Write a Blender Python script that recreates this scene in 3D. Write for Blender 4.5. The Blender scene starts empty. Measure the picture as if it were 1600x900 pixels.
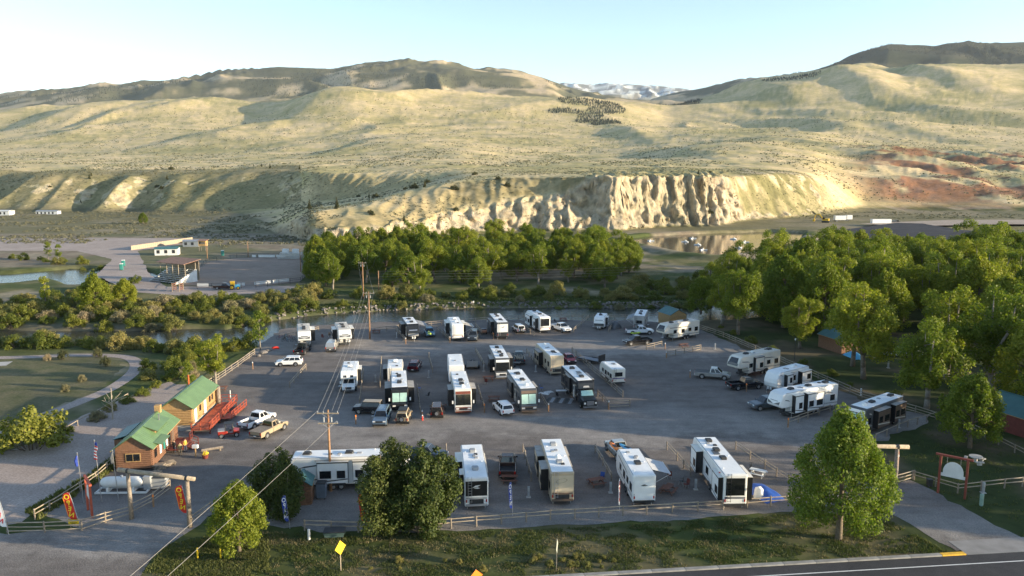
import bpy, bmesh, math, random
import numpy as np
from mathutils import Vector, Matrix
from mathutils.geometry import tessellate_polygon

# ------------------------------------------------------------------ camera, light, exposure
SC = bpy.context.scene
COL = SC.collection
CAM_H, FPX, HOR = 35.5, 1200.0, 265.0          # drone height, focal length in px of the 1600 px frame, horizon row
PITCH = math.atan((450.0 - HOR) / FPX)
cam_d = bpy.data.cameras.new('camera')
cam_d.sensor_width = 36.0
cam_d.lens = 36.0 * FPX / 1600.0
cam_d.clip_start = 0.5
cam_d.clip_end = 60000
cam = bpy.data.objects.new('camera', cam_d)
COL.objects.link(cam)
cam.location = (0, 0, CAM_H)
cam.rotation_euler = (math.pi / 2 - PITCH, 0, 0)
SC.camera = cam

SUN_EL, SUN_AZ = math.radians(9.5), math.radians(-11.0)   # azimuth measured from +X towards +Y
sdir = Vector((math.cos(SUN_AZ) * math.cos(SUN_EL), math.sin(SUN_AZ) * math.cos(SUN_EL), math.sin(SUN_EL)))
world = bpy.data.worlds.new('World')
SC.world = world
world.use_nodes = True
wn = world.node_tree
bg = wn.nodes['Background']
sky = wn.nodes.new('ShaderNodeTexSky')
sky.sky_type = 'NISHITA'
sky.sun_disc = False
sky.sun_elevation = SUN_EL
sky.sun_rotation = math.pi / 2 - SUN_AZ        # clockwise from +Y
sky.altitude = 2000
sky.air_density = 1.0
sky.dust_density = 1.2
sky.ozone_density = 1.0
wn.links.new(sky.outputs[0], bg.inputs[0])
bg.inputs[1].default_value = 0.15
sun_d = bpy.data.lights.new('sun', 'SUN')
sun_d.energy = 4.8
sun_d.angle = math.radians(0.53)
sun_d.color = (1.0, 0.83, 0.58)
sun = bpy.data.objects.new('sun', sun_d)
COL.objects.link(sun)
sun.rotation_euler = sdir.to_track_quat('Z', 'Y').to_euler()
SC.view_settings.view_transform = 'Standard'
SC.view_settings.look = 'None'
SC.view_settings.gamma = 1
SC.view_settings.use_curve_mapping = False
SC.view_settings.exposure = 1.3
SC.render.engine = 'CYCLES'
SC.cycles.use_denoising = True
SC.cycles.max_bounces = 6
SC.cycles.diffuse_bounces = 3
SC.cycles.transparent_max_bounces = 8

random.seed(7)
RNG = np.random.default_rng(11)
CT, ST = math.cos(PITCH), math.sin(PITCH)

def G(x, y, z=0.0):
    """ground point (or point at height z) seen at photo pixel x, y"""
    a = y - 450.0
    yc, zc = FPX * CT - a * ST, -FPX * ST - a * CT
    t = (z - CAM_H) / zc
    return Vector(((x - 800.0) * t, yc * t, z))

def ZOF(y, Y):
    a = y - 450.0
    return CAM_H + Y * (-FPX * ST - a * CT) / (FPX * CT - a * ST)

# ------------------------------------------------------------------ materials
MATS = {}
def pm(name, col, rough=0.6, metal=0.0, var=0.12, scale=2.0, bump=0.0, bscale=30.0, col2=None, spec=0.5, detail=3):
    """procedural principled material: noise-varied colour, optional bump"""
    if name in MATS:
        return MATS[name]
    m = bpy.data.materials.new(name)
    m.use_nodes = True
    nt = m.node_tree
    b = nt.nodes['Principled BSDF']
    tc = nt.nodes.new('ShaderNodeTexCoord')
    nz = nt.nodes.new('ShaderNodeTexNoise')
    nz.inputs['Scale'].default_value = scale
    nz.inputs['Detail'].default_value = detail
    nt.links.new(tc.outputs['Object'], nz.inputs['Vector'])
    rp = nt.nodes.new('ShaderNodeValToRGB')
    c2 = col2 if col2 else tuple(min(1, c * (1 + var)) for c in col)
    c1 = col if col2 else tuple(c * (1 - var) for c in col)
    rp.color_ramp.elements[0].position = 0.3
    rp.color_ramp.elements[1].position = 0.7
    rp.color_ramp.elements[0].color = (*c1, 1)
    rp.color_ramp.elements[1].color = (*c2, 1)
    nt.links.new(nz.outputs['Fac'], rp.inputs[0])
    nt.links.new(rp.outputs[0], b.inputs['Base Color'])
    b.inputs['Roughness'].default_value = rough
    b.inputs['Metallic'].default_value = metal
    b.inputs['Specular IOR Level'].default_value = spec
    if bump:
        n2 = nt.nodes.new('ShaderNodeTexNoise')
        n2.inputs['Scale'].default_value = bscale
        n2.inputs['Detail'].default_value = 4
        nt.links.new(tc.outputs['Object'], n2.inputs['Vector'])
        bp = nt.nodes.new('ShaderNodeBump')
        bp.inputs['Strength'].default_value = bump
        bp.inputs['Distance'].default_value = 0.1
        nt.links.new(n2.outputs['Fac'], bp.inputs['Height'])
        nt.links.new(bp.outputs[0], b.inputs['Normal'])
    MATS[name] = m
    return m

def leaf_mat(name, c1, c2, trans=0.3):
    m = bpy.data.materials.new(name)
    m.use_nodes = True
    nt = m.node_tree
    b = nt.nodes['Principled BSDF']
    out = nt.nodes['Material Output']
    geo = nt.nodes.new('ShaderNodeNewGeometry')
    oi = nt.nodes.new('ShaderNodeObjectInfo')
    rp = nt.nodes.new('ShaderNodeValToRGB')
    rp.color_ramp.elements[0].color = (*c1, 1)
    rp.color_ramp.elements[1].color = (*c2, 1)
    nt.links.new(geo.outputs['Random Per Island'], rp.inputs[0])
    hs = nt.nodes.new('ShaderNodeHueSaturation')
    mr = nt.nodes.new('ShaderNodeMapRange')
    mr.inputs[3].default_value = 0.475
    mr.inputs[4].default_value = 0.515
    nt.links.new(oi.outputs['Random'], mr.inputs[0])
    nt.links.new(mr.outputs[0], hs.inputs['Hue'])
    mv = nt.nodes.new('ShaderNodeMapRange')
    mv.inputs[3].default_value = 1.2
    mv.inputs[4].default_value = 0.75
    nt.links.new(oi.outputs['Random'], mv.inputs[0])
    nt.links.new(mv.outputs[0], hs.inputs['Value'])
    nt.links.new(rp.outputs[0], hs.inputs['Color'])
    nt.links.new(hs.outputs[0], b.inputs['Base Color'])
    b.inputs['Roughness'].default_value = 0.6
    b.inputs['Specular IOR Level'].default_value = 0.25
    tr = nt.nodes.new('ShaderNodeBsdfTranslucent')
    mx = nt.nodes.new('ShaderNodeMixRGB')
    mx.blend_type = 'MULTIPLY'
    mx.inputs[0].default_value = 1
    mx.inputs[2].default_value = (1.0, 1.15, 0.4, 1)
    nt.links.new(hs.outputs[0], mx.inputs[1])
    nt.links.new(mx.outputs[0], tr.inputs[0])
    ms = nt.nodes.new('ShaderNodeMixShader')
    ms.inputs[0].default_value = trans
    nt.links.new(b.outputs[0], ms.inputs[1])
    nt.links.new(tr.outputs[0], ms.inputs[2])
    nt.links.new(ms.outputs[0], out.inputs[0])
    MATS[name] = m
    return m

# paints, metals, woods
WHITE = pm('gelcoat_white', (0.78, 0.78, 0.76), 0.35, var=0.05, scale=1.2)
OFFW = pm('gelcoat_offwhite', (0.70, 0.66, 0.58), 0.38, var=0.05, scale=1.2)
TAN = pm('gelcoat_tan', (0.42, 0.34, 0.24), 0.4, var=0.08, scale=1.0)
BEIGE = pm('gelcoat_beige', (0.55, 0.46, 0.33), 0.4, var=0.06, scale=1.0)
GREY = pm('gelcoat_grey', (0.33, 0.33, 0.33), 0.4, var=0.08, scale=1.0)
DGREY = pm('gelcoat_charcoal', (0.08, 0.085, 0.09), 0.35, var=0.15, scale=1.5)
BLACK = pm('black_paint', (0.015, 0.016, 0.018), 0.3, var=0.3)
BRONZE = pm('bronze_paint', (0.16, 0.11, 0.08), 0.35, var=0.1)
REDBR = pm('redbrown_paint', (0.20, 0.05, 0.025), 0.3, var=0.12)
ROOFW = pm('roof_membrane', (0.80, 0.81, 0.80), 0.55, var=0.07, scale=0.9, bump=0.05, bscale=4)
ROOFB = pm('roof_membrane_beige', (0.62, 0.56, 0.47), 0.6, var=0.08, scale=0.9)
GLASS = pm('dark_glass', (0.012, 0.014, 0.016), 0.06, var=0.2, spec=0.8)
SHADE = pm('foil_sunshade', (0.42, 0.62, 0.55), 0.25, var=0.12, scale=1.5)
PLAST = pm('black_plastic', (0.025, 0.026, 0.028), 0.55, var=0.2)
GPLAST = pm('grey_plastic', (0.30, 0.31, 0.32), 0.55, var=0.1)
RUBBER = pm('tyre_rubber', (0.02, 0.02, 0.02), 0.85, var=0.2)
ALU = pm('aluminium', (0.55, 0.55, 0.56), 0.35, 0.9, var=0.08)
CHROME = pm('chrome', (0.6, 0.6, 0.6), 0.15, 1.0, var=0.05)
GALV = pm('galvanised_steel', (0.42, 0.43, 0.44), 0.5, 0.6, var=0.15)
LAMP = pm('lamp_lens', (0.75, 0.74, 0.7), 0.15, var=0.05)
TAIL = pm('tail_lens', (0.35, 0.02, 0.015), 0.2, var=0.1)
AWN = pm('awning_cloth', (0.36, 0.34, 0.31), 0.8, var=0.15, scale=1.5)
AWNG = pm('awning_cloth_grey', (0.22, 0.23, 0.25), 0.75, var=0.15, scale=1.5)
WOODG = pm('weathered_wood', (0.23, 0.19, 0.15), 0.9, var=0.3, scale=6, bump=0.2)
WOODL = pm('pale_rail_wood', (0.33, 0.27, 0.20), 0.9, var=0.25, scale=5, bump=0.2)
WOODB = pm('brown_log_siding', (0.20, 0.10, 0.055), 0.75, var=0.2, scale=4, bump=0.15)
WOODO = pm('honey_log_siding', (0.42, 0.26, 0.11), 0.7, var=0.15, scale=4, bump=0.15)
POLEW = pm('pole_wood', (0.30, 0.17, 0.09), 0.85, var=0.25, scale=3, bump=0.2)
REDW = pm('red_stained_wood', (0.38, 0.075, 0.035), 0.65, var=0.2, scale=3)
DREDW = pm('dark_red_wood', (0.16, 0.035, 0.025), 0.65, var=0.2, scale=3)
PICW = pm('picnic_wood', (0.17, 0.075, 0.05), 0.8, var=0.25, scale=4)
GREENM = pm('green_metal_roof', (0.12, 0.20, 0.09), 0.4, var=0.1, scale=1.0)
TEALM = pm('teal_metal_roof', (0.05, 0.14, 0.14), 0.45, var=0.1, scale=1.0)
CONC = pm('concrete', (0.42, 0.40, 0.37), 0.9, var=0.12, scale=1.5, bump=0.1)
STONE = pm('bank_stone', (0.19, 0.17, 0.155), 0.9, var=0.3, scale=1.2, bump=0.3, bscale=6)
BARK = pm('bark', (0.17, 0.135, 0.10), 0.95, var=0.3, scale=4, bump=0.5, bscale=12)
PALEB = pm('pale_bark', (0.23, 0.20, 0.16), 0.9, var=0.25, scale=3, bump=0.3, bscale=10)
YEL = pm('sign_yellow', (0.85, 0.55, 0.02), 0.5, var=0.05)
ORANGE = pm('sign_orange', (0.85, 0.22, 0.02), 0.5, var=0.05)
FRED = pm('flag_red', (0.60, 0.03, 0.015), 0.75, var=0.1, scale=2)
FBLUE = pm('flag_blue', (0.02, 0.05, 0.30), 0.75, var=0.1, scale=2)
FYEL = pm('flag_yellow', (0.85, 0.62, 0.03), 0.75, var=0.05)
FWHT = pm('flag_white', (0.80, 0.80, 0.80), 0.75, var=0.05)
BLUE = pm('blue_tarp', (0.02, 0.08, 0.35), 0.5, var=0.25, scale=2)
LBLUE = pm('light_blue_plastic', (0.08, 0.38, 0.62), 0.4, var=0.1)
TEAL = pm('teal_plastic', (0.03, 0.20, 0.17), 0.5, var=0.1)
OWHITE = pm('old_white_paint', (0.66, 0.66, 0.64), 0.6, var=0.1, scale=1.0)
YELM = pm('machine_yellow', (0.65, 0.40, 0.02), 0.5, var=0.15)
GREENP = pm('lime_plastic', (0.45, 0.60, 0.05), 0.4, var=0.1)
RUST = pm('rusty_roof', (0.27, 0.15, 0.10), 0.8, var=0.2, scale=1.2)
SKIN = pm('skin', (0.45, 0.28, 0.19), 0.6, var=0.05)
PAINTS = {
 'white': pm('car_white', (0.78, 0.78, 0.78), 0.2, var=0.03), 'black': pm('car_black', (0.012, 0.012, 0.014), 0.18, var=0.1),
 'silver': pm('car_silver', (0.50, 0.49, 0.46), 0.25, 0.6, var=0.04), 'grey': pm('car_grey', (0.10, 0.12, 0.14), 0.22, 0.3, var=0.05),
 'bluegrey': pm('car_bluegrey', (0.13, 0.19, 0.26), 0.22, 0.4, var=0.05), 'red': pm('car_red', (0.30, 0.012, 0.02), 0.2, var=0.05),
 'darkred': pm('car_darkred', (0.09, 0.012, 0.02), 0.2, 0.3, var=0.05), 'tan': pm('car_tan', (0.33, 0.26, 0.17), 0.4, var=0.1),
 'blue': pm('car_blue', (0.12, 0.28, 0.40), 0.3, var=0.05), 'brown': pm('car_brown', (0.06, 0.035, 0.03), 0.22, 0.3, var=0.05)}

# ------------------------------------------------------------------ mesh builder
class MB:
    def __init__(s):
        s.v, s.f, s.m = [], [], []
    def add(s, vs, fs, m=0):
        o = len(s.v)
        s.v.extend([tuple(p) for p in vs])
        for f in fs:
            s.f.append(tuple(i + o for i in f))
            s.m.append(m)
        return s
    def box(s, c, d, rz=0.0, m=0, ry=0.0, rx=0.0):
        R = Matrix.Rotation(rz, 3, 'Z') @ Matrix.Rotation(ry, 3, 'Y') @ Matrix.Rotation(rx, 3, 'X')
        P = []
        for z in (-.5, .5):
            for x, y in ((-.5, -.5), (.5, -.5), (.5, .5), (-.5, .5)):
                P.append(R @ Vector((x * d[0], y * d[1], z * d[2])) + Vector(c))
        return s.add(P, [(3, 2, 1, 0), (4, 5, 6, 7), (0, 1, 5, 4), (1, 2, 6, 5), (2, 3, 7, 6), (3, 0, 4, 7)], m)
    def rbox(s, c, d, b=0.03, m=0):
        """box with chamfered vertical and top edges"""
        x, y, z = d[0] / 2, d[1] / 2, d[2]
        def ring(ix, zz):
            return [(c[0] + sx * (x - ix - (b if k else 0)), c[1] + sy * (y - ix - (0 if k else b)), zz) for sx, sy, k in
                    ((-1, -1, 1), (1, -1, 1), (1, -1, 0), (1, 1, 0), (1, 1, 1), (-1, 1, 1), (-1, 1, 0), (-1, -1, 0))]
        zb = c[2] - z / 2
        P = ring(0, zb) + ring(0, zb + z - b) + ring(b, zb + z)
        F = [tuple(range(7, -1, -1)), tuple(range(16, 24))]
        for k in (0, 8):
            F += [(k + i, k + (i + 1) % 8, k + 8 + (i + 1) % 8, k + 8 + i) for i in range(8)]
        return s.add(P, F, m)
    def cyl(s, p0, p1, r0, r1=None, n=8, m=0, cap=True):
        r1 = r0 if r1 is None else r1
        p0, p1 = Vector(p0), Vector(p1)
        d = (p1 - p0).normalized()
        a = d.orthogonal().normalized()
        b = d.cross(a)
        P = [p0 + (a * math.cos(t) + b * math.sin(t)) * r0 for t in [2 * math.pi * i / n for i in range(n)]]
        P += [p1 + (a * math.cos(t) + b * math.sin(t)) * r1 for t in [2 * math.pi * i / n for i in range(n)]]
        F = [(i, (i + 1) % n, n + (i + 1) % n, n + i) for i in range(n)]
        if cap:
            F += [tuple(range(n - 1, -1, -1)), tuple(range(n, 2 * n))]
        return s.add(P, F, m)
    def tube(s, pts, r, n=6, m=0):
        rs = r if isinstance(r, (list, tuple)) else [r] * len(pts)
        for i in range(len(pts) - 1):
            s.cyl(pts[i], pts[i + 1], rs[i], rs[i + 1], n, m, True)
        return s
    def prism(s, poly, w, c=0.05, m=0, y0=0.0, taper=0.0, zt=None):
        """side profile [(x,z)] extruded across y (width w) with chamfered side edges; taper narrows towards the top"""
        n = len(poly)
        A = sum(poly[i][0] * poly[(i + 1) % n][1] - poly[(i + 1) % n][0] * poly[i][1] for i in range(n))
        pl = poly if A > 0 else poly[::-1]
        ins = []
        for i in range(n):
            p, q, r = Vector(pl[i - 1]), Vector(pl[i]), Vector(pl[(i + 1) % n])
            e1, e2 = (q - p).normalized(), (r - q).normalized()
            n1, n2 = Vector((-e1.y, e1.x)), Vector((-e2.y, e2.x))
            bis = (n1 + n2)
            k = c / max(0.35, bis.length_squared / 2)
            ins.append(q + bis * k)
        zs = [p[1] for p in pl]
        z0, z1 = min(zs), max(zs)
        def hw(z):
            return w / 2 - taper * (z - z0) / max(1e-6, z1 - z0)
        P = [(p.x, y0 - hw(p.y), p.y) for p in ins] + [(p[0], y0 - hw(p[1]) + c, p[1]) for p in pl] \
            + [(p[0], y0 + hw(p[1]) - c, p[1]) for p in pl] + [(p.x, y0 + hw(p.y), p.y) for p in ins]
        F = [tuple(range(n)), tuple(range(4 * n - 1, 3 * n - 1, -1))]
        for k in range(3):
            F += [(k * n + i, (k + 1) * n + i, (k + 1) * n + (i + 1) % n, k * n + (i + 1) % n) for i in range(n)]
        return s.add(P, F, m)
    def slab(s, q, t=0.02, off=0.0, m=0):
        """thin slab on a quad or polygon q, thickness t outwards"""
        q = [Vector(p) for p in q]
        nrm = (q[1] - q[0]).cross(q[2] - q[0]).normalized()
        n = len(q)
        P = [p + nrm * (off + .004) for p in q] + [p + nrm * (off + t) for p in q]
        F = [tuple(range(n - 1, -1, -1)), tuple(range(n, 2 * n))] + [(i, (i + 1) % n, n + (i + 1) % n, n + i) for i in range(n)]
        return s.add(P, F, m)
    def mesh(s, name, mats, smooth=False):
        me = bpy.data.meshes.new(name)
        me.from_pydata(s.v, [], s.f)
        for mm in (mats if isinstance(mats, (list, tuple)) else [mats]):
            me.materials.append(mm)
        if len(me.materials) > 1:
            me.polygons.foreach_set('material_index', s.m)
        if smooth:
            me.polygons.foreach_set('use_smooth', [True] * len(me.polygons))
        me.update()
        return me
    def build(s, name, mats, parent=None, smooth=False, loc=None, rz=0):
        o = bpy.data.objects.new(name, s.mesh(name, mats, smooth))
        COL.objects.link(o)
        if parent:
            o.parent = parent
        if loc is not None:
            o.location = loc
        o.rotation_euler = (0, 0, rz)
        return o

def np_mesh(name, V, F, mat, smooth=False):
    """mesh from numpy arrays, F is (n,k)"""
    me = bpy.data.meshes.new(name)
    V = np.ascontiguousarray(V, dtype=np.float32)
    F = np.ascontiguousarray(F, dtype=np.int32)
    n, k = F.shape
    me.vertices.add(len(V))
    me.vertices.foreach_set('co', V.ravel())
    me.loops.add(n * k)
    me.loops.foreach_set('vertex_index', F.ravel())
    me.polygons.add(n)
    me.polygons.foreach_set('loop_start', np.arange(0, n * k, k, dtype=np.int32))
    if smooth:
        me.polygons.foreach_set('use_smooth', np.ones(n, dtype=bool))
    for mm in (mat if isinstance(mat, (list, tuple)) else [mat]):
        me.materials.append(mm)
    me.update(calc_edges=True)
    return me

def obj(name, me, parent=None, loc=None, rz=0.0, sc=None):
    o = bpy.data.objects.new(name, me)
    COL.objects.link(o)
    if parent:
        o.parent = parent
    if loc is not None:
        o.location = loc
    o.rotation_euler = (0, 0, rz)
    if sc is not None:
        o.scale = sc
    return o

def tag(o, label=None, cat=None, group=None, kind=None):
    if label: o['label'] = label
    if cat: o['category'] = cat
    if group: o['group'] = group
    if kind: o['kind'] = kind
    return o

def thing(name, label, cat, loc=(0, 0, 0), rz=0.0, group=None):
    o = bpy.data.objects.new(name, None)
    COL.objects.link(o)
    o.empty_display_size = 0.5
    o.location = loc
    o.rotation_euler = (0, 0, rz)
    return tag(o, label, cat, group)

def lerp(a, b, t):
    return tuple(x + (y - x) * t for x, y in zip(a, b))

# ------------------------------------------------------------------ numpy noise
def _hash(ix, iy, seed):
    h = (ix.astype(np.int64) * 374761393 + iy.astype(np.int64) * 668265263 + seed * 974634533) & 0xffffffff
    h = ((h ^ (h >> 13)) * 1274126177) & 0xffffffff
    return ((h ^ (h >> 16)) & 0xffff) / 65535.0

def vnoise(x, y, seed=0):
    """gradient-like smooth noise in -1..1"""
    ix, iy = np.floor(x), np.floor(y)
    fx, fy = x - ix, y - iy
    ux, uy = fx * fx * fx * (fx * (fx * 6 - 15) + 10), fy * fy * fy * (fy * (fy * 6 - 15) + 10)
    def g(dx, dy):
        a = _hash(ix + dx, iy + dy, seed) * 2 * np.pi
        return np.cos(a) * (fx - dx) + np.sin(a) * (fy - dy)
    n0 = g(0, 0) * (1 - ux) + g(1, 0) * ux
    n1 = g(0, 1) * (1 - ux) + g(1, 1) * ux
    return (n0 * (1 - uy) + n1 * uy) * 1.5

def fbm(x, y, oct=4, seed=0, gain=0.5):
    s, a = 0.0, 1.0
    for o in range(oct):
        s = s + a * vnoise(x * 2 ** o, y * 2 ** o, seed + o * 17)
        a *= gain
    return s

def sstep(a, b, x):
    t = np.clip((x - a) / (b - a), 0, 1)
    return t * t * (3 - 2 * t)
# ------------------------------------------------------------------ terrain
def world_line(pts, z=0.0):
    return np.array([G(x, y, z)[:2] for x, y in pts])

def dist_line(X, Y, line):
    d = np.full(X.shape, 1e9)
    for i in range(len(line) - 1):
        ax, ay = line[i]; bx, by = line[i + 1]
        ex, ey = bx - ax, by - ay
        t = np.clip(((X - ax) * ex + (Y - ay) * ey) / (ex * ex + ey * ey), 0, 1)
        d = np.minimum(d, np.hypot(X - ax - t * ex, Y - ay - t * ey))
    return d

def inside(X, Y, poly):
    r = np.zeros(X.shape, bool)
    n = len(poly)
    for i in range(n):
        x1, y1 = poly[i]; x2, y2 = poly[(i + 1) % n]
        c = ((y1 > Y) != (y2 > Y)) & (X < (x2 - x1) * (Y - y1) / (y2 - y1 + 1e-9) + x1)
        r ^= c
    return r

def catmull(pts, n=8):
    P = np.array(pts, float)
    P = np.vstack([2 * P[0] - P[1], P, 2 * P[-1] - P[-2]])
    out = []
    for i in range(1, len(P) - 2):
        for k in range(n):
            t = k / n
            a, b, c, d = P[i - 1], P[i], P[i + 1], P[i + 2]
            out.append(0.5 * (2 * b + (c - a) * t + (2 * a - 5 * b + 4 * c - d) * t * t + (3 * b - a - 3 * c + d) * t ** 3))
    out.append(P[-2])
    return np.array(out)

RIVER = catmull(world_line([(-420, 524), (-150, 520), (0, 521), (150, 522), (260, 522), (365, 524), (440, 508), (520, 497), (620, 491), (750, 487),
                            (900, 486), (1000, 487), (1090, 484), (1250, 474), (1450, 466), (1750, 458)]), 5)
BEND = catmull(world_line([(-500, 425), (-200, 432), (-60, 434), (30, 430), (95, 424), (150, 424), (175, 432)]), 5)
POND1 = world_line([(968, 373), (1010, 368), (1100, 364), (1200, 361), (1262, 363), (1255, 380), (1200, 396), (1120, 403), (1060, 397), (1005, 385)])
POND2 = world_line([(1405, 364), (1500, 358), (1720, 357), (1740, 371), (1600, 371), (1500, 369)])

# columns: photo x; layers: (distance, image row) of the ground there
XS = [-500, -100, 200, 350, 430, 480, 560, 640, 720, 800, 900, 960, 1050, 1130, 1200, 1260, 1350, 1450, 1600, 2100]
LAY = {
 'A': [(620, 0)] * 3 + [(560, 0), (430, 0), (372, 0), (372, 0), (395, 0), (420, 0), (432, 0), (440, 0), (445, 0), (478, 0), (500, 0), (540, 0), (570, 0), (640, 0), (660, 0), (660, 0), (660, 0)],
 'B': [(632, 331), (632, 331), (632, 331), (575, 337), (446, 352), (398, 333), (440, 318), (470, 297), (490, 280), (492, 276), (476, 277), (470, 278), (499, 278), (540, 277),
       (600, 272), (655, 272), (715, 305), (740, 306), (740, 308), (740, 308)],
 'C': [(648, 330), (648, 330), (648, 330), (630, 328), (600, 325), (580, 318), (560, 308), (540, 290), (560, 270), (570, 268), (570, 268), (570, 268), (580, 267), (620, 266),
       (680, 263), (740, 264), (800, 285), (860, 285), (860, 288), (860, 288)],
 'D': [(740, 268), (740, 268), (730, 272), (720, 271), (690, 267), (650, 268), (625, 272), (640, 266), (650, 262), (740, 259), (740, 258), (740, 258), (760, 256), (800, 254),
       (850, 252), (900, 250), (960, 262), (1020, 262), (1020, 268), (1020, 268)],
 'E': [(1350, 246)] * 3 + [(1350, 244), (1350, 243), (1350, 242), (1350, 240), (1350, 236), (1350, 233), (1350, 240), (1350, 243), (1350, 243), (1400, 238), (1400, 226), (1400, 220),
       (1400, 224), (1500, 232), (1500, 236), (1500, 238), (1500, 238)],
 'F': [(2300, 218), (2300, 217), (2300, 212), (2300, 208), (2300, 204), (2300, 200), (2300, 198), (2300, 200), (2300, 203), (2300, 202), (2300, 205), (2300, 208), (2400, 213), (2400, 212),
       (2400, 208), (2400, 205), (2400, 204), (2400, 200), (2400, 195), (2400, 195)],
}
HX = [-500, 0, 75, 135, 210, 300, 400, 500, 540, 600, 750, 800, 900, 975, 1040, 1080, 1150, 1250, 1325, 1400, 1480, 1600, 2100]
HRIDGE = [185, 179, 172, 166, 165, 160, 163, 158, 155, 159, 157, 156, 157, 163, 172, 160, 140, 122, 110, 124, 112, 107, 105]
HRY = [3200] * 14 + [3500, 3900, 4200, 4300, 4300, 4300, 4300, 4300, 4300]
SX = [-500, 0, 50, 125, 165, 200, 270, 320, 350, 400, 440, 525, 575, 625, 690, 725, 800, 850, 880, 930, 1000, 1080, 1150, 1225, 1275, 1325, 1375, 1445, 1475, 1525, 1600, 2100]
SKYL = [178, 162, 155, 149, 142, 142, 135, 130, 123, 121, 118, 121, 111, 108, 106, 111, 121, 135, 147, 160, 165, 152, 137, 122, 114, 97, 81, 85, 79, 74, 70, 60]
PXG = np.arange(-500, 2101, 5.0)
def _sm(a, k=5):
    ker = np.hanning(k * 2 + 3)[1:-1]; ker /= ker.sum()
    return np.convolve(np.pad(a, k, mode='edge'), ker, mode='valid')
YL, ZL = [], []
def _layer(xs, Yv, yv, k, z0=None):
    Yi = _sm(np.interp(PXG, xs, Yv), k)
    if z0 is None:
        yi = _sm(np.interp(PXG, xs, yv), k)
        zi = np.array([ZOF(a, b) for a, b in zip(yi, Yi)])
    else:
        zi = np.full(PXG.shape, float(z0))
    YL.append(Yi); ZL.append(zi)
_layer(XS, [p[0] - 90 for p in LAY['A']], None, 5, 0.0)
_layer(XS, [p[0] for p in LAY['A']], None, 5, 0.6)
_layer(XS, [p[0] for p in LAY['B']], [p[1] for p in LAY['B']], 4)
a_, b_ = (YL[1], ZL[1]), (YL[2], ZL[2])
fd = np.interp(PXG, [470, 520, 860, 920, 1130, 1200], [.30, .22, .30, .55, .50, .55])
fz = np.interp(PXG, [470, 520, 860, 920, 1130, 1200], [.50, .46, .42, .26, .34, .55])
YL.insert(2, a_[0] + fd * (b_[0] - a_[0])); ZL.insert(2, a_[1] + fz * (b_[1] - a_[1]))
for nm in 'CDEF':
    _layer(XS, [p[0] for p in LAY[nm]], [p[1] for p in LAY[nm]], 6)
_layer(HX, HRY, HRIDGE, 3)
_layer(HX, [y + 1300 for y in HRY], [y + 22 for y in HRIDGE], 6)
_layer(SX, [7800] * len(SX), SKYL, 1)
_layer(SX, [10500] * len(SX), [y + 40 for y in SKYL], 6)
_layer([-500, 830, 860, 880, 900, 925, 950, 975, 1000, 1030, 1070, 1100, 1200, 2100], [16500] * 14, [220, 170, 141, 137, 136, 139, 136, 138, 139, 141, 146, 152, 200, 220], 1)
_layer(SX, [20000] * len(SX), [235] * len(SX), 6)
YL, ZL = np.array(YL), np.array(ZL)

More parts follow.
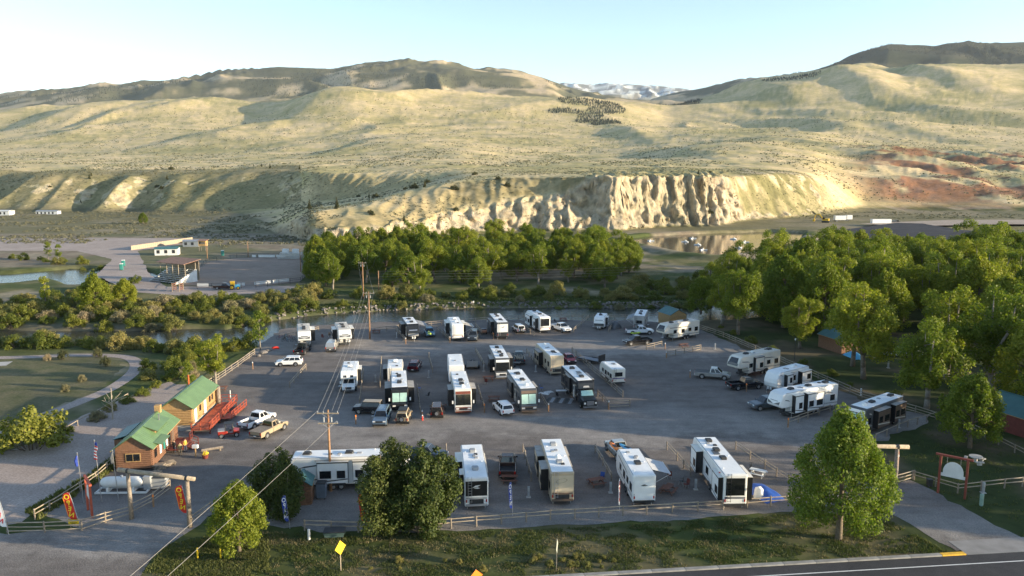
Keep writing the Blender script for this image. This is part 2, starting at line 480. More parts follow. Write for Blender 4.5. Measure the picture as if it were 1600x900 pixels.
def height(X, Y):
    Yc = np.maximum(Y, 20.0)
    px = np.clip(800 + X * 1214.0 / Yc, -500, 2100)
    # cliff fluting: move the bluff line in and out
    mk = sstep(700, 860, px) * (1 - .75 * sstep(1120, 1190, px)) * (1 - sstep(1230, 1300, px))
    m2 = sstep(440, 500, px) * (1 - sstep(700, 760, px))
    m3 = 1 - sstep(380, 470, px)
    band = sstep(330, 380, Y) * (1 - sstep(720, 900, Y))
    var = 0.35 + 1.1 * sstep(-.35, .45, vnoise(X / 55.0, 0 * Y + 3.3, 11))
    fl = var * 9.5 * (1 - 2 * np.abs(vnoise(X / 13.0, Y / 60.0, 3))) + var * 4.0 * (1 - 2 * np.abs(vnoise(X / 6.5, Y / 30.0, 5))) + 2.0 * vnoise(X / 4.0, Y / 7.0, 6) + 10 * vnoise(X / 38.0, Y / 80.0, 8)
    gl = 7 * vnoise(X / 22.0, Y / 60.0, 4) + 4 * (1 - 2 * np.abs(vnoise(X / 9.0, Y / 30.0, 9)))
    gb = 26 * (1 - 2 * np.abs(vnoise(X / 75.0, Y / 300.0, 14))) + 10 * vnoise(X / 25.0, Y / 80.0, 9)
    Yw = Y + band * (mk * fl + m2 * gl * 0.8 + m3 * gb)
    i0 = np.clip(((px + 500) / 5).astype(int), 0, len(PXG) - 2)
    ft = (px + 500) / 5 - i0
    K = len(YL)
    z = np.zeros_like(X)
    Yk = YL[:, i0] * (1 - ft) + YL[:, i0 + 1] * ft
    Zk = ZL[:, i0] * (1 - ft) + ZL[:, i0 + 1] * ft
    dk = (Zk[1:] - Zk[:-1]) / np.maximum(1e-3, Yk[1:] - Yk[:-1])
    mm = np.zeros_like(Yk)
    pr = dk[1:] * dk[:-1]
    mm[1:-1] = np.where(pr > 0, 2 * pr / (dk[1:] + dk[:-1] + 1e-12), 0)
    z = np.where(Yw <= Yk[0], Zk[0], z)
    for k in range(K - 1):
        h = np.maximum(1e-3, Yk[k + 1] - Yk[k])
        t = (Yw - Yk[k]) / h
        s = (t > 0) & (t <= 1)
        t2, t3 = t * t, t * t * t
        zz = (2 * t3 - 3 * t2 + 1) * Zk[k] + (t3 - 2 * t2 + t) * h * mm[k] + (-2 * t3 + 3 * t2) * Zk[k + 1] + (t3 - t2) * h * mm[k + 1]
        z = np.where(s, zz, z)
    z = np.where(Yw > Yk[-1], Zk[-1], z)
    # relief
    wx, wy = X + 0.25 * Y * vnoise(X / 900.0, Y / 900.0, 40) * 0.4, Y + 120 * vnoise(X / 700.0, Y / 700.0, 41)
    far = sstep(560, 1500, Y)
    z = z + sstep(480, 800, Y) * 1.1 * fbm(X / 30.0, Y / 30.0, 3, 20)
    z = z + far * (3.2 * vnoise(wx / 150.0, wy / 150.0, 21) + 1.0 * vnoise(wx / 60.0, wy / 80.0, 22))
    f2 = sstep(1100, 2600, Y)
    rid = 1 - 2 * np.abs(vnoise(wx / 620.0, wy / 900.0, 23))
    z = z + f2 * (20 * rid * rid * np.sign(rid) + 9 * vnoise(wx / 330.0, wy / 420.0, 28) + 4 * (1 - 2 * np.abs(vnoise(wx / 150.0, wy / 330.0, 24))) * sstep(-.2, .4, vnoise(X / 800, Y / 800, 34)))
    for (hx, hy, hh, wl, wr_) in ((-640, 2900, 34, 100, 420), (-1500, 2700, 20, 110, 380), (-1150, 2300, 15, 80, 320), (-760, 2000, 9, 50, 260), (-280, 1450, 9, 45, 200), (250, 1150, 8, 40, 170), (330, 2100, 14, 60, 330), (900, 2300, 16, 70, 330), (1500, 3300, 32, 100, 420), (1900, 3700, 34, 110, 450), (1150, 3600, 30, 90, 400), (1020, 2000, 9, 50, 250), (520, 1250, 7, 40, 180)):
        dx = X - hx; dx = np.where(dx < 0, dx / wl, dx / wr_)
        z = z + 1.45 * hh * np.exp(-dx * dx - ((Y - hy) / (wr_ * 1.3)) ** 2)
    # broken rock on the steep bluff faces
    zl = np.interp(px, [470, 640, 720, 800, 880, 930, 1130, 1180, 1300], [7, 8, 14, 18, 23, 34, 34, 12, 8])
    rk = band * np.clip(mk + m2, 0, 1) * sstep(2, 5, z) * (1 - sstep(zl * .75, zl * 1.1, z + 2 * vnoise(X / 14, Y / 14, 39)))
    z = z + rk * (2.2 * (1 - 2 * np.abs(vnoise(X / 9.0, Y / 45.0, 36))) + 1.3 * (1 - 2 * np.abs(vnoise(X / 4.6, Y / 22.0, 38))) + .7 * vnoise(X / 4.0, Y / 4.0, 37))
    f3 = sstep(4200, 6500, Y)
    z = z + f3 * (42 * (1 - 2 * np.abs(vnoise(wx / 1100.0, wy / 1600.0, 25))) + 15 * (1 - 2 * np.abs(vnoise(wx / 420.0, wy / 700.0, 26))) + 3 * vnoise(wx / 160.0, wy / 160.0, 27))
    # right-hand red badlands
    rb = sstep(1300, 1400, px) * sstep(680, 760, Y) * (1 - sstep(1300, 1600, Y))
    z = z + rb * (8 * (1 - 2 * np.abs(vnoise(wx / 110.0, wy / 190.0, 29))) + 3 * (1 - 2 * np.abs(vnoise(wx / 38.0, wy / 80.0, 30))))
    # river channels
    near = (Y < 360) & (Y > 60)
    dr = np.full(X.shape, 1e3); db = np.full(X.shape, 1e3)
    if near.any():
        dr[near] = dist_line(X[near], Y[near], RIVER)
        db[near] = dist_line(X[near], Y[near], BEND)
    wr = 11.5 + 1.2 * vnoise(X / 9.0, Y / 9.0, 31) - 3.0 * sstep(60, 100, -X)
    z = z - 2.6 * (1 - sstep(wr - 2.5, wr + 2.0, dr))
    wb = 15 + 2.0 * vnoise(X / 11.0, Y / 11.0, 32)
    z = z - 2.6 * (1 - sstep(wb - 3, wb + 2.5, db))
    fp = sstep(205, 260, Y) * (1 - sstep(360, 480, Y))
    z = z + fp * 0.35 * fbm(X / 18.0, Y / 18.0, 2, 33) * (X < 60) * sstep(-70, -40, X)
    for pd in (POND1, POND2):
        nr = (Y > 280) & (Y < 560) & (X > 20)
        dd = np.full(X.shape, 1e3)
        if nr.any():
            dl = dist_line(X[nr], Y[nr], np.vstack([pd, pd[:1]]))
            ins = inside(X[nr], Y[nr], pd)
            dd[nr] = np.where(ins, -dl, dl)
        z = np.where(dd < 14, np.maximum(z, 1.3 * (1 - sstep(3, 12, dd))) - 2.6 * (1 - sstep(-4, 0, dd)), z)
    return z, px, dr, db

def terrain():
    rows = np.concatenate([np.arange(-60, 60, 5.0), np.arange(60, 372, 1.5), np.arange(372, 700, 1.05), 700 * 1.0135 ** np.arange(0, 250)])
    rows = rows[rows < 20000]
    us = np.concatenate([np.linspace(-1.0, -0.61, 36)[:-1], np.linspace(-0.61, 0.61, 690), np.linspace(0.61, 1.0, 36)[1:]])
    U, R = np.meshgrid(us, rows)
    X, Y = U * (R + 80), R
    z, px, dr, db = height(X.ravel(), Y.ravel())
    X, Y = X.ravel(), Y.ravel()
    nr, nc = len(rows), len(us)
    V = np.stack([X, Y, z], 1)
    i = np.arange(nr - 1)[:, None] * nc + np.arange(nc - 1)[None, :]
    F = np.stack([i, i + 1, i + nc + 1, i + nc], -1).reshape(-1, 4)
    # natural ground colours
    Z2 = z.reshape(nr, nc)
    gy = np.gradient(Z2, axis=0) / np.gradient(R, axis=0)
    gx = np.gradient(Z2, axis=1) / np.gradient(U * (R + 80), axis=1)
    slope = np.hypot(gx, gy).ravel()
    n1, n2, n3 = fbm(X / 60, Y / 60, 4, 50), fbm(X / 14, Y / 14, 3, 51), fbm(X / 400, Y / 400, 4, 52)
    def C(r, g, b): return np.array([r, g, b])[None, :]
    def mix(c, d, t): return c * (1 - t[:, None]) + d * t[:, None]
    soil = mix(C(.25, .20, .155) + 0 * V, C(.32, .27, .21), sstep(-.4, .5, n2))
    grass = mix(C(.085, .105, .04) + 0 * V, C(.19, .17, .085), sstep(-.3, .5, n2))
    hill = mix(C(.64, .505, .315) + 0 * V, C(.53, .435, .235), sstep(-.5, .5, n1 + .4 * n3))
    hill = mix(hill, C(.29, .275, .135), sstep(.15, .7, n2 * .6 + n3) * .55)
    col = mix(grass, soil, sstep(0.05, .5, n1 + .3 * n2))
    lf = (px < 470) & (Y > 280)
    col = np.where(lf[:, None], mix(soil * .92, C(.16, .155, .09), sstep(-.1, .4, n1)), col)
    nearw = (1 - sstep(12, 34, np.minimum(dr, db)))
    col = mix(col, C(.075, .095, .035), nearw * .8)
    col = mix(col, C(.20, .17, .13), (1 - sstep(9.5, 13, dr)) * .9)
    verge = (Y < 92) & (dr > 60)
    vg = mix(C(.07, .088, .03) + 0 * V, C(.15, .13, .075), sstep(-.15, .55, n2 + .5 * vnoise(X / 5.0, Y / 2.2, 60)))
    col = np.where(verge[:, None], vg, col)
    lawn = (X > 36) & (Y < 200)
    col = np.where(lawn[:, None], mix(C(.05, .065, .024) + 0 * V, C(.13, .105, .07), sstep(-.1, .45, n2 + .5 * n1)), col)
    up = sstep(470, 560, Y) * sstep(2, 9, z)
    up = np.maximum(up, sstep(360, 420, Y) * sstep(1.5, 6, z))
    col = mix(col, hill, up)
    plain = (Y > 430) & (Y < 660) & (z < 3)
    col = np.where(plain[:, None], mix(C(.19, .17, .10) + 0 * V, C(.26, .22, .15), sstep(-.2, .5, n1)), col)
    rock = C(.56, .47, .365) + 0 * V
    rock = mix(rock, C(.40, .32, .24), sstep(-.1, .6, vnoise(X / 5.0, z / 3.5, 66)))
    band = (Y > 360) & (Y < 720) & (px < 1330)
    cm = sstep(.75, 1.35, slope + .30 * n2) * band
    lefty = (px < 470)
    cm = np.where(lefty, sstep(.62, 1.0, slope + .5 * n2) * band * .75, cm)
    col = mix(col, rock, cm)
    zl = np.interp(px, [470, 640, 720, 800, 880, 930, 1130, 1165, 1300], [7, 8, 14, 18, 23, 34, 34, 6, 0]) + 3 * n2
    face = sstep(470, 500, px) * (1 - sstep(1270, 1310, px)) * (Y > 370) * (Y < 660) * (z > 1.5)
    low = face * (1 - sstep(zl * .85, zl * 1.05, z))
    upper = face * sstep(zl * .9, zl * 1.1, z) * sstep(.16, .32, slope)
    col = mix(col, mix(C(.20, .17, .095) + 0 * V, C(.31, .26, .16), sstep(-.3, .4, n2)), upper * sstep(640, 730, px) * .9)
    col = mix(col, C(.40, .32, .19), upper * (1 - sstep(640, 730, px)) * .9)
    tal = face * sstep(1130, 1170, px)
    col = mix(col, mix(C(.22, .20, .105) + 0 * V, C(.36, .305, .18), sstep(-.3, .4, n2)), tal * .95)
    col = mix(col, rock, tal * sstep(18, 22, z) * sstep(.1, .5, n2 + vnoise(X / 9, Y / 9, 71)) * .8)
    col = mix(col, rock, low * sstep(.3, .75, slope) * .9)
    cm = np.maximum(cm * (1 - upper), low * .8)
    sage = (Y > 600) & (Y < 760) & lefty
    col = np.where((sage & (cm < .3))[:, None], mix(col, C(.15, .14, .085), .6 * np.ones(len(X))), col)
    red = sstep(1290, 1400, px) * sstep(650, 740, Y) * (1 - sstep(1250, 1600, Y)) * sstep(-.15, .15, .7 * n1 + .7 * vnoise(X / 130, Y / 200, 70) + .25 * sstep(.1, .4, slope))
    col = mix(col, mix(C(.30, .12, .07) + 0 * V, C(.24, .12, .095), sstep(-.2, .4, n2)), red * .85)
    # conifer-dark high ground and pale summits
    hi = sstep(4600, 5800, Y)
    fo = sstep(-.42, -.05, n3 + .45 * fbm(X / 900, Y / 900, 3, 80))
    col = mix(col, C(.095, .105, .075), hi * fo * .9)
    col = mix(col, C(.46, .36, .28), hi * (1 - fo) * .6)
    fr = sstep(1180, 1330, px) * sstep(4400, 5000, Y)
    col = mix(col, C(.05, .062, .04), fr * .9)
    sn = sstep(13500, 14500, Y)
    rockf = sstep(-.15, .15, fbm(X / 260, Y / 260, 3, 90))
    col = mix(col, mix(C(.20, .21, .23) + 0 * V, C(.75, .77, .80), rockf), sn)
    # ledges and hollows on the rock faces
    rm = cm * (Y > 368) * (Y < 690)
    V[:, 1] += rm * (3.2 * fbm(X / 9.0, z / 5.0, 3, 95) + 1.2 * vnoise(X / 3.5, z / 2.0, 96))
    V[:, 0] += rm * (1.6 * fbm(z / 5.0, X / 11.0, 2, 97))
    V[:, 2] += rm * .9 * fbm(X / 6.0, Y / 6.0, 2, 98)
    m = bpy.data.materials.new('terrain_soil_and_grass')
    m.use_nodes = True
    nt = m.node_tree
    b = nt.nodes['Principled BSDF']
    b.inputs['Roughness'].default_value = 0.95
    b.inputs['Specular IOR Level'].default_value = 0.1
    at = nt.nodes.new('ShaderNodeAttribute'); at.attribute_name = 'soil'
    tc = nt.nodes.new('ShaderNodeNewGeometry')
    def nz(scale, det=4):
        n = nt.nodes.new('ShaderNodeTexNoise')
        n.inputs['Scale'].default_value = scale
        n.inputs['Detail'].default_value = det
        n.inputs['Roughness'].default_value = 0.65
        nt.links.new(tc.outputs['Position'], n.inputs['Vector'])
        return n
    a, b2, c3 = nz(0.35, 6), nz(0.06, 6), nz(0.008, 6)
    def mulnode(x, y):
        n = nt.nodes.new('ShaderNodeMixRGB'); n.blend_type = 'MULTIPLY'; n.inputs[0].default_value = 1
        nt.links.new(x, n.inputs[1]); nt.links.new(y, n.inputs[2]); return n.outputs[0]
    def ramp(n, lo, hi, p0=.32, p1=.68):
        r = nt.nodes.new('ShaderNodeValToRGB')
        r.color_ramp.elements[0].position = p0; r.color_ramp.elements[1].position = p1
        r.color_ramp.elements[0].color = (*lo, 1); r.color_ramp.elements[1].color = (*hi, 1)
        nt.links.new(n.outputs['Fac'], r.inputs[0]); return r.outputs[0]
    c = mulnode(at.outputs['Color'], ramp(a, (.72, .74, .70), (1.2, 1.18, 1.15)))
    c = mulnode(c, ramp(b2, (.84, .86, .82), (1.12, 1.10, 1.08)))
    c = mulnode(c, ramp(c3, (.80, .84, .78), (1.14, 1.12, 1.12)))
    nt.links.new(c, b.inputs['Base Color'])
    bp = nt.nodes.new('ShaderNodeBump'); bp.inputs['Strength'].default_value = .25; bp.inputs['Distance'].default_value = .4
    nt.links.new(a.outputs['Fac'], bp.inputs['Height'])
    bp2 = nt.nodes.new('ShaderNodeBump'); bp2.inputs['Strength'].default_value = .25; bp2.inputs['Distance'].default_value = 1.2
    nt.links.new(b2.outputs['Fac'], bp2.inputs['Height']); nt.links.new(bp.outputs[0], bp2.inputs['Normal'])
    mp = nt.nodes.new('ShaderNodeMapping'); mp.inputs['Scale'].default_value = (.45, .45, .12)
    nt.links.new(tc.outputs['Position'], mp.inputs[0])
    rn_ = nt.nodes.new('ShaderNodeTexNoise'); rn_.inputs['Scale'].default_value = 1.0; rn_.inputs['Detail'].default_value = 6; rn_.inputs['Roughness'].default_value = .7
    nt.links.new(mp.outputs[0], rn_.inputs['Vector'])
    bp3 = nt.nodes.new('ShaderNodeBump'); bp3.inputs['Distance'].default_value = 2.5
    nt.links.new(at.outputs['Alpha'], bp3.inputs['Strength'])
    nt.links.new(rn_.outputs['Fac'], bp3.inputs['Height']); nt.links.new(bp2.outputs[0], bp3.inputs['Normal'])
    nt.links.new(bp3.outputs[0], b.inputs['Normal'])
    me = np_mesh('terrain', V, F, m, True)
    ca = me.color_attributes.new('soil', 'FLOAT_COLOR', 'POINT')
    ca.data.foreach_set('color', np.concatenate([np.clip(col, 0, 1), cm[:, None]], 1).astype(np.float32).ravel())
    return tag(obj('terrain', me), 'rolling sage grassland, river flats and limestone bluffs', 'terrain', kind='structure')

terrain()

def strip_mesh(name, line, hw, z, mat):
    L = np.array(line)
    d = np.gradient(L, axis=0); d /= np.linalg.norm(d, axis=1)[:, None]
    n = np.stack([-d[:, 1], d[:, 0]], 1)
    hw = np.broadcast_to(hw, (len(L),))[:, None]
    V = np.zeros((2 * len(L), 3)); V[0::2, :2] = L + n * hw; V[1::2, :2] = L - n * hw; V[:, 2] = z
    i = np.arange(len(L) - 1) * 2
    return np_mesh(name, V, np.stack([i, i + 1, i + 3, i + 2], 1), mat)

def water_mat(name, col, scale, strength, rough=0.08):
    m = bpy.data.materials.new(name); m.use_nodes = True
    nt = m.node_tree; b = nt.nodes['Principled BSDF']
    b.inputs['Base Color'].default_value = (*col, 1); b.inputs['Roughness'].default_value = rough
    b.inputs['IOR'].default_value = 1.33
    geo = nt.nodes.new('ShaderNodeNewGeometry')
    mp = nt.nodes.new('ShaderNodeMapping'); mp.inputs['Scale'].default_value = (0.6, 1.4, 1)
    nt.links.new(geo.outputs['Position'], mp.inputs[0])
    n = nt.nodes.new('ShaderNodeTexNoise'); n.inputs['Scale'].default_value = scale; n.inputs['Detail'].default_value = 5
    nt.links.new(mp.outputs[0], n.inputs['Vector'])
    bp = nt.nodes.new('ShaderNodeBump'); bp.inputs['Strength'].default_value = strength; bp.inputs['Distance'].default_value = .12
    nt.links.new(n.outputs['Fac'], bp.inputs['Height']); nt.links.new(bp.outputs[0], b.inputs['Normal'])
    return m
RW = water_mat('river_water', (.035, .04, .035), 1.6, .55)
PW = water_mat('pond_water', (.06, .05, .035), .8, .12)
def flat(name, x0, x1, y0, y1, z, mat, label):
    me = bpy.data.meshes.new(name)
    me.from_pydata([(x0, y0, z), (x1, y0, z), (x1, y1, z), (x0, y1, z)], [], [(0, 1, 2, 3)])
    me.materials.append(mat)
    return tag(obj(name, me), label, None, kind='structure')
flat('river', -330, 330, 135, 304, -1.15, RW, 'dark rippled river bending behind the campground')

def sheet(name, poly, z, mat, jit=0.25, seg=1.2, seed=1, label=None):
    """flat ground sheet with a slightly ragged outline"""
    P = [Vector((p[0], p[1])) for p in poly]
    out = []
    n = len(P)
    for i in range(n):
        a, b = P[i], P[(i + 1) % n]
        k = max(1, int((b - a).length / seg))
        for j in range(k):
            out.append(a + (b - a) * (j / k))
    arr = np.array([(p.x, p.y) for p in out])
    arr[:, 0] += jit * fbm(arr[:, 0] / 2.2, arr[:, 1] / 2.2, 3, seed) * 2
    arr[:, 1] += jit * fbm(arr[:, 0] / 2.2 + 50, arr[:, 1] / 2.2, 3, seed + 5) * 2
    V3 = [Vector((x, y, 0)) for x, y in arr]
    tris = tessellate_polygon([V3])
    me = bpy.data.meshes.new(name)
    me.from_pydata([(x, y, z) for x, y in arr], [], [tuple(t) for t in tris])
    me.materials.append(mat)
    me.update()
    bm = bmesh.new(); bm.from_mesh(me); bmesh.ops.recalc_face_normals(bm, faces=bm.faces)
    if bm.faces and sum(f.normal.z for f in bm.faces) < 0: bmesh.ops.reverse_faces(bm, faces=bm.faces)
    bm.to_mesh(me); bm.free()
    return tag(obj(name, me), label, None, kind='structure')

def ground_mat(name, c1, c2, fine=9.0, mid=.35, bump=.5, streak=None, lanes=()):
    m = bpy.data.materials.new(name); m.use_nodes = True
    nt = m.node_tree; b = nt.nodes['Principled BSDF']
    b.inputs['Roughness'].default_value = .92; b.inputs['Specular IOR Level'].default_value = .15
    geo = nt.nodes.new('ShaderNodeNewGeometry')
    def nz(s, d, vec=None):
        n = nt.nodes.new('ShaderNodeTexNoise'); n.inputs['Scale'].default_value = s; n.inputs['Detail'].default_value = d
        n.inputs['Roughness'].default_value = .7
        nt.links.new(vec or geo.outputs['Position'], n.inputs['Vector']); return n
    f, g, h = nz(fine, 3), nz(mid, 5), nz(mid / 6, 4)
    r = nt.nodes.new('ShaderNodeValToRGB'); r.color_ramp.elements[0].position = .3; r.color_ramp.elements[1].position = .7
    r.color_ramp.elements[0].color = (*c1, 1); r.color_ramp.elements[1].color = (*c2, 1)
    nt.links.new(g.outputs['Fac'], r.inputs[0])
    def mul(x, n, lo, hi):
        rr = nt.nodes.new('ShaderNodeValToRGB'); rr.color_ramp.elements[0].position = .3; rr.color_ramp.elements[1].position = .7
        rr.color_ramp.elements[0].color = (lo, lo, lo, 1); rr.color_ramp.elements[1].color = (hi, hi, hi, 1)
        nt.links.new(n.outputs['Fac'], rr.inputs[0])
        k = nt.nodes.new('ShaderNodeMixRGB'); k.blend_type = 'MULTIPLY'; k.inputs[0].default_value = 1
        nt.links.new(x, k.inputs[1]); nt.links.new(rr.outputs[0], k.inputs[2]); return k.outputs[0]
    c = mul(r.outputs[0], f, .72, 1.25)
    c = mul(c, h, .85, 1.12)
    if streak:
        mp = nt.nodes.new('ShaderNodeMapping'); mp.inputs['Scale'].default_value = streak
        nt.links.new(geo.outputs['Position'], mp.inputs[0])
        c = mul(c, nz(1.0, 4, mp.outputs[0]), .86, 1.12)
    if lanes:                                    # paler bands along the driving lanes, darker brownish bays between
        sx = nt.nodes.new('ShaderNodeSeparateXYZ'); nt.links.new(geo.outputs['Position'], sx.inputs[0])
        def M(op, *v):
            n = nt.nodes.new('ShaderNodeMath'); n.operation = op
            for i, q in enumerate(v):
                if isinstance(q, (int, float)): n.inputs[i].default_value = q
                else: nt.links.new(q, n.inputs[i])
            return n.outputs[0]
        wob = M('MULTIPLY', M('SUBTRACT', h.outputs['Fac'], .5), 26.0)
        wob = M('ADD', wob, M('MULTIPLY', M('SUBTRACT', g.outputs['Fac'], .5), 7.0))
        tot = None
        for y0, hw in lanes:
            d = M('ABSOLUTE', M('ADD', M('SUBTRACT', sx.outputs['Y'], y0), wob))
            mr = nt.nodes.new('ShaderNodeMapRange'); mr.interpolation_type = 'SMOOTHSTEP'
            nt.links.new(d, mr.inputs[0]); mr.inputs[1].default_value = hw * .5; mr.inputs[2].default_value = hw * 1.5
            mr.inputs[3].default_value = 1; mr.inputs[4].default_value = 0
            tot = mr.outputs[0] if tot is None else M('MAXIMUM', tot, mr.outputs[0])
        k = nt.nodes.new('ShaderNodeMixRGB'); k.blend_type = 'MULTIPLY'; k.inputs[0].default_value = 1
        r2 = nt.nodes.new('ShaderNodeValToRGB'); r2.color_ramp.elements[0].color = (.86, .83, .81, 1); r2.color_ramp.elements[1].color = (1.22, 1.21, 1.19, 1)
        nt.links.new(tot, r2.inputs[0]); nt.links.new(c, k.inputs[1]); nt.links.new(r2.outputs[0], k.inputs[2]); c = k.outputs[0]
    nt.links.new(c, b.inputs['Base Color'])
    bp = nt.nodes.new('ShaderNodeBump'); bp.inputs['Strength'].default_value = bump; bp.inputs['Distance'].default_value = .06
    nt.links.new(f.outputs['Fac'], bp.inputs['Height']); nt.links.new(bp.outputs[0], b.inputs['Normal'])
    MATS[name] = m
    return m
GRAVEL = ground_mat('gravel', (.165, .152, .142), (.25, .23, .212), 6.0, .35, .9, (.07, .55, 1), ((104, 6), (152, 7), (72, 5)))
DIRT = ground_mat('dirt_track', (.34, .275, .235), (.43, .355, .31), 4.0, .25, .5)
DUSTY = ground_mat('arena_dirt', (.27, .205, .16), (.34, .265, .21), 4.0, .2, .5, (.3, .6, 1))
BAREDIRT = ground_mat('bare_soil', (.16, .12, .10), (.24, .19, .155), 4.0, .5, .5)
ASPH = ground_mat('asphalt', (.045, .046, .05), (.065, .065, .068), 12.0, .4, .3)
PATHC = ground_mat('path_concrete', (.33, .27, .24), (.39, .33, .295), 3.0, .5, .2)
LINER = ground_mat('pond_liner', (.03, .032, .04), (.05, .052, .06), .5, .1, .3)
LAWN = ground_mat('lawn', (.045, .07, .02), (.10, .105, .05), 3.0, .35, .8)
SCRUB = ground_mat('park_grass', (.075, .09, .035), (.18, .155, .09), 2.5, .22, .8)
PAINTW = pm('road_paint_white', (.72, .72, .70), .7, var=.12, scale=4)
PAINTY = pm('kerb_paint_yellow', (.75, .42, .03), .7, var=.2, scale=4)

def gp(pts, z=0.0):
    return [tuple(G(x, y, z)[:2]) for x, y in pts]
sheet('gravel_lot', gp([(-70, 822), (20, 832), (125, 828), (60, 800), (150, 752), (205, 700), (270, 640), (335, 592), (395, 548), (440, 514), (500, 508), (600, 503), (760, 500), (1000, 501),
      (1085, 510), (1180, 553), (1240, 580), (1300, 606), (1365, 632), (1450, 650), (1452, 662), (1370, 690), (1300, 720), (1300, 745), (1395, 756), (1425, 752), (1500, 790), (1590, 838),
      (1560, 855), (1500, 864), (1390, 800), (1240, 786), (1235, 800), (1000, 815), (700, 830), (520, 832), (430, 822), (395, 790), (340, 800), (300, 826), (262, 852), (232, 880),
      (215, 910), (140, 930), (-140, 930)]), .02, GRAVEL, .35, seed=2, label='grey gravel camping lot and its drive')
sheet('dirt_track', gp([(-60, 730), (40, 695), (130, 650), (200, 620), (262, 597), (300, 602), (270, 632), (205, 690), (140, 745), (40, 815), (-80, 830)]), .014, DIRT, .35, seed=3, label='dirt track left of the store')
sheet('park_grass', gp([(-90, 562), (0, 560), (100, 556), (180, 560), (196, 574), (150, 612), (60, 645), (-90, 690)]), .012, SCRUB, .5, seed=4, label='patchy grass of the riverside park')
pl = catmull(world_line([(-120, 708), (0, 676), (60, 652), (120, 630), (175, 606), (208, 582), (212, 566), (190, 557), (120, 555), (40, 558), (-120, 562)]), 6)
tag(obj('footpath', strip_mesh('footpath', pl, 1.15, .03, PATHC)), 'pale curving footpath round the park grass', kind='structure')
tag(obj('concrete_pad', strip_mesh('concrete_pad', world_line([(-60, 572), (15, 568)]), 1.6, .03, CONC)), 'small concrete pad', kind='structure')

# road along the front
R0, R1 = G(942, 896), G(1487, 865)
rd = (R1 - R0).normalized(); rn = Vector((-rd.y, rd.x, 0))
def road_pt(t, off):
    p = R0 + rd * t + rn * off
    return (p.x, p.y)
def road_strip(name, o0, o1, z, mat, t0=-110, t1=140, label=None):
    me = bpy.data.meshes.new(name)
    P = [road_pt(t0, o0), road_pt(t1, o0), road_pt(t1, o1), road_pt(t0, o1)]
    me.from_pydata([(x, y, z) for x, y in P], [], [(0, 1, 2, 3)])
    me.materials.append(mat)
    return tag(obj(name, me), label, kind='structure')
road_strip('road', -9.5, -0.45, .024, ASPH, label='asphalt highway with white edge line')
road_strip('edge_line', -2.05, -1.92, .030, PAINTW, label='white painted edge line of the highway')
road_strip('verge', -14.5, -9.5, .015, BAREDIRT, label='dirt shoulder of the highway')
def kerb(t0, t1, mat, label, h=.13):
    b = MB(); n = max(1, int((t1 - t0) / 3))
    o = thing('kerb', label, 'kerb'); o['kind'] = 'structure'; del o['category']
    proto = None
    L = (t1 - t0) / n
    for i in range(n):
        p = R0 + rd * (t0 + L * (i + .5)) + rn * (-.2)
        if proto is None:
            proto = MB().rbox((0, 0, h / 2 + .01), (L - .015, .5, h), .03).mesh('kerb_stone', mat)
        q = obj('kerb_stone', proto, o, (p.x, p.y, 0), math.atan2(rd.y, rd.x))
    return o
KC = pm('kerb_concrete', (.26, .25, .23), .9, var=.25, scale=1.2)
kerb(-60, 32.0, KC, 'grey concrete kerb along the highway verge')
kerb(32.0, 34.4, PAINTY, 'worn yellow painted kerb beside the right driveway')
kerb(48, 90, KC, 'grey concrete kerb past the right driveway')
tag(obj('driveway_apron', strip_mesh('driveway_apron', np.array([road_pt(34.5, .9), road_pt(47.8, .9)]), 1.35, .036, pm('apron_concrete', (.24, .23, .22), .9, var=.15, scale=.8))), 'concrete apron of the right driveway', kind='structure')

# lagoons
def poly_sheet(name, P, z, mat, label):
    return sheet(name, [tuple(p) for p in P], z, mat, .3, 3, 8, label)
poly_sheet('lagoon', POND1, -.25, PW, 'brown treatment lagoon below the cliff')
PW2 = water_mat('lined_pond_water', (.10, .12, .14), .8, .06)
poly_sheet('lined_pond', POND2, -.25, PW2, 'pale water of the lined pond')
poly_sheet('pond_liner', world_line([(1310, 364), (1400, 352), (1440, 353), (1500, 363), (1580, 374), (1400, 384), (1340, 378)]), 1.6, LINER, 'black plastic pond liner slope')
poly_sheet('levelled_earth', world_line([(1340, 353), (1480, 347), (1760, 346), (1760, 354), (1560, 354), (1420, 357)]), 1.45, ground_mat('graded_earth', (.36, .29, .23), (.44, .36, .29), 1.0, .08, .3), 'graded tan earth bank beside the ponds')
# rodeo ground
poly_sheet('arena_floor', world_line([(288, 446), (300, 425), (325, 409), (370, 403), (468, 402), (480, 430), (468, 441), (400, 448)]), .045, DUSTY, 'harrowed brown dirt of the rodeo arena')
poly_sheet('arena_road', world_line([(150, 430), (175, 405), (120, 392), (-150, 392), (-150, 376), (100, 372), (300, 372), (300, 380), (215, 392), (235, 430), (260, 448), (480, 447), (480, 456), (300, 463), (200, 456)]), .03, DIRT, 'pale dirt road round the rodeo ground')
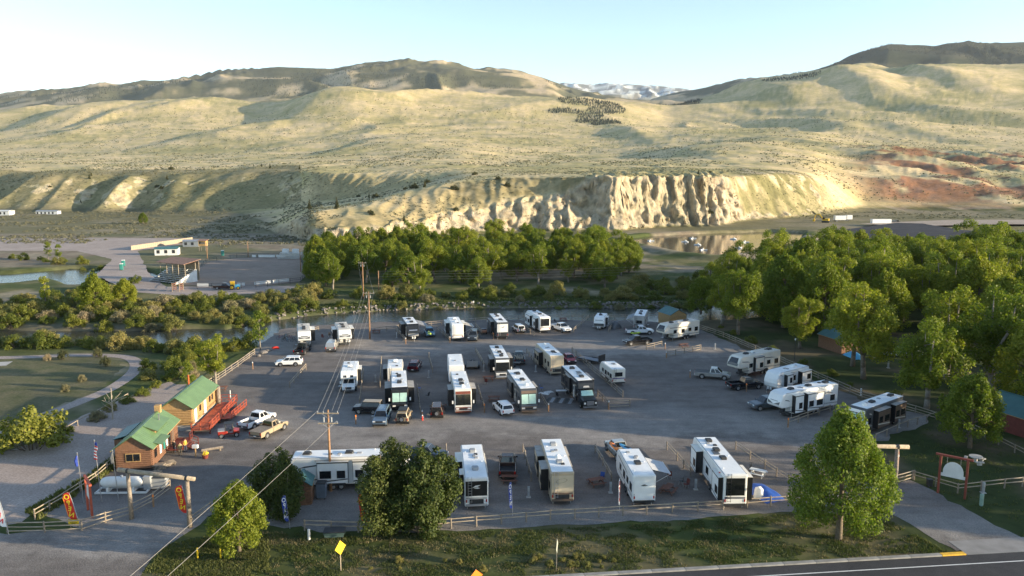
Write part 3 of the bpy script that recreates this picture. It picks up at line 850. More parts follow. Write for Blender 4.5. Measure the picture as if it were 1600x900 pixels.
# ------------------------------------------------------------------ vegetation
L_COT = leaf_mat('cottonwood_leaves', (.11, .158, .017), (.265, .29, .034), .42)
L_DRK = leaf_mat('shade_dark_poplar_leaves', (.032, .056, .014), (.075, .10, .02), .25)  # leaf colour darkened to put the shade on these trees into it
L_WIL = leaf_mat('willow_leaves', (.15, .155, .045), (.29, .265, .08), .3)
L_GRN = leaf_mat('green_shrub_leaves', (.10, .13, .022), (.20, .215, .035), .35)
L_DRY = leaf_mat('dry_shrub_twigs', (.19, .165, .09), (.32, .275, .15), .15)
L_SAG = leaf_mat('sagebrush_leaves', (.095, .10, .06), (.20, .19, .115), .15)
L_JUN = leaf_mat('juniper_needles', (.05, .06, .025), (.10, .10, .04), .15)
L_GRA = leaf_mat('grass_blades', (.075, .098, .03), (.125, .14, .045), .3)
L_GRD = leaf_mat('dry_grass_blades', (.14, .125, .06), (.22, .19, .10), .25)

def leaf_quads(C, N, size, rng, stretch=1.0):
    """leaf faces at centres C with normals N"""
    n = len(C)
    N = N / np.linalg.norm(N, axis=1)[:, None]
    a = rng.normal(size=(n, 3)); a -= (a * N).sum(1)[:, None] * N
    a /= np.linalg.norm(a, axis=1)[:, None]
    b = np.cross(N, a)
    s = (size * rng.uniform(.6, 1.35, n))[:, None]
    a, b = a * s * .5 * stretch, b * s * .5
    V = np.stack([C - a, C - b * .9 + a * .1, C + a, C + b * .9 - a * .1], 1).reshape(-1, 3)
    return V, np.arange(4 * n).reshape(n, 4)

def clump_leaves(cent, rad, per, size, rng, squash=.8, up=.35):
    Cs, Ns = [], []
    for c, r in zip(cent, rad):
        k = max(8, int(per * r * r))
        d = rng.normal(size=(k, 3)); d /= np.linalg.norm(d, axis=1)[:, None]
        rr = r * (1 - .55 * rng.random(k) ** 1.6) * (1 + .22 * fbm(d[:, 0] * 2 + c[0], d[:, 1] * 2 + d[:, 2] * 2 + c[1], 2, 3))
        P = d * rr[:, None]; P[:, 2] *= squash
        keep = rng.random(k) > .25 * (d[:, 2] < -.3)
        Cs.append((P + c)[keep]); Ns.append((d * .75 + rng.normal(size=(k, 3)) * .5 + np.array([0, 0, up]))[keep])
    return leaf_quads(np.vstack(Cs), np.vstack(Ns), size, rng)

def tree_protos(kind, seed, h, leaf, size, per=62, bark=BARK):
    """returns (trunk mesh, crown mesh) for a tree of height h standing at the origin"""
    rng = np.random.default_rng(seed)
    mb = MB()
    cent, rad = [], []
    if kind == 'cotton':                   # spreading crown on a bare trunk
        nl = rng.integers(4, 7)
        fork = h * rng.uniform(.2, .3)
        lean = rng.normal(size=2) * .03 * h
        mb.tube([(0, 0, -.2), (lean[0] * .4, lean[1] * .4, fork * .5), (lean[0], lean[1], fork)], [.034 * h, .027 * h, .024 * h], 8)
        for i in range(nl):
            a = 2 * math.pi * (i + rng.uniform(-.3, .3)) / nl
            sp = h * rng.uniform(.12, .27)
            top = h * rng.uniform(.66, .93)
            if i == 0: sp *= .2; top = h * .95
            p0 = np.array([lean[0], lean[1], fork]); p2 = np.array([lean[0] + sp * math.cos(a), lean[1] + sp * math.sin(a), top])
            p1 = p0 * .5 + p2 * .5 + np.array([sp * .25 * math.cos(a), sp * .25 * math.sin(a), 0])
            mb.tube([p0, p1, p2], [.017 * h, .011 * h, .003 * h], 6)
            for j in range(rng.integers(9, 13)):
                t = rng.uniform(.12, 1.0)
                q = (p0 * (1 - t) ** 2 + 2 * p1 * t * (1 - t) + p2 * t * t)
                off = rng.normal(size=3) * np.array([.11, .11, .055]) * h * (1.15 - .45 * t)
                c = q + off
                c[2] = max(c[2], h * .24)
                if j < 3: mb.cyl(q, c, .006 * h, .002 * h, 5)
                cent.append(c); rad.append(h * rng.uniform(.05, .125) * (1.12 - .2 * t))
            cent.append(p2); rad.append(h * .08)
        rad = np.array(rad)
    elif kind == 'full':                   # broad egg-shaped crown almost to the ground
        mb.tube([(0, 0, -.2), (.05, 0, h * .3), (0, .1, h * .62)], [.03 * h, .021 * h, .008 * h], 8)
        n = 92
        for i in range(n):
            t = (i + .5) / n
            zz = h * (.15 + .78 * t)
            prof = math.sin(math.pi * min(1, .16 + .84 * t) ** .80) ** .75
            r = .43 * h * prof * math.sqrt(rng.uniform(.3, 1.0)) * .9
            a = i * 2.399 + rng.uniform(-.4, .4)
            c = np.array([r * math.cos(a), r * math.sin(a), zz + rng.normal() * .02 * h])
            cent.append(c); rad.append(h * rng.uniform(.058, .096))
            if i % 3 == 0: mb.cyl((0, 0, zz * .75), c, .007 * h, .002 * h, 5)
        for i in range(24):
            a = rng.uniform(0, 6.28); r = rng.uniform(.04, .36) * h
            z1 = h * (1.04 - 1.15 * (r / h) ** 1.1 + rng.uniform(-.08, .05))
            for k in range(4):
                cent.append(np.array([r * math.cos(a), r * math.sin(a), z1 - k * .05 * h])); rad.append(h * (.022 + .015 * k))
    elif kind == 'column':                 # several upright poplar columns
        ns = rng.integers(4, 7)
        for s in range(ns):
            a = 2 * math.pi * s / ns + rng.uniform(-.4, .4)
            r0 = h * rng.uniform(.06, .27) if s else 0
            hh = h * rng.uniform(.68, 1.0) if s else h
            bx, by = r0 * math.cos(a), r0 * math.sin(a)
            mb.tube([(bx * .3, by * .3, -.2), (bx, by, hh * .5), (bx * 1.2, by * 1.2, hh * .95)], [.016 * h, .01 * h, .002 * h], 6)
            m = 13
            for i in range(m):
                t = (i + .5) / m
                w = hh * .19 * (math.sin(math.pi * min(1, .2 + .8 * t)) ** .7 + .12)
                cent.append(np.array([bx * (1 + .2 * t) + rng.normal() * w * .45, by * (1 + .2 * t) + rng.normal() * w * .45, hh * (.07 + .9 * t)]))
                rad.append(w * rng.uniform(.55, .85))
    elif kind == 'young':                  # small upright tree
        mb.tube([(0, 0, -.2), (.1, 0, h * .4), (0, .1, h * .9)], [.02 * h, .014 * h, .003 * h], 6)
        for i in range(30):
            t = rng.uniform(0, 1)
            w = h * .2 * math.sin(math.pi * (.15 + .8 * t)) ** .7
            a = i * 2.4
            c = np.array([w * math.cos(a) * rng.uniform(.2, 1), w * math.sin(a) * rng.uniform(.2, 1), h * (.28 + .68 * t)])
            cent.append(c); rad.append(h * rng.uniform(.055, .10))
            if i % 3 == 0: mb.cyl((0, 0, c[2] * .8), c, .006 * h, .002 * h, 5)
    elif kind == 'shrub':                  # willow thicket
        n = 26
        for i in range(n):
            a = rng.uniform(0, 6.28); r = .62 * h * math.sqrt(rng.random())
            z = h * rng.uniform(.16, .80) * (1 - .5 * (r / (.62 * h)) ** 2)
            c = np.array([r * math.cos(a), r * math.sin(a), z])
            cent.append(c); rad.append(h * rng.uniform(.14, .25))
            if i % 2 == 0: mb.cyl((r * .3 * math.cos(a), r * .3 * math.sin(a), -.1), c, .012 * h, .004 * h, 4)
    elif kind == 'conifer':
        mb.cyl((0, 0, -.2), (0, 0, h * .95), .03 * h, .004 * h, 6)
        for i in range(26):
            t = (i + .5) / 26
            w = h * .2 * (1 - t) + .02 * h
            for k in range(3):
                a = rng.uniform(0, 6.28)
                cent.append(np.array([w * .6 * math.cos(a), w * .6 * math.sin(a), h * (.08 + .9 * t)])); rad.append(w * .5)
    rad = np.array(rad)
    if kind in ('shrub', 'conifer'):
        V, F = clump_leaves(cent, rad, per, size, rng, .9, .5 if kind == 'shrub' else 0.1)
    else:
        V, F = clump_leaves(cent, rad, per, size, rng, .9, .3)
    return mb.mesh('trunk', bark, True), np_mesh('crown', V, F, leaf)

def plant(name, proto, loc, rz, sc, label, cat, group=None, sz=None):
    t = thing(name, label, cat, loc, rz, group)
    z = sz or sc
    t.scale = (sc, sc, z)
    obj('trunk' if cat == 'tree' else 'stems', proto[0], t)
    obj('crown' if cat == 'tree' else 'foliage', proto[1], t)
    return t

COTS = [tree_protos('cotton', 100 + i, 15.0, L_COT, .31, 165, PALEB if i % 2 else BARK) for i in range(6)]
COTF = [tree_protos('full', 130 + i, 14.0, L_COT, .33, 140) for i in range(3)]
SHR = [tree_protos('shrub', 200 + i, 3.2, (L_WIL, L_GRN, L_WIL, L_DRY, L_GRN)[i], .19, 420) for i in range(5)]
YNG = [tree_protos('young', 220 + i, 8.0, L_COT, .26, 150, PALEB) for i in range(2)]
FRONT = tree_protos('full', 303, 12.6, leaf_mat('ash_leaves', (.11, .17, .02), (.25, .295, .045), .42), .20, 400)
POPL = tree_protos('column', 311, 10.0, L_DRK, .19, 640)
POPL2 = tree_protos('column', 317, 8.5, L_DRK, .19, 640)
CONI = tree_protos('conifer', 330, 7.0, L_JUN, .22, 240)
JUNI = tree_protos('shrub', 340, 4.5, L_JUN, .30, 170)
GR = random.Random(21)
def gz(p):
    z, _, _, _ = height(np.array([p[0]]), np.array([p[1]]))
    return float(z[0])

# the two roadside trees and the dark poplars at the front of the lot
p = G(1310, 842)
plant('ash_tree', FRONT, (p.x, p.y, 0), .6, .93, 'full rounded green tree on the grass verge beside the right driveway', 'tree', sz=1.04)
p = G(612, 826)
plant('poplar_tree', POPL, (p.x, p.y, 0), 0.3, 1.0, 'dark green bushy poplar beside the red and yellow flag, left of the pair', 'tree', sz=.98)
p = G(662, 832)
plant('poplar_tree', POPL2, (p.x, p.y, 0), 2.0, 1.12, 'dark green bushy poplar nearest the rear of the black-capped motorhome', 'tree', sz=1.16)
p = G(440, 808)
plant('poplar_tree', POPL2, (p.x, p.y, 0), 4.0, .95, 'dark green bushy tree in front of the small brown shed', 'tree', sz=.92)
p = G(374, 862)
plant('young_tree', COTF[2], (p.x, p.y, 0), .0, .47, 'bright yellow-green small tree on the verge beside the marker posts', 'tree', sz=.50)
for (x, y, k, sc, lab, nm) in [
    (337, 600, COTS[1], .55, 'two-stemmed cottonwood by the rail fence behind the store', 'cottonwood_tree'),
    (407, 547, YNG[1], 1.02, 'upright cottonwood on the river bank beside the bicycles', 'cottonwood_tree'),
    (296, 617, YNG[0], .70, 'slim young tree behind the orange-red post', 'young_tree'),
    (150, 490, COTF[0], .72, 'broad bright green tree on the far river bank beside the grandstand road', 'cottonwood_tree'),
    (196, 484, COTF[2], .58, 'second broad green tree leaning over the bank willows', 'cottonwood_tree'),
    (72, 478, YNG[1], 1.0, 'narrow green tree standing between river and bend', 'cottonwood_tree'),
    (76, 407, YNG[0], .95, 'pair-topped young tree on the far side of the river bend', 'cottonwood_tree'),
    (92, 408, YNG[1], .85, 'rounded young tree on the far side of the river bend', 'cottonwood_tree'),
    (50, 700, SHR[1], 2.1, 'big bright green bush beside the dirt track', 'shrub'),
    (224, 350, COTF[1], .55, 'single dark round tree alone on the shaded flats', 'round_tree')]:
    p = G(x, y)
    plant(nm, k, (p.x, p.y, 0), GR.uniform(0, 6), sc, lab, 'shrub' if nm == 'shrub' or k in SHR else 'tree')

WR = random.Random(3)
for i in range(22):
    x = WR.uniform(790, 965) if i < 14 else WR.uniform(560, 780)
    p = G(x, 878 + WR.uniform(-7, 9) + (6 if i >= 14 else 0))
    plant('flowering_weed', SHR[(0, 2)[i % 2]], (p.x, p.y, 0), WR.uniform(0, 6), WR.uniform(.09, .2), 'pale flowering weed clump on the verge beside the grey road sign' if i < 14 else 'pale weed clump on the verge near the orange road sign', 'weed', 'weeds on the verge')
# bare dead tree in the brush
p = G(176, 655)
t = thing('dead_tree', 'bare pale dead tree among dry brush beside the footpath', 'tree', (p.x, p.y, 0))
b = MB(); rr = random.Random(4)
b.tube([(0, 0, -.1), (.1, 0, 1.6), (0, .1, 3.0), (.15, .1, 4.6)], [.13, .1, .07, .02], 6)
for i in range(13):
    z = rr.uniform(1.2, 4.2); a = rr.uniform(0, 6.28); l = rr.uniform(.6, 1.4)
    e = (l * math.cos(a), l * math.sin(a), z + l * .8)
    b.cyl((.05, .05, z), e, .035, .012, 5)
    b.cyl(lerp((.05, .05, z), e, .6), (e[0] + rr.uniform(-.3, .3), e[1] + rr.uniform(-.3, .3), e[2] + .4), .02, .008, 4)
b.build('trunk', pm('dead_wood', (.42, .35, .27), .9, var=.15), t)

# grove on the far bank of the river
def zone(label, X, Y):
    if 'right of' in label:
        return 'cottonwood ' + ('beside the fence of the gravel lot' if X < 62 and Y < 165 else 'near the parked white cars' if Y < 150 else 'at the river end of the right grove' if X < 90 else 'deep in the grove below the lined ponds')
    return 'cottonwood in the grove across the river, ' + ('arena end' if X < -35 else 'lagoon end' if X > 10 else 'middle stretch') + (' front row' if Y < 250 else ' under the cliff')
def scatter_trees(spots, label, group, hmin, hmax, protos, ref=15.0):
    for i, (X, Y) in enumerate(spots):
        k = protos[GR.randrange(len(protos))]
        s = GR.uniform(hmin, hmax) / ref
        pxx = 800 + X * 1214 / Y
        if 1020 < pxx < 1200: s *= .62 + .3 * max(0, (pxx - 1120) / 80)
        look = ('pale-barked ' if k in COTS and COTS.index(k) % 2 else 'brown-barked ') + ('round-crowned ' if k in COTF else 'spreading ')
        plant('cottonwood_tree', k, (X, Y, max(0, gz((X, Y))) - .1), GR.uniform(0, 6.28), s, look + zone(label, X, Y), 'tree', group, s * GR.uniform(.92, 1.12))
def fill(poly_px, spacing, seed, n=4000):
    P = np.array(gp(poly_px)); r = random.Random(seed)
    x0, y0 = P.min(0); x1, y1 = P.max(0)
    out = []
    for _ in range(n):
        x, y = r.uniform(x0, x1), r.uniform(y0, y1)
        if inside(np.array([x]), np.array([y]), P)[0] and all((x - a) ** 2 + (y - b) ** 2 > spacing ** 2 for a, b in out):
            out.append((x, y))
    return out
ALLC = COTS + COTF
scatter_trees(fill([(485, 452), (560, 446), (980, 446), (985, 420), (930, 400), (760, 396), (560, 400), (490, 420)], 8.2, 3),
              'leafy cottonwood in the dense grove across the river below the cliff', 'cottonwoods in the far-bank grove', 10, 14, ALLC)
for (x, y, s, lab) in [(655, 462, .78, 'pale green cottonwood standing forward of the far-bank grove beside the power poles'), (748, 455, .68, 'upright cottonwood at the front edge of the far-bank grove'),
                  (612, 458, .5, 'small cottonwood under the forward tree of the far-bank grove'), (520, 452, .66, 'cottonwood at the arena end of the far-bank grove'), (945, 450, .7, 'cottonwood closing the pond end of the far-bank grove')]:
    p = G(x, y)
    plant('cottonwood_tree', COTS[GR.randrange(6)], (p.x, p.y, 0), GR.uniform(0, 6), s, lab, 'tree')
# cottonwoods right of the lot
rg = fill([(1095, 490), (1130, 515), (1200, 548), (1290, 575), (1340, 560), (1500, 540), (1720, 560), (1760, 430), (1500, 425), (1200, 440), (1100, 462)], 8.6, 5)
cl = G(1400, 560)
rg = [q for q in rg if not (abs(q[0] - cl.x) < 24 and abs(q[1] - cl.y) < 14)]
scatter_trees(rg, 'tall leafy cottonwood in the grove right of the gravel lot', 'cottonwoods right of the lot', 13.5, 17.5, ALLC)
for (x, y, k, s, lab) in [(1349, 592, COTS[0], 1.05, 'tall cottonwood with a bare trunk on the lawn behind the white trailers'), (1448, 638, COTS[3], .92, 'pale-limbed cottonwood behind the black and tan motorhome'),
                          (1332, 572, COTS[4], 1.0, 'cottonwood beside the parked white cars'), (1250, 545, COTS[2], .72, 'small cottonwood beside the lamp post behind the cream trailer'),
                          (1515, 700, COTF[1], .72, 'round leafy tree over the white picnic table'), (1550, 610, COTS[5], 1.12, 'tall cottonwood beside the green-roofed cabin'), (1478, 590, COTS[1], 1.05, 'leaning cottonwood near the parked white pickup'),
                          (1610, 640, COTF[0], 1.0, 'leafy cottonwood over the green-roofed cabin'), (1660, 690, COTS[2], 1.0, 'cottonwood right of the round picnic table lawn')]:
    p = G(x, y)
    plant('cottonwood_tree', k, (p.x, p.y, 0), GR.uniform(0, 6), s, lab, 'tree')
for (X, Y, s) in [(92, 118, 1.1), (104, 104, 1.0), (98, 88, 1.0), (118, 95, 1.1), (110, 128, 1.15), (122, 112, 1.05), (88, 132, 1.05), (128, 80, 1.0), (84, 66, .68), (92, 72, .72), (100, 63, .75), (88, 80, .75), (78, 74, .6), (108, 76, .8)]:  # the smaller ones are unseen, added to shade the front row and verge
    plant('cottonwood_tree', ALLC[GR.randrange(9)], (X, Y, 0), GR.uniform(0, 6), s, 'leafy cottonwood beyond the right lawn, mostly out of view and casting shade', 'tree', 'cottonwoods beyond the right lawn')

# bank willows and brush
def shrubs(poly_px, spacing, seed, kinds, smin, smax, label, group, nm='willow_shrub'):
    for (X, Y) in fill(poly_px, spacing, seed, 2500):
        k = kinds[GR.randrange(len(kinds))]; s = GR.uniform(smin, smax)
        tone = ('yellow-green ', 'bright green ', 'olive ', 'dry tan ', 'leafy green ')[SHR.index(k)]
        plant(nm, k, (X, Y, gz((X, Y)) - .1), GR.uniform(0, 6.28), s, tone + label, 'shrub', group, s * GR.uniform(.8, 1.15))
W1 = [SHR[0], SHR[1], SHR[2], SHR[4]]
shrubs([(-60, 507), (120, 510), (260, 510), (380, 503), (460, 490), (500, 478), (480, 463), (330, 470), (240, 478), (100, 470), (-60, 478)], 4.2, 31, W1 + W1 + [SHR[3]], .8, 1.4, 'willow bush on the far river bank below the rodeo ground', 'far-bank willows below the rodeo ground')
shrubs([(-60, 545), (120, 543), (230, 550), (300, 562), (395, 543), (370, 532), (270, 530), (150, 531), (-60, 532)], 3.0, 32, W1, .75, 1.2, 'willow bush on the near river bank behind the footpath', 'near-bank willows behind the footpath')
shrubs([(230, 577), (300, 566), (322, 585), (285, 598), (225, 622), (150, 660), (75, 702), (62, 697), (168, 640), (217, 610)], 3.3, 33, [SHR[3], SHR[0], SHR[3], SHR[1], SHR[4]], .45, .9, 'brush between footpath and dirt track', 'brush beside the dirt track', 'brush_shrub')
shrubs([(500, 478), (620, 470), (800, 466), (900, 466), (1080, 470), (1080, 480), (900, 476), (600, 479)], 6.5, 34, W1 + [SHR[3]], .55, 1.0, 'low willow on the grassy far bank behind the trailers', 'low willows on the grassy far bank')
shrubs([(500, 466), (620, 462), (800, 458), (960, 458), (960, 464), (800, 465), (620, 469)], 5.0, 40, W1, .7, 1.3, 'willow at the foot of the far-bank grove', 'willows at the foot of the grove')
shrubs([(960, 470), (1080, 475), (1100, 440), (1000, 445)], 6.0, 35, W1, .9, 1.5, 'dense willow beside the lagoon bank', 'willows by the lagoon bank')
shrubs([(-80, 404), (60, 404), (150, 414), (220, 430), (215, 446), (150, 424), (60, 408), (-80, 399)], 6.0, 36, W1, .7, 1.2, 'willow lining the outer side of the river bend', 'willows outside the river bend')
shrubs([(-80, 478), (60, 474), (150, 452), (200, 456), (150, 480), (-80, 492)], 5.2, 37, W1, .8, 1.3, 'willow between the river bend and the river', 'willows inside the river bend')
shrubs([(400, 470), (480, 462), (500, 455), (470, 476)], 4.5, 38, [SHR[0], SHR[2]], .9, 1.25, 'pale willow beside the arena road', 'pale willows beside the arena road')
shrubs([(1095, 505), (1200, 555), (1290, 597), (1350, 622), (1450, 642), (1480, 630), (1300, 580), (1140, 510)], 6.5, 39, [SHR[4], SHR[1]], .3, .65, 'low green bush along the lot fence under the cottonwoods', 'bushes along the right lot fence')
for (x, y) in [(74, 563), (99, 561), (153, 558), (102, 612), (165, 572), (128, 596)]:
    p = G(x, y)
    plant('park_shrub', JUNI if x % 2 else SHR[3], (p.x, p.y, 0), x, .32, 'tiny planted shrub on the riverside park grass', 'shrub', 'small shrubs on the park grass', .5)

# junipers on the bluffs
JR = random.Random(9)
for i in range(46):
    x = JR.choice([JR.uniform(40, 480), JR.uniform(440, 780), JR.uniform(560, 800), JR.uniform(1080, 1260)])
    Y = JR.uniform(400, 560) if x > 480 else JR.uniform(640, 760)
    X = (x - 800) * Y / 1214
    z = gz((X, Y))
    if z > 4:
        plant('juniper', JUNI if JR.random() < .6 else CONI, (X, Y, z - .3), JR.uniform(0, 6), JR.uniform(.5, 1.0), 'small dark juniper on the bluff slope', 'shrub', 'junipers on the bluffs')

# uncountable cover: sagebrush, conifer woods, grass, bank stones
def scatter_stuff(name, X, Y, Z, mat, nleaf, rad, size, label, seed=1, up=.6, hsc=.8):
    rng = np.random.default_rng(seed)
    n = len(X)
    d = rng.normal(size=(n, nleaf, 3)); d /= np.linalg.norm(d, axis=2)[:, :, None]
    d[:, :, 2] = np.abs(d[:, :, 2])
    r = (rad if np.ndim(rad) else np.full(n, rad)) * rng.uniform(.6, 1.3, n)
    P = d * r[:, None, None] * rng.uniform(.6, 1, (n, nleaf))[:, :, None]
    P[:, :, 2] *= hsc
    C = P + np.stack([X, Y, Z], 1)[:, None, :]
    N = d * .8 + rng.normal(size=d.shape) * .4 + np.array([0, 0, up * .4])
    sz = np.repeat(size * (r if np.ndim(rad) else r / np.mean(r)), nleaf)
    V, F = leaf_quads(C.reshape(-1, 3), N.reshape(-1, 3), 1.0, rng)
    cc = C.reshape(-1, 1, 3)
    V = ((V.reshape(-1, 4, 3) - cc) * sz[:, None, None] + cc).reshape(-1, 3)
    return tag(obj(name, np_mesh(name, V, F, mat)), label, kind='stuff')
rng = np.random.default_rng(77)
def cand(n, px0, px1, Y0, Y1, logd=True):
    px = rng.uniform(px0, px1, n)
    Y = np.exp(rng.uniform(math.log(Y0), math.log(Y1), n)) if logd else rng.uniform(Y0, Y1, n)
    X = (px - 800) * Y / 1214
    z, pxx, dr, db = height(X, Y)
    return X, Y, z, px, dr, db
# sagebrush on the left flats and the bluff slopes
X, Y, z, px, dr, db = cand(9000, -60, 500, 330, 760)
m = (fbm(X / 45, Y / 45, 3, 300) > -.12) & (db > 22)
m &= ~((px > 280) & (px < 480) & (Y < 345)) & ~((Y < 372) & (px < 330))
scatter_stuff('sagebrush', X[m], Y[m], z[m] - .1, L_SAG, 16, .95, .5, 'grey-green sagebrush covering the flats and left bluffs', 5)
X, Y, z, px, dr, db = cand(15000, 440, 1330, 360, 660)
m = (z > 3) & (fbm(X / 30, Y / 30, 3, 301) > -.05 - .35 * (px > 1135))
scatter_stuff('bluff_scrub', X[m], Y[m], z[m] - .1, L_SAG, 9, .6, .45, 'low scrub dotted over the bluff slopes', 6)
X, Y, z, px, dr, db = cand(2600, 1060, 1620, 470, 640)
m = (z < 4) & (fbm(X / 25, Y / 25, 3, 302) > -.1) & (Y > 560)
scatter_stuff('valley_scrub', X[m], Y[m], z[m] - .1, L_SAG, 14, 1.0, .55, 'scrub along the foot of the red hills', 7)
X, Y, z, px, dr, db = cand(26000, -120, 1720, 690, 2700)
m = fbm(X / 90, Y / 140, 3, 303) > -.05
scatter_stuff('hill_scrub', X[m], Y[m], z[m] - .1, L_SAG, 4, .8 + Y[m] * .0007, .9, 'scattered sagebrush dotting the grassy hills', 8)
# conifer woods on the high ground
def woods(n, px0, px1, Y0, Y1, thr, seed, label, big, soft=1):
    X, Y, z, px, dr, db = cand(n, px0, px1, Y0, Y1, False)
    ed = np.maximum(np.abs((px - px0) / (px1 - px0) - .5), np.abs((Y - Y0) / (Y1 - Y0) - .5)) * 2
    sl_ = .18 * Y0
    m = fbm(X / sl_, Y / sl_, 3, seed) - 1.1 * sstep(.5, 1.0, ed) * soft > thr
    X, Y, z = X[m], Y[m], z[m]
    k = len(X); r = np.random.default_rng(seed)
    h = r.uniform(.7, 1.3, k) * big; w = h * .24
    base = np.stack([X, Y, z - 1], 1)
    V = []
    for a in (0, 2.094, 4.189):
        V.append(base + np.stack([w * np.cos(a), w * np.sin(a), 0 * w], 1))
    V.append(base + np.stack([0 * w, 0 * w, h], 1))
    V = np.stack(V, 1).reshape(-1, 3)
    i = np.arange(k) * 4
    F = np.concatenate([np.stack([i, i + 1, i + 3], 1), np.stack([i + 1, i + 2, i + 3], 1), np.stack([i + 2, i, i + 3], 1)])
    tag(obj('conifer_wood', np_mesh('conifer_wood', V, F, pm('far_conifers', (.035, .045, .028), .9, var=.3))), label, kind='stuff')
woods(16000, 1230, 1750, 4900, 7400, -.30, 401, 'dark conifer wood covering the high right mountain', 15, 0)
woods(5000, 820, 1000, 2300, 3100, -.05, 402, 'dark conifer wood on the pale centre hill', 8)
woods(2200, 1000, 1110, 3000, 3900, .05, 403, 'strip of conifers along the valley left of the grass mountain', 9)
woods(7000, -100, 880, 5400, 7200, .15, 404, 'scattered conifers on the long left mountains', 12, 0)
woods(1800, 1150, 1300, 3300, 4000, .25, 405, 'conifer patch on the right grass slope', 9)
# rip-rap stones on the far bank: large ones that stand out are one mass of rubble
rs = np.random.default_rng(15)
P = MB()
dd = np.gradient(RIVER, axis=0); dd /= np.linalg.norm(dd, axis=1)[:, None]; nn = np.stack([-dd[:, 1], dd[:, 0]], 1)
for i in range(1500):
    k = rs.integers(0, len(RIVER) - 1); t = rs.random()
    c = RIVER[k] * (1 - t) + RIVER[k + 1] * t + nn[k] * (rs.uniform(10.2, 13.5))
    if not -62 < c[0] < 45: continue
    s = rs.uniform(.18, .6); zz = gz((c[0], c[1]))
    P.box((c[0], c[1], zz + s * .2), (s * rs.uniform(.8, 1.5), s, s * .75), rs.uniform(0, 3), 0, rs.uniform(-.5, .5), rs.uniform(-.5, .5))
tag(P.build('bank_rubble', STONE), 'rubble of stones armouring the far river bank', kind='stuff')
# grass tufts: verge, lawn, banks, park
def grass(name, n, poly_px, mat, hgt, label, seed, thr=-.3, avoid=None, step=2.0):
    r = np.random.default_rng(seed)
    P = np.array(gp(poly_px)); x0, y0 = P.min(0); x1, y1 = P.max(0)
    X, Y = r.uniform(x0, x1, n), r.uniform(y0, y1, n)
    m = inside(X, Y, P) & (fbm(X / 3.0, Y / 1.6, 3, seed) > thr)
    X, Y = X[m], Y[m]
    z, _, dr, db = height(X, Y)
    m = z > -.8
    X, Y, z = X[m], Y[m], z[m]
    k = len(X)
    nb = 3
    a = r.uniform(0, 6.28, (k, nb)); h = hgt * r.uniform(.4, 1.2, (k, nb)); w = h * .22
    ox, oy = r.normal(size=(k, nb)) * .10, r.normal(size=(k, nb)) * .10
    lx, ly = r.normal(size=(k, nb)) * .35 * h, r.normal(size=(k, nb)) * .35 * h
    bx, by = X[:, None] + ox, Y[:, None] + oy; bz = np.repeat(z[:, None], nb, 1)
    V = np.stack([np.stack([bx - w * np.cos(a), by - w * np.sin(a), bz], -1), np.stack([bx + w * np.cos(a), by + w * np.sin(a), bz], -1), np.stack([bx + lx, by + ly, bz + h], -1)], 2).reshape(-1, 3)
    F = np.arange(len(V)).reshape(-1, 3)
    return tag(obj(name, np_mesh(name, V, F, mat)), label, kind='stuff')
VERGE = [(240, 900), (262, 862), (330, 838), (430, 830), (560, 838), (700, 834), (1000, 820), (1240, 802), (1380, 808), (1480, 862), (1200, 878), (942, 893), (700, 906), (400, 920)]
grass('verge_grass', 60000, VERGE, L_GRA, .17, 'green grass on the highway verge', 51, .0)
grass('dry_verge_grass', 30000, VERGE, L_GRD, .15, 'dry grass in patches on the highway verge', 52, .1)
grass('lawn_grass', 9000, [(1470, 650), (1640, 660), (1660, 850), (1600, 840), (1500, 785), (1425, 750), (1380, 720)], L_GRA, .2, 'mown grass round the hanging sign', 53, .1)
grass('entrance_grass', 6000, [(225, 895), (262, 850), (345, 836), (420, 836), (420, 900), (320, 905)], L_GRA, .2, 'bright grass round the small tree at the entrance', 54, -.4)
grass('bank_grass', 26000, [(480, 478), (620, 468), (800, 462), (1080, 466), (1080, 481), (900, 479), (620, 484), (470, 492)], L_GRA, .45, 'lush grass on the far river bank', 55, -.2)
grass('track_grass', 8000, [(40, 800), (140, 742), (210, 690), (265, 640), (285, 640), (215, 705), (150, 755), (60, 812)], L_GRA, .45, 'weeds between the dirt track and the store fence', 56, -.3)
# ------------------------------------------------------------------ vehicles
_cache = {}
def wheel(parent, x, y, r=.36, w=.24, rim=ALU):
    k = (round(r, 2), round(w, 2), rim.name)
    if k not in _cache:
        b = MB()
        n = 18
        prof = [(-w / 2, r * .62), (-w / 2, r * .9), (-w * .38, r), (w * .38, r), (w / 2, r * .9), (w / 2, r * .62)]
        P, F = [], []
        for i in range(n):
            a = 2 * math.pi * i / n
            P += [(rr * math.cos(a), yy, rr * math.sin(a)) for yy, rr in prof]
        m = len(prof)
        for i in range(n):
            j = (i + 1) % n
            F += [(i * m + q, i * m + q + 1, j * m + q + 1, j * m + q) for q in range(m - 1)]
        b.add(P, F)
        c = MB()
        c.cyl((0, -w * .42, 0), (0, w * .42, 0), r * .63, n=14)
        c.cyl((0, -w * .50, 0), (0, w * .50, 0), r * .2, n=8)
        for i in range(5):
            a = 2 * math.pi * i / 5
            c.box((r * .4 * math.cos(a), 0, r * .4 * math.sin(a)), (r * .42, w * .94, r * .12), ry=-a)
        _cache[k] = (b.mesh('tyre', RUBBER, True), c.mesh('rim', rim))
    t = thing('wheel', None, None, (x, y, r))
    t.parent = parent
    obj('tyre', _cache[k][0], t)
    obj('rim', _cache[k][1], t)
    return t

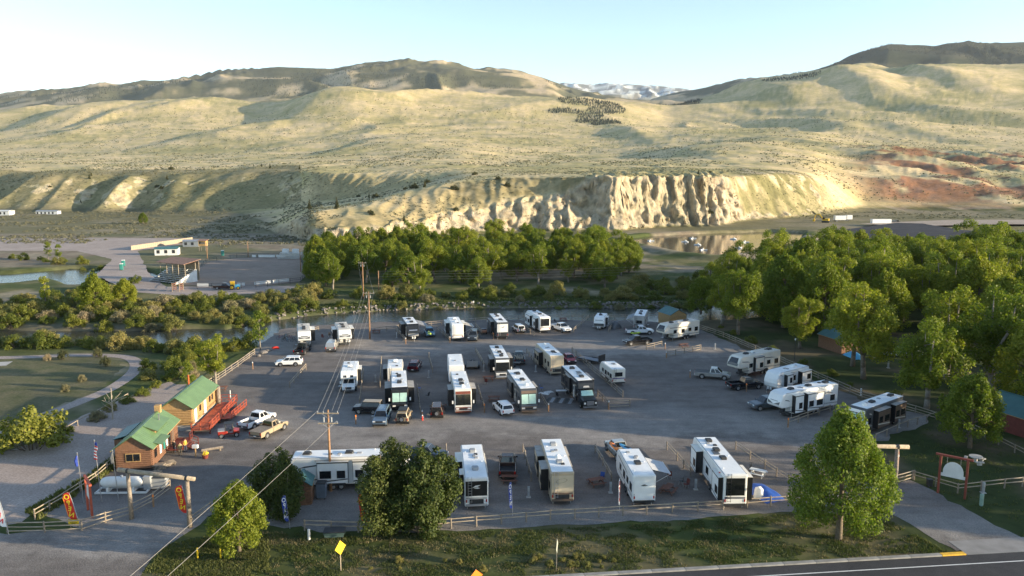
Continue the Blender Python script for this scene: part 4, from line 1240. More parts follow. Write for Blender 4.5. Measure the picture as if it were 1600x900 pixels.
def win(parent, x0, x1, z0, z1, y, side, frame=PLAST, glass=GLASS, name='window'):
    """framed window on a side wall, side = +1 / -1"""
    f = MB().box(((x0 + x1) / 2, y + side * .012, (z0 + z1) / 2), (x1 - x0 + .08, .03, z1 - z0 + .08)).build(name, frame, parent)
    MB().box(((x0 + x1) / 2, y + side * .024, (z0 + z1) / 2), (x1 - x0, .03, z1 - z0)).build('pane', glass, f)
    return f

def swoosh(parent, y, side, pts, mat, name='graphic_stripe'):
    q = [(x, y + side * .004, z) for x, z in pts]
    if side > 0: q = q[::-1]
    return MB().slab(q, .006, 0).build(name, mat, parent)

PROF = {
 'trailer': lambda L, H: [(-L/2, .55), (L/2 - .75, .55), (L/2 - .15, 1.0), (L/2, 1.6), (L/2 - .12, 2.2), (L/2 - .5, H - .28), (L/2 - .95, H), (-L/2 + .12, H), (-L/2, H - .12)],
 'fifth': lambda L, H: [(-L/2, .65), (L/2 - 2.9, .65), (L/2 - 2.65, 1.75), (L/2 - .55, 1.78), (L/2 - .1, 2.0), (L/2, 2.3), (L/2 - .12, 2.75), (L/2 - .62, H - .22), (L/2 - 1.15, H), (-L/2 + .12, H), (-L/2, H - .12)],
 'classA': lambda L, H: [(-L/2, .45), (L/2 - .08, .42), (L/2, .7), (L/2, 1.2), (L/2 - .1, 1.42), (L/2 - .32, H - .68), (L/2 - .4, H - .25), (L/2 - .75, H), (-L/2 + .12, H), (-L/2, H - .12)],
 'classC': lambda L, H: [(-L/2, .55), (L/2 - 2.3, .5), (L/2 - 2.2, 2.02), (L/2 - .95, 2.12), (L/2 - .8, 2.35), (L/2 - 1.0, H - .35), (L/2 - 1.5, H), (-L/2 + .1, H), (-L/2, H - .12)],
 'box': lambda L, H: [(-L/2, .6), (L/2 - .1, .6), (L/2, .75), (L/2, H - .1), (L/2 - .1, H), (-L/2 + .04, H), (-L/2, H - .04)],
}

def rv(kind, a, b, H, L, label, body=WHITE, roofm=ROOFW, front='near', W=2.5, cat=None, slides=(), acs=(.25, -.15), acm=PLAST, vents=(.05, -.3),
       awning=None, stripe=DGREY, side2=None, cap=None, capwin=True, shade=False, name=None, dish=None, ladder=True, solar=None, rear=None, group=None, skirt=None, dy=0):
    """a, b: photo positions of the near and far roof edge (at height H); L: body length; slides: (side, x0, x1, depth) with side +1 = left"""
    pa, pb = G(a[0], a[1], H), G(b[0], b[1], H)
    h = (pa - pb); h.z = 0; h.normalize()
    nose = {'trailer': .95, 'fifth': 1.15, 'classA': .75, 'classC': 1.5, 'box': .05, 'superC': 3.0}[kind] if front == 'near' else .1
    c = pa + h * nose - h * L / 2
    hd = h if front == 'near' else -h
    nm = name or {'trailer': 'travel_trailer', 'fifth': 'fifth_wheel_trailer', 'classA': 'motorhome', 'classC': 'camper_van_motorhome', 'box': 'cargo_trailer', 'superC': 'truck_motorhome'}[kind]
    t = thing(nm, label, cat or ('motorhome' if kind in ('classA', 'classC', 'superC') else 'trailer'), (c.x, c.y, .02), math.atan2(hd.y, hd.x), group)
    pr = PROF['classC' if kind == 'superC' else kind](L, H)
    if kind == 'superC':
        pr = [(-L/2, .55), (L/2 - 3.4, .55), (L/2 - 3.3, 2.35), (L/2 - 2.35, 2.45), (L/2 - 2.2, 2.7), (L/2 - 2.45, H - .3), (L/2 - 2.9, H), (-L/2 + .1, H), (-L/2, H - .12)]
    MB().prism(pr, W, .09).build('body', body, t)
    xr = [p[0] for p in pr if abs(p[1] - H) < 1e-6]
    x0, x1 = min(xr), max(xr)
    MB().prism([(x0 + .05, H - .01), (x1 - .05, H - .01), (x1 - .12, H + .035), (x0 + .12, H + .035)], W - .2, .03).build('roof', roofm, t)
    # roof edge rails
    for s in (-1, 1):
        MB().box(((x0 + x1) / 2, s * (W / 2 - .06), H - .005), (x1 - x0, .05, .05)).build('roof_rail', body if body is not WHITE else GPLAST, t)
    for f in acs:
        x = f * L
        u = MB().prism([(x - .5, H + .03), (x + .5, H + .03), (x + .42, H + .26), (x + .1, H + .33), (x - .38, H + .31)], .72, .09).build('air_conditioner', acm, t)
    for f in vents:
        x = f * L
        MB().rbox((x, .35 if int(f * 100) % 2 else -.3, H + .09), (.42, .42, .13), .04).build('roof_vent', GPLAST if int(f * 100) % 3 else PLAST, t)
    for i in range(3):
        x = L * (-.38 + .28 * i) + .2
        MB().cyl((x, (-1) ** i * W * .33, H), (x, (-1) ** i * W * .33, H + .14), .07, n=7).build('vent_pipe', ROOFW, t)
    MB().rbox((x0 + (x1 - x0) * .62, -.1, H + .07), (.62, .4, .10), .05).build('skylight', GPLAST, t)
    if dish is not None:
        b_ = MB(); x = dish * L
        n = 10
        b_.cyl((x, 0, H + .03), (x, 0, H + .18), .33, .36, 12); b_.cyl((x, 0, H + .18), (x, 0, H + .36), .36, .14, 12)
        b_.build('satellite_dome', ROOFW, t, True)
    if solar is not None:
        MB().box((solar * L, .3, H + .08), (1.3, .7, .04)).build('solar_panel', DGREY, t)
    # running gear
    MB().box((-.02 * L, 0, .48), (L * .86 if kind != 'fifth' else L * .66, W * .72, .3)).build('chassis', PLAST, t)
    if kind in ('trailer', 'fifth', 'box'):
        xs = [-.12 * L - .45, -.12 * L + .45]
    else:
        xs = [-.27 * L, .36 * L if kind == 'classA' else .5 * L - 1.3]
    for x in xs:
        for s in (-1, 1):
            wheel(t, x, s * (W / 2 - .16), .37 if kind in ('trailer', 'fifth', 'box', 'classC') else .47, .28)
            MB().prism([(x - .56, .5), (x + .56, .5), (x + .48, .9), (x + .25, 1.0), (x - .25, 1.0), (x - .48, .9)], .02, .004, 0, s * (W / 2 + .004)).build('wheel_arch', PLAST, t)
    if kind == 'trailer':
        MB().tube([(L/2 - .8, -.7, .5), (L/2 + 1.0, 0, .5), (L/2 - .8, .7, .5)], .05).build('hitch', PLAST, t)
        MB().cyl((L/2 + .85, 0, .02), (L/2 + .85, 0, .9), .045).build('tongue_jack', GALV, t)
        for s in (-.25, .25):
            MB().cyl((L/2 + .15, s, .55), (L/2 + .15, s, .98), .15, n=10).build('gas_bottle', OWHITE, t)
    if kind == 'fifth':
        MB().box((L/2 - 2.0, 0, 1.35), (.5, .5, .9)).build('king_pin', PLAST, t)
        for s in (-1, 1):
            MB().cyl((L/2 - 2.75, s * .95, .0), (L/2 - 2.75, s * .95, 1.2), .05).build('landing_leg', GALV, t)
    for s in (-1, 1):
        MB().cyl((-L/2 + .5, s * .95, 0), (-L/2 + .5, s * .95, .6), .04).build('jack', GALV, t)
    # sides: windows, doors, stripes
    zlo, zhi = 1.55, 2.35
    if H < 3: zlo, zhi = 1.35, 2.0
    used = {1: [], -1: []}
    sl = [(s, min(u, v) * L, max(u, v) * L, d) for s, u, v, d in slides]
    front_lim = {'trailer': L/2 - 1.4, 'fifth': L/2 - 1.6, 'classA': L/2 - 1.9, 'classC': L/2 - 2.6, 'box': 0, 'superC': L/2 - 3.8}[kind]
    for s in (-1, 1):
        y = s * W / 2
        spans = sorted([(u, v) for q, u, v, d in sl if q == s])
        def free(u, v): return all(v < p - .1 or u > q + .1 for p, q in spans)
        if kind != 'box':
            door_x = None
            if s == -1:
                for cx in (.12 * L, .28 * L, -.05 * L, -.3 * L):
                    if free(cx - .4, cx + .4) and cx + .4 < front_lim + .6:
                        door_x = cx
                        d = MB().box((cx, y + s * .012, 1.72), (.72, .03, 1.9)).build('door', body if stripe is None else (OFFW if body is not OFFW else WHITE), t)
                        MB().box((cx, y + s * .022, 2.2), (.42, .03, .55)).build('door_window', GLASS, d)
                        MB().box((cx + .27, y + s * .03, 1.65), (.06, .05, .16)).build('handle', PLAST, d)
                        MB().box((cx, y + s * .3, .42), (.6, .5, .06)).build('step', GALV, d)
                        break
            for i, cx in enumerate((-.40, -.22, -.02, .2, .38)):
                u, v = cx * L - .45, cx * L + .45
                if v < front_lim and free(u, v) and (door_x is None or v < door_x - .45 or u > door_x + .45):
                    win(t, u + (.1 if i % 2 else 0), v, zlo + (.15 if i % 2 else 0), zhi, y, s)
            if stripe is not None:
                for u, v in ([(-L/2 + .1, front_lim)] if not spans else [(-L/2 + .1, spans[0][0] - .1)] + [(spans[i][1] + .1, spans[i+1][0] - .1) for i in range(len(spans) - 1)] + [(spans[-1][1] + .1, front_lim + .6)]):
                    if v - u > .8:
                        w = v - u
                        swoosh(t, y, s, [(u, 1.0), (v, 1.25), (v, 1.36), (u + .1 * w, 1.16), (u, 1.15)], stripe)
                        swoosh(t, y, s, [(u + .25 * w, 2.62), (v, 2.86), (v, 3.0), (u + .5 * w, 2.85)] if H > 3.2 else [(u, .8), (v, .85), (v, .92), (u, .9)], stripe)
                        if side2 is not None:
                            swoosh(t, y, s, [(u, .72), (v, .72), (v, .95), (u, .88)], side2)
    for s, u, v, d in sl:
        y0, y1 = s * (W / 2 - .3), s * (W / 2 + d)
        zb, zt = (.95, H - .42) if kind != 'classA' else (.8, H - .5)
        so = MB().box(((u + v) / 2, (y0 + y1) / 2, (zb + zt) / 2), (v - u, abs(y1 - y0), zt - zb)).build('slide_out', side2 if (side2 is not None and kind == 'classA') else body, t)
        MB().box(((u + v) / 2, y1 + s * .008, zt - .05), (v - u + .06, .05, .14)).build('trim', PLAST, so)
        for xx in (u, v):
            MB().box((xx, (s * W / 2 + y1) / 2, (zb + zt) / 2), (.03, abs(y1 - s * W / 2) + .05, zt - zb + .04)).build('flank_seal', BLACK, so)
        MB().box(((u + v) / 2, (s * W / 2 + y1) / 2, zt + .05), (v - u + .1, d + .1, .05), rx=-s * .06).build('topper_awning', AWN if body is not WHITE else OFFW, so)
        if v - u > 1.5:
            win(so, u + .3, u + .3 + min(1.2, (v - u) * .35), zlo, zhi, y1, s)
            if v - u > 2.6: win(so, v - 1.2, v - .35, zlo, zhi, y1, s)
        if stripe is not None:
            swoosh(so, y1, s, [(u + .05, 1.02), (v - .05, 1.35), (v - .05, 1.47), (u + .05, 1.16)], stripe)
    # ends
    xb = -L / 2
    if kind == 'classA' or kind == 'fifth' or kind == 'trailer':
        rm = rear or (GLASS if kind != 'classA' else stripe or DGREY)
        ww_ = 1.14 if kind == 'classA' else 1.0
        if kind == 'trailer':
            w0 = MB().box((xb - .012, 0, 2.0), (.03, 1.3, .7)).build('rear_window', GLASS, t)
        else:
            MB().slab([(xb, ww_, 1.6), (xb, -ww_, 1.6), (xb, -ww_, H - .38), (xb, ww_, H - .38)], .02, 0).build('rear_window' if rm is GLASS else 'rear_panel', rm, t)
        if stripe is not None:
            MB().slab([(xb, 1.1, 1.25), (xb, -1.1, 1.25), (xb, -1.1, 1.4), (xb, 1.1, 1.45)], .015, 0).build('rear_stripe', stripe, t)
        MB().box((xb - .08, 0, .62), (.16, W * .9, .2)).build('bumper', PLAST if kind != 'classA' else stripe or GREY, t)
        for s in (-1, 1):
            MB().box((xb - .02, s * 1.05, 1.05), (.05, .14, .3)).build('tail_light', TAIL, t)
        if ladder:
            q = MB()
            for s in (0, .38):
                q.cyl((xb - .12, .5 + s, .9), (xb - .12, .5 + s, H + .15), .02)
            for i in range(8):
                q.cyl((xb - .12, .5, 1.0 + .3 * i), (xb - .12, .88, 1.0 + .3 * i), .016)
            q.build('ladder', ALU if rm is not GLASS else PLAST, t)
        if kind == 'classA':
            MB().box((xb - .015, 0, .98), (.04, 1.5, .5)).build('engine_grille', PLAST, t)
    if kind == 'box':
        for s in (-1, 1):
            MB().box((xb - .012, s * .58, 1.95), (.03, 1.1, 2.4)).build('cargo_door', ROOFW, t)
        for i in range(6):
            MB().box((L * (-.42 + .16 * i), 0, H + .02), (.05, W - .2, .02)).build('roof_bow', ROOFW, t)
    if kind == 'fifth':
        p0, p1 = Vector((L/2 - .12, 0, 2.75)), Vector((L/2 - .62, 0, H - .22))
        if cap is not None:
            MB().slab([(L/2, -1.1, 2.3), (L/2, 1.1, 2.3), (p0.x, 1.12, 2.75), (p0.x, -1.12, 2.75)], .015, 0).build('cap_band', cap, t)
        if capwin:
            q = MB().slab([(p0.x, -.95, p0.z), (p0.x, .95, p0.z), (p1.x, .8, p1.z), (p1.x, -.8, p1.z)], .02, .0).build('cap_window', GLASS, t)
        else:
            for s in (-1, 1):
                MB().slab([(L/2, s * .05, 2.3), (L/2, s * 1.05, 2.32), (p0.x, s * 1.1, 2.75), (L/2 - .05, s * .5, 2.5)][::s], .015, 0).build('cap_graphic', DGREY, t)
            MB().slab([(p0.x, -.7, p0.z), (p0.x, .7, p0.z), (p0.x - .1, .6, p0.z + .12), (p0.x - .1, -.6, p0.z + .12)], .015, 0).build('cap_lettering', DGREY, t)
    if kind == 'trailer' and cap is not None:
        MB().slab([(L/2 - .12, -.85, 2.2), (L/2 - .12, .85, 2.2), (L/2 - .2, .85, 2.36), (L/2 - .2, -.85, 2.36)], .03, -.01).build('front_graphic', cap, t)
        MB().slab([(L/2 - .15, -1.1, 1.0), (L/2 - .15, 1.1, 1.0), (L/2, 1.1, 1.6), (L/2, -1.1, 1.6)], .012, 0).build('rock_guard', GREY if body is not WHITE else DGREY, t)
    if kind == 'classA':
        a0, a1 = Vector((L/2 - .1, 0, 1.44)), Vector((L/2 - .32, 0, H - .68))
        q = MB().slab([(a0.x, -1.12, a0.z), (a0.x, 1.12, a0.z), (a1.x, 1.08, a1.z), (a1.x, -1.08, a1.z)], .02, 0).build('windshield', GLASS, t)
        for s in (-1, 1):
            if shade:
                MB().slab([(a0.x + .01, -.54 + s * .55, a0.z + .1), (a0.x + .01, .50 + s * .55, a0.z + .1), (a1.x + .015, .48 + s * .55, a1.z - .08), (a1.x + .015, -.52 + s * .55, a1.z - .08)], .02, .012).build('sun_shade', SHADE, q)
            MB().box((L/2 - .25, s * (W / 2 + .28), 1.9), (.2, .2, .45)).build('mirror', WHITE, t)
            MB().cyl((L/2 - .3, s * (W / 2 - .02), 2.2), (L/2 - .25, s * (W / 2 + .3), 2.1), .03).build('mirror_arm', PLAST, t)
            MB().box((L/2 + .005, s * .85, .95), (.04, .45, .22)).build('headlight', LAMP, t)
            win(t, L/2 - 1.75, L/2 - .85, 1.5, 2.3, s * W / 2, s)
        MB().slab([(L/2 - .32, -1.12, H - .66), (L/2 - .32, 1.12, H - .66), (L/2 - .4, 1.1, H - .25), (L/2 - .4, -1.1, H - .25)], .015, 0).build('brow_panel', cap or body, t)
        MB().box((L/2 + .01, 0, .88), (.04, 1.1, .28)).build('front_grille', PLAST, t)
        MB().slab([(L/2, -1.15, .72), (L/2, 1.15, .72), (L/2, 1.15, 1.18), (L/2, -1.15, 1.18)], .01, 0).build('front_panel', cap or stripe or body, t)
        MB().box((L/2 + .02, 0, .5), (.12, W * .92, .18)).build('front_bumper', cap or body, t)
    if kind in ('classC', 'superC'):
        big = kind == 'superC'
        cl = 3.2 if big else 2.4
        z1, wd = (1.55, 2.2) if big else (1.15, 2.0)
        hx = L / 2
        cm = cap or body
        MB().prism([(hx - cl, .5), (hx - .05, .5), (hx, .75), (hx - .04, z1 - .1), (hx - .15, z1), (hx - (1.5 if big else 1.0), z1 + .2), (hx - (2.1 if big else 1.65), z1 + .95), (hx - cl, z1 + .95)], wd, .12).build('cab', cm, t)
        u0, u1 = (hx - (1.5 if big else 1.0), z1 + .2), (hx - (2.1 if big else 1.65), z1 + .95)
        q = MB().slab([(u0[0] - .02, -wd * .43, u0[1] + .04), (u0[0] - .02, wd * .43, u0[1] + .04), (u1[0] + .03, wd * .4, u1[1] - .05), (u1[0] + .03, -wd * .4, u1[1] - .05)], .02, .0).build('windshield', SHADE if shade else GLASS, t)
        MB().box((hx + .01, 0, .5 * (z1 + .6)), (.06, wd * .5, (z1 - .7) * .8)).build('front_grille', CHROME if big else PLAST, t)
        MB().box((hx + .04, 0, .52), (.2, wd * 1.0, .26)).build('front_bumper', CHROME, t)
        for s in (-1, 1):
            MB().box((hx, s * wd * .38, .5 * (z1 + .6)), (.06, .26, .26)).build('headlight', LAMP, t)
            win(t, hx - cl + .15, hx - cl + .9, z1 + .2, z1 + .8, s * wd / 2, s)
            MB().box((hx - cl + 1.1, s * (wd / 2 + .32), z1 + .35), (.12, .2, .4)).build('mirror', WHITE if not big else CHROME, t)
            if not big: MB().slab([(hx - .82, -.8 if s < 0 else .3, 2.4), (hx - .82, -.3 if s < 0 else .8, 2.4), (hx - .95, -.3 if s < 0 else .8, 2.75), (hx - .95, -.8 if s < 0 else .3, 2.75)], .02, 0).build('overcab_window', GLASS, t)
        if big:
            MB().slab([(hx - 2.22, -.5, 2.85), (hx - 2.22, .5, 2.85), (hx - 2.36, .4, 3.1), (hx - 2.36, -.4, 3.1)], .012, .02).build('emblem', GREY, t)
    if awning:
        s, u, v, ext = awning[:4]
        u, v = u * L, v * L
        am = awning[4] if len(awning) > 4 else AWN
        y0, y1 = s * W / 2, s * (W / 2 + ext)
        aw = MB().slab([(u, y0, H - .35), (v, y0, H - .35), (v, y1, H - 1.0), (u, y1, H - 1.0)], .03).build('awning', am, t)
        for x in (u, v):
            MB().cyl((x, y0, 1.2), (x, y1, H - 1.02), .025).build('awning_arm', ALU, aw)
        MB().cyl((u, y1, H - 1.02), (v, y1, H - 1.02), .06).build('awning_roller', ALU, aw)
    else:
        s = -1
        if kind != 'box':
            MB().cyl((-.3 * L, s * (W / 2 + .06), H - .28), (.22 * L, s * (W / 2 + .06), H - .28), .075, n=8).build('rolled_awning', AWN, t)
    return t

# ------------------------------------------------------------------ cars and pickups
def inset_quad(q, k, off):
    q = [Vector(p) for p in q]
    c = sum(q, Vector()) / 4
    n = (q[1] - q[0]).cross(q[2] - q[0]).normalized()
    if n.dot(c - Vector((0, 0, .9))) < 0: n = -n
    out = []
    for i in range(4):
        e1 = (q[(i + 1) % 4] - q[i]).normalized(); e2 = (q[i - 1] - q[i]).normalized()
        out.append(q[i] + (e1 + e2) * k + n * off)
    return out

def car(kind, px, py, deg, paint, label, name=None, cat=None, group=None, extra=None, sc=1.0):
    p = G(px, py)
    P = PAINTS[paint]
    S = {'suv': (4.75, 1.92, 1.72, .36), 'sedan': (4.5, 1.82, 1.42, .33), 'pickup': (5.9, 2.0, 1.92, .41), 'jeep': (4.2, 1.85, 1.85, .40), 'bigsuv': (5.4, 2.0, 1.92, .39)}[kind]
    L, W, H, r = S
    nm = name or {'suv': 'sport_utility_car', 'sedan': 'sedan_car', 'pickup': 'pickup_truck', 'jeep': 'off_road_car', 'bigsuv': 'large_utility_car'}[kind]
    t = thing(nm, label, cat or ('pickup' if kind == 'pickup' else 'car'), (p.x, p.y, .02), math.radians(deg), group)
    t.scale = (sc, sc, sc)
    h = L / 2
    zb = .42 if kind in ('pickup', 'jeep') else .3
    zs = {'suv': 1.05, 'sedan': .88, 'pickup': 1.16, 'jeep': 1.1, 'bigsuv': 1.16}[kind]
    if kind == 'jeep':
        low = [(-h, zb + .1), (-h, zs), (h - .95, zs + .02), (h - .1, zs - .05), (h, zs - .15), (h, zb + .15), (h - .2, zb)]
        cab = [(h - 1.15, zs), (h - 1.5, H), (-h + .05, H), (-h, zs)]
    elif kind == 'pickup':
        low = [(-.45, zb), (-.45, zs), (h - 1.35, zs + .02), (h - .35, zs - .08), (h, zs - .2), (h + .02, zb + .2), (h - .15, zb)]
        cab = [(h - 1.35, zs), (h - 2.15, H), (-.25, H), (-.45, zs)]
    elif kind == 'sedan':
        low = [(-h, zb + .1), (-h, zs - .05), (-h + .5, zs + .02), (h - 1.25, zs), (h - .2, zs - .18), (h, zb + .25), (h - .1, zb)]
        cab = [(h - 1.3, zs), (h - 2.05, H), (-h + 1.15, H), (-h + .45, zs)]
    else:
        low = [(-h, zb + .15), (-h, zs), (h - 1.2, zs), (h - .25, zs - .13), (h, zs - .35), (h + .02, zb + .15), (h - .12, zb), (-h + .1, zb)]
        cab = [(h - 1.2, zs), (h - 1.95, H - .03), (0, H), (-h + .45, H - .06), (-h + .05, zs)]
    MB().prism(low, W, .1).build('body', P, t)
    tp = .2
    MB().prism(cab, W - .14, .06, 0, 0, tp).build('cabin', P, t)
    zt = max(z for x, z in cab)
    z0 = zs
    def hw(z): return (W - .14) / 2 - tp * (z - z0) / (zt - z0)
    # glass
    def quad(A, B, w=None):
        return [(A[0], -hw(A[1]), A[1]), (A[0], hw(A[1]), A[1]), (B[0], hw(B[1]), B[1]), (B[0], -hw(B[1]), B[1])]
    MB().slab(inset_quad(quad(cab[0], cab[1]), .08, .006), .008).build('windshield', GLASS, t)
    MB().slab(inset_quad(quad(cab[-1], cab[-2]), .10, .006), .008).build('rear_window', GLASS, t)
    xf0, xf1, xr0, xr1 = cab[0][0], cab[1][0], cab[-1][0], cab[-2][0]
    for s in (-1, 1):
        n = 2 if kind in ('pickup', 'sedan') else 3
        za, zc = z0 + .06, zt - .12
        for i in range(n):
            ta, tb = i / n, (i + 1) / n
            def X(z, tt):
                k = (z - z0) / (zt - z0)
                f, bk = xf0 + (xf1 - xf0) * k, xr0 + (xr1 - xr0) * k
                return f + (bk - f) * (tt * .92 + .04)
            q = [(X(za, ta) - .04, s * hw(za), za), (X(za, tb) + .04, s * hw(za), za), (X(zc, tb) + .04, s * hw(zc), zc), (X(zc, ta) - .04, s * hw(zc), zc)]
            q = [Vector(v) + Vector((0, s * .006, .002)) for v in q]
            MB().slab(q if s < 0 else q[::-1], .008).build('side_window', GLASS, t)
        MB().box((xf0 - .12, s * (W / 2 + .1), zs + .08), (.14, .22, .18)).build('mirror', P, t)
        MB().box((h - .02, s * (W / 2 - .3), zs - .27), (.1, .36, .16)).build('headlight', LAMP, t)
        MB().box((-h - .01, s * (W / 2 - .14), zs - .18), (.06, .16, .34 if kind != 'sedan' else .16)).build('tail_light', TAIL, t)
        MB().box((0, s * (W / 2 + .01), zb + .06), (L * .46, .08, .1)).build('sill', PLAST, t)
        for x in (h - .95, -h + 1.1 if kind != 'pickup' else -h + 1.25):
            MB().cyl((x, s * (W / 2 - .16), r + .03), (x, s * (W / 2 + .012), r + .03), r + .09, n=18).build('wheel_arch', PLAST, t)
            wheel(t, x, s * (W / 2 - .08), r, .24)
    MB().box((h + .02, 0, zs - .3), (.06, W * .5, .2)).build('front_grille', PLAST if kind != 'pickup' else CHROME, t)
    MB().box((h + .0, 0, zb + .14), (.16, W * .93, .18)).build('front_bumper', CHROME if kind == 'pickup' else PLAST, t)
    MB().box((-h - .0, 0, zb + .16), (.16, W * .93, .18)).build('rear_bumper', CHROME if kind == 'pickup' else PLAST, t)
    MB().box((-h - .09, 0, zb + .24), (.02, .34, .14)).build('number_plate', LAMP, t)
    if kind == 'pickup':
        bl = h - .45
        bx = -h + bl / 2
        bed = MB().box((bx, 0, zb + .2), (bl, W - .1, .35)).build('bed_floor', PLAST, t)
        for s in (-1, 1):
            MB().prism([(-h, zb + .05), (-.44, zb + .05), (-.44, zs), (-h, zs)], .14, .03, 0, s * (W / 2 - .07)).build('bed_side', P, t)
        MB().prism([(-h, zb + .1), (-h + .12, zb + .1), (-h + .1, zs), (-h + .01, zs)], W - .3, .02).build('tailgate', P, t)
        if extra == 'cover': MB().rbox((bx, 0, zs + .01), (bl - .1, W - .2, .07), .02).build('bed_cover', PLAST, t)
        if extra == 'topper':
            MB().prism([(-h + .02, zs - .01), (-.5, zs - .01), (-.55, H - .02), (-h + .35, H - .02)], W - .1, .06, 0, 0, .15).build('canopy_top', P, t)
            MB().slab([(-h + .05, .7, zs + .08), (-h + .05, -.7, zs + .08), (-h + .32, -.6, H - .12), (-h + .32, .6, H - .12)][::-1], .02, .02).build('canopy_window', GLASS, t)
        if extra == 'flat':
            MB().box((bx, 0, zs + .03), (bl, W + .05, .06)).build('flat_deck', WOODG, t)
        if extra == 'load':
            for i in range(5):
                MB().box((bx, -.6 + .3 * i, zs + .12 + .1 * (i % 2)), (bl + .4, .22, .16), .06 * (i - 2)).build('timber', WOODL, t)
        if extra == 'rack':
            b = MB()
            for x in (-h + .2, -.6):
                for s in (-1, 1): b.cyl((x, s * .85, zs), (x, s * .85, H + .1), .03)
                b.cyl((x, -.85, H + .1), (x, .85, H + .1), .03)
            b.build('ladder_rack', PLAST, t)
    if kind == 'jeep':
        w = wheel(t, 0, 0, .39, .26)
        w.name = 'spare_wheel'; w.location = (-h - .16, 0, .98); w.rotation_euler = (0, 0, math.pi / 2)
        for s in (-1, 1):
            for x in (h - .95, -h + 1.1):
                MB().prism([(x - .62, .72), (x - .45, .92), (x + .45, .92), (x + .62, .72), (x + .45, .85), (x - .45, .85)], .26, .02, 0, s * (W / 2 + .04)).build('fender', PLAST, t)
        if extra == 'soft':
            MB().prism([(cab[1][0] - .05, H - .03), (cab[1][0] - .05, H + .03), (-h + .1, H + .04), (-h + .08, H - .03)], W - .5, .03).build('soft_top', TAN, t)
        if extra == 'basket':
            b = MB()
            b.box((-.4, 0, H + .12), (1.9, 1.25, .05)); b.build('roof_basket', PLAST, t)
    if kind in ('suv', 'bigsuv'):
        for s in (-1, 1):
            MB().cyl((xf1 - .2, s * .62, H + .05), (xr1 + .1, s * .62, H + .03), .025).build('roof_rail', PLAST if paint != 'white' else ALU, t)
    return t

def kayak(px, py, z, deg, mat, label, L=3.0):
    p = G(px, py, z)
    t = thing('kayak', label, 'kayak', (p.x, p.y, z), math.radians(deg))
    b = MB(); n = 8; st = 9
    P, F = [], []
    for i in range(st):
        u = -1 + 2 * i / (st - 1)
        w = .36 * max(.03, (1 - u * u) ** .6)
        for j in range(n):
            a = 2 * math.pi * j / n
            P.append((u * L / 2, w * math.cos(a), .18 + .17 * math.sin(a) * (w / .36) ** .5 + .12 * u ** 4))
    for i in range(st - 1):
        F += [(i * n + j, i * n + (j + 1) % n, (i + 1) * n + (j + 1) % n, (i + 1) * n + j) for j in range(n)]
    F += [tuple(range(n)), tuple(range((st - 1) * n, st * n))]
    b.add(P, F); b.build('hull', mat, t, True)
    q = MB(); q.rbox((-.1, 0, .34), (.9, .42, .05), .04); q.build('cockpit', PLAST, t)
    return t
# ------------------------------------------------------------------ the trailers and motorhomes
rv('fifth', (475, 518), (474, 507), 3.6, 9.5, 'white-capped trailer with one open slide-out, black pickup hitched in front', WHITE, ROOFB, slides=[(1, .05, -.3, .9)], acs=(.15, -.05), acm=PLAST, cap=GREY, capwin=False)
rv('fifth', (538.2, 515.4), (532, 503), 3.6, 9.5, 'white-capped trailer with slide-outs open on both sides by the river', WHITE, ROOFB, slides=[(1, .1, -.3, .9), (-1, .1, -.25, .9)], acs=(.1, -.15), cap=GREY, capwin=False)
rv('trailer', (644.7, 506), (636.4, 495.4), 3.5, 8.5, 'black and bronze toy hauler with a mirror-bright nose by the river', BLACK, ROOFW, slides=[(-1, .15, -.25, .9)], acs=(.2, -.2), stripe=GREY, awning=(1, -.35, .25, 2.2, AWNG), cap=ALU)
rv('fifth', (714.8, 507), (706.6, 493.4), 3.6, 9.5, 'white trailer with tan lower skirt and grey awning out, by the river', WHITE, ROOFW, front='far', slides=[(1, -.1, .3, .8), (-1, -.2, .15, .8)], acs=(-.2, .15), acm=ROOFW, rear=WHITE, stripe=TAN, side2=TAN, awning=(-1, -.3, .1, 2.4))
rv('classA', (785, 503.7), (769.8, 486.8), 3.7, 11.0, 'charcoal motorhome with white rear cap and black engine grille by the river', DGREY, ROOFW, front='far', slides=[(1, -.2, .2, .7)], acs=(-.25, .1, .3), rear=WHITE, stripe=BLACK)
rv('fifth', (851.4, 495.5), (831, 484.5), 3.6, 9.8, 'two-tone white and grey fifth wheel with dark rear window by the river', WHITE, ROOFW, front='far', slides=[(1, -.05, .3, .8), (1, -.4, -.18, .7)], acs=(-.15, .25), rear=GLASS, stripe=GREY)
rv('trailer', (936.8, 495), (942.6, 487.5), 2.95, 5.6, 'smallest white travel trailer with a grey diamond badge by the river fence', WHITE, ROOFW, W=2.3, acs=(0,), cap=GREY, slides=[(1, .05, -.3, .5)])
rv('trailer', (998.8, 493.5), (1006.6, 479), 3.4, 8.8, 'grey-ended trailer with a white roof and front porch awning beside the wooden shed', GREY, ROOFW, front='far', acs=(-.2, .1), awning=(1, -.45, .1, 1.6, AWNG), stripe=DGREY)
rv('fifth', (1038, 506.3), (1081, 499.6), 3.7, 10.5, 'cream fifth wheel with a black-visored nose next to the wooden shed', OFFW, ROOFB, acs=(.2, -.2), slides=[(-1, -.1, .12, .3)], cap=DGREY)
rv('classC', (544.4, 580), (547.8, 567), 3.3, 8.2, 'plain white camper motorhome parked alone on open gravel', WHITE, ROOFW, slides=[(1, 0, -.3, .6)], acs=(-.05,), acm=ROOFW, stripe=GREY)
rv('trailer', (617, 575.4), (617.8, 559), 3.2, 7.0, 'pale grey trailer tucked behind the green-windshield motorhome', OFFW, ROOFW, front='far', acs=(.2,), acm=ROOFW, slides=[(1, -.3, .1, .7)], stripe=GREY)
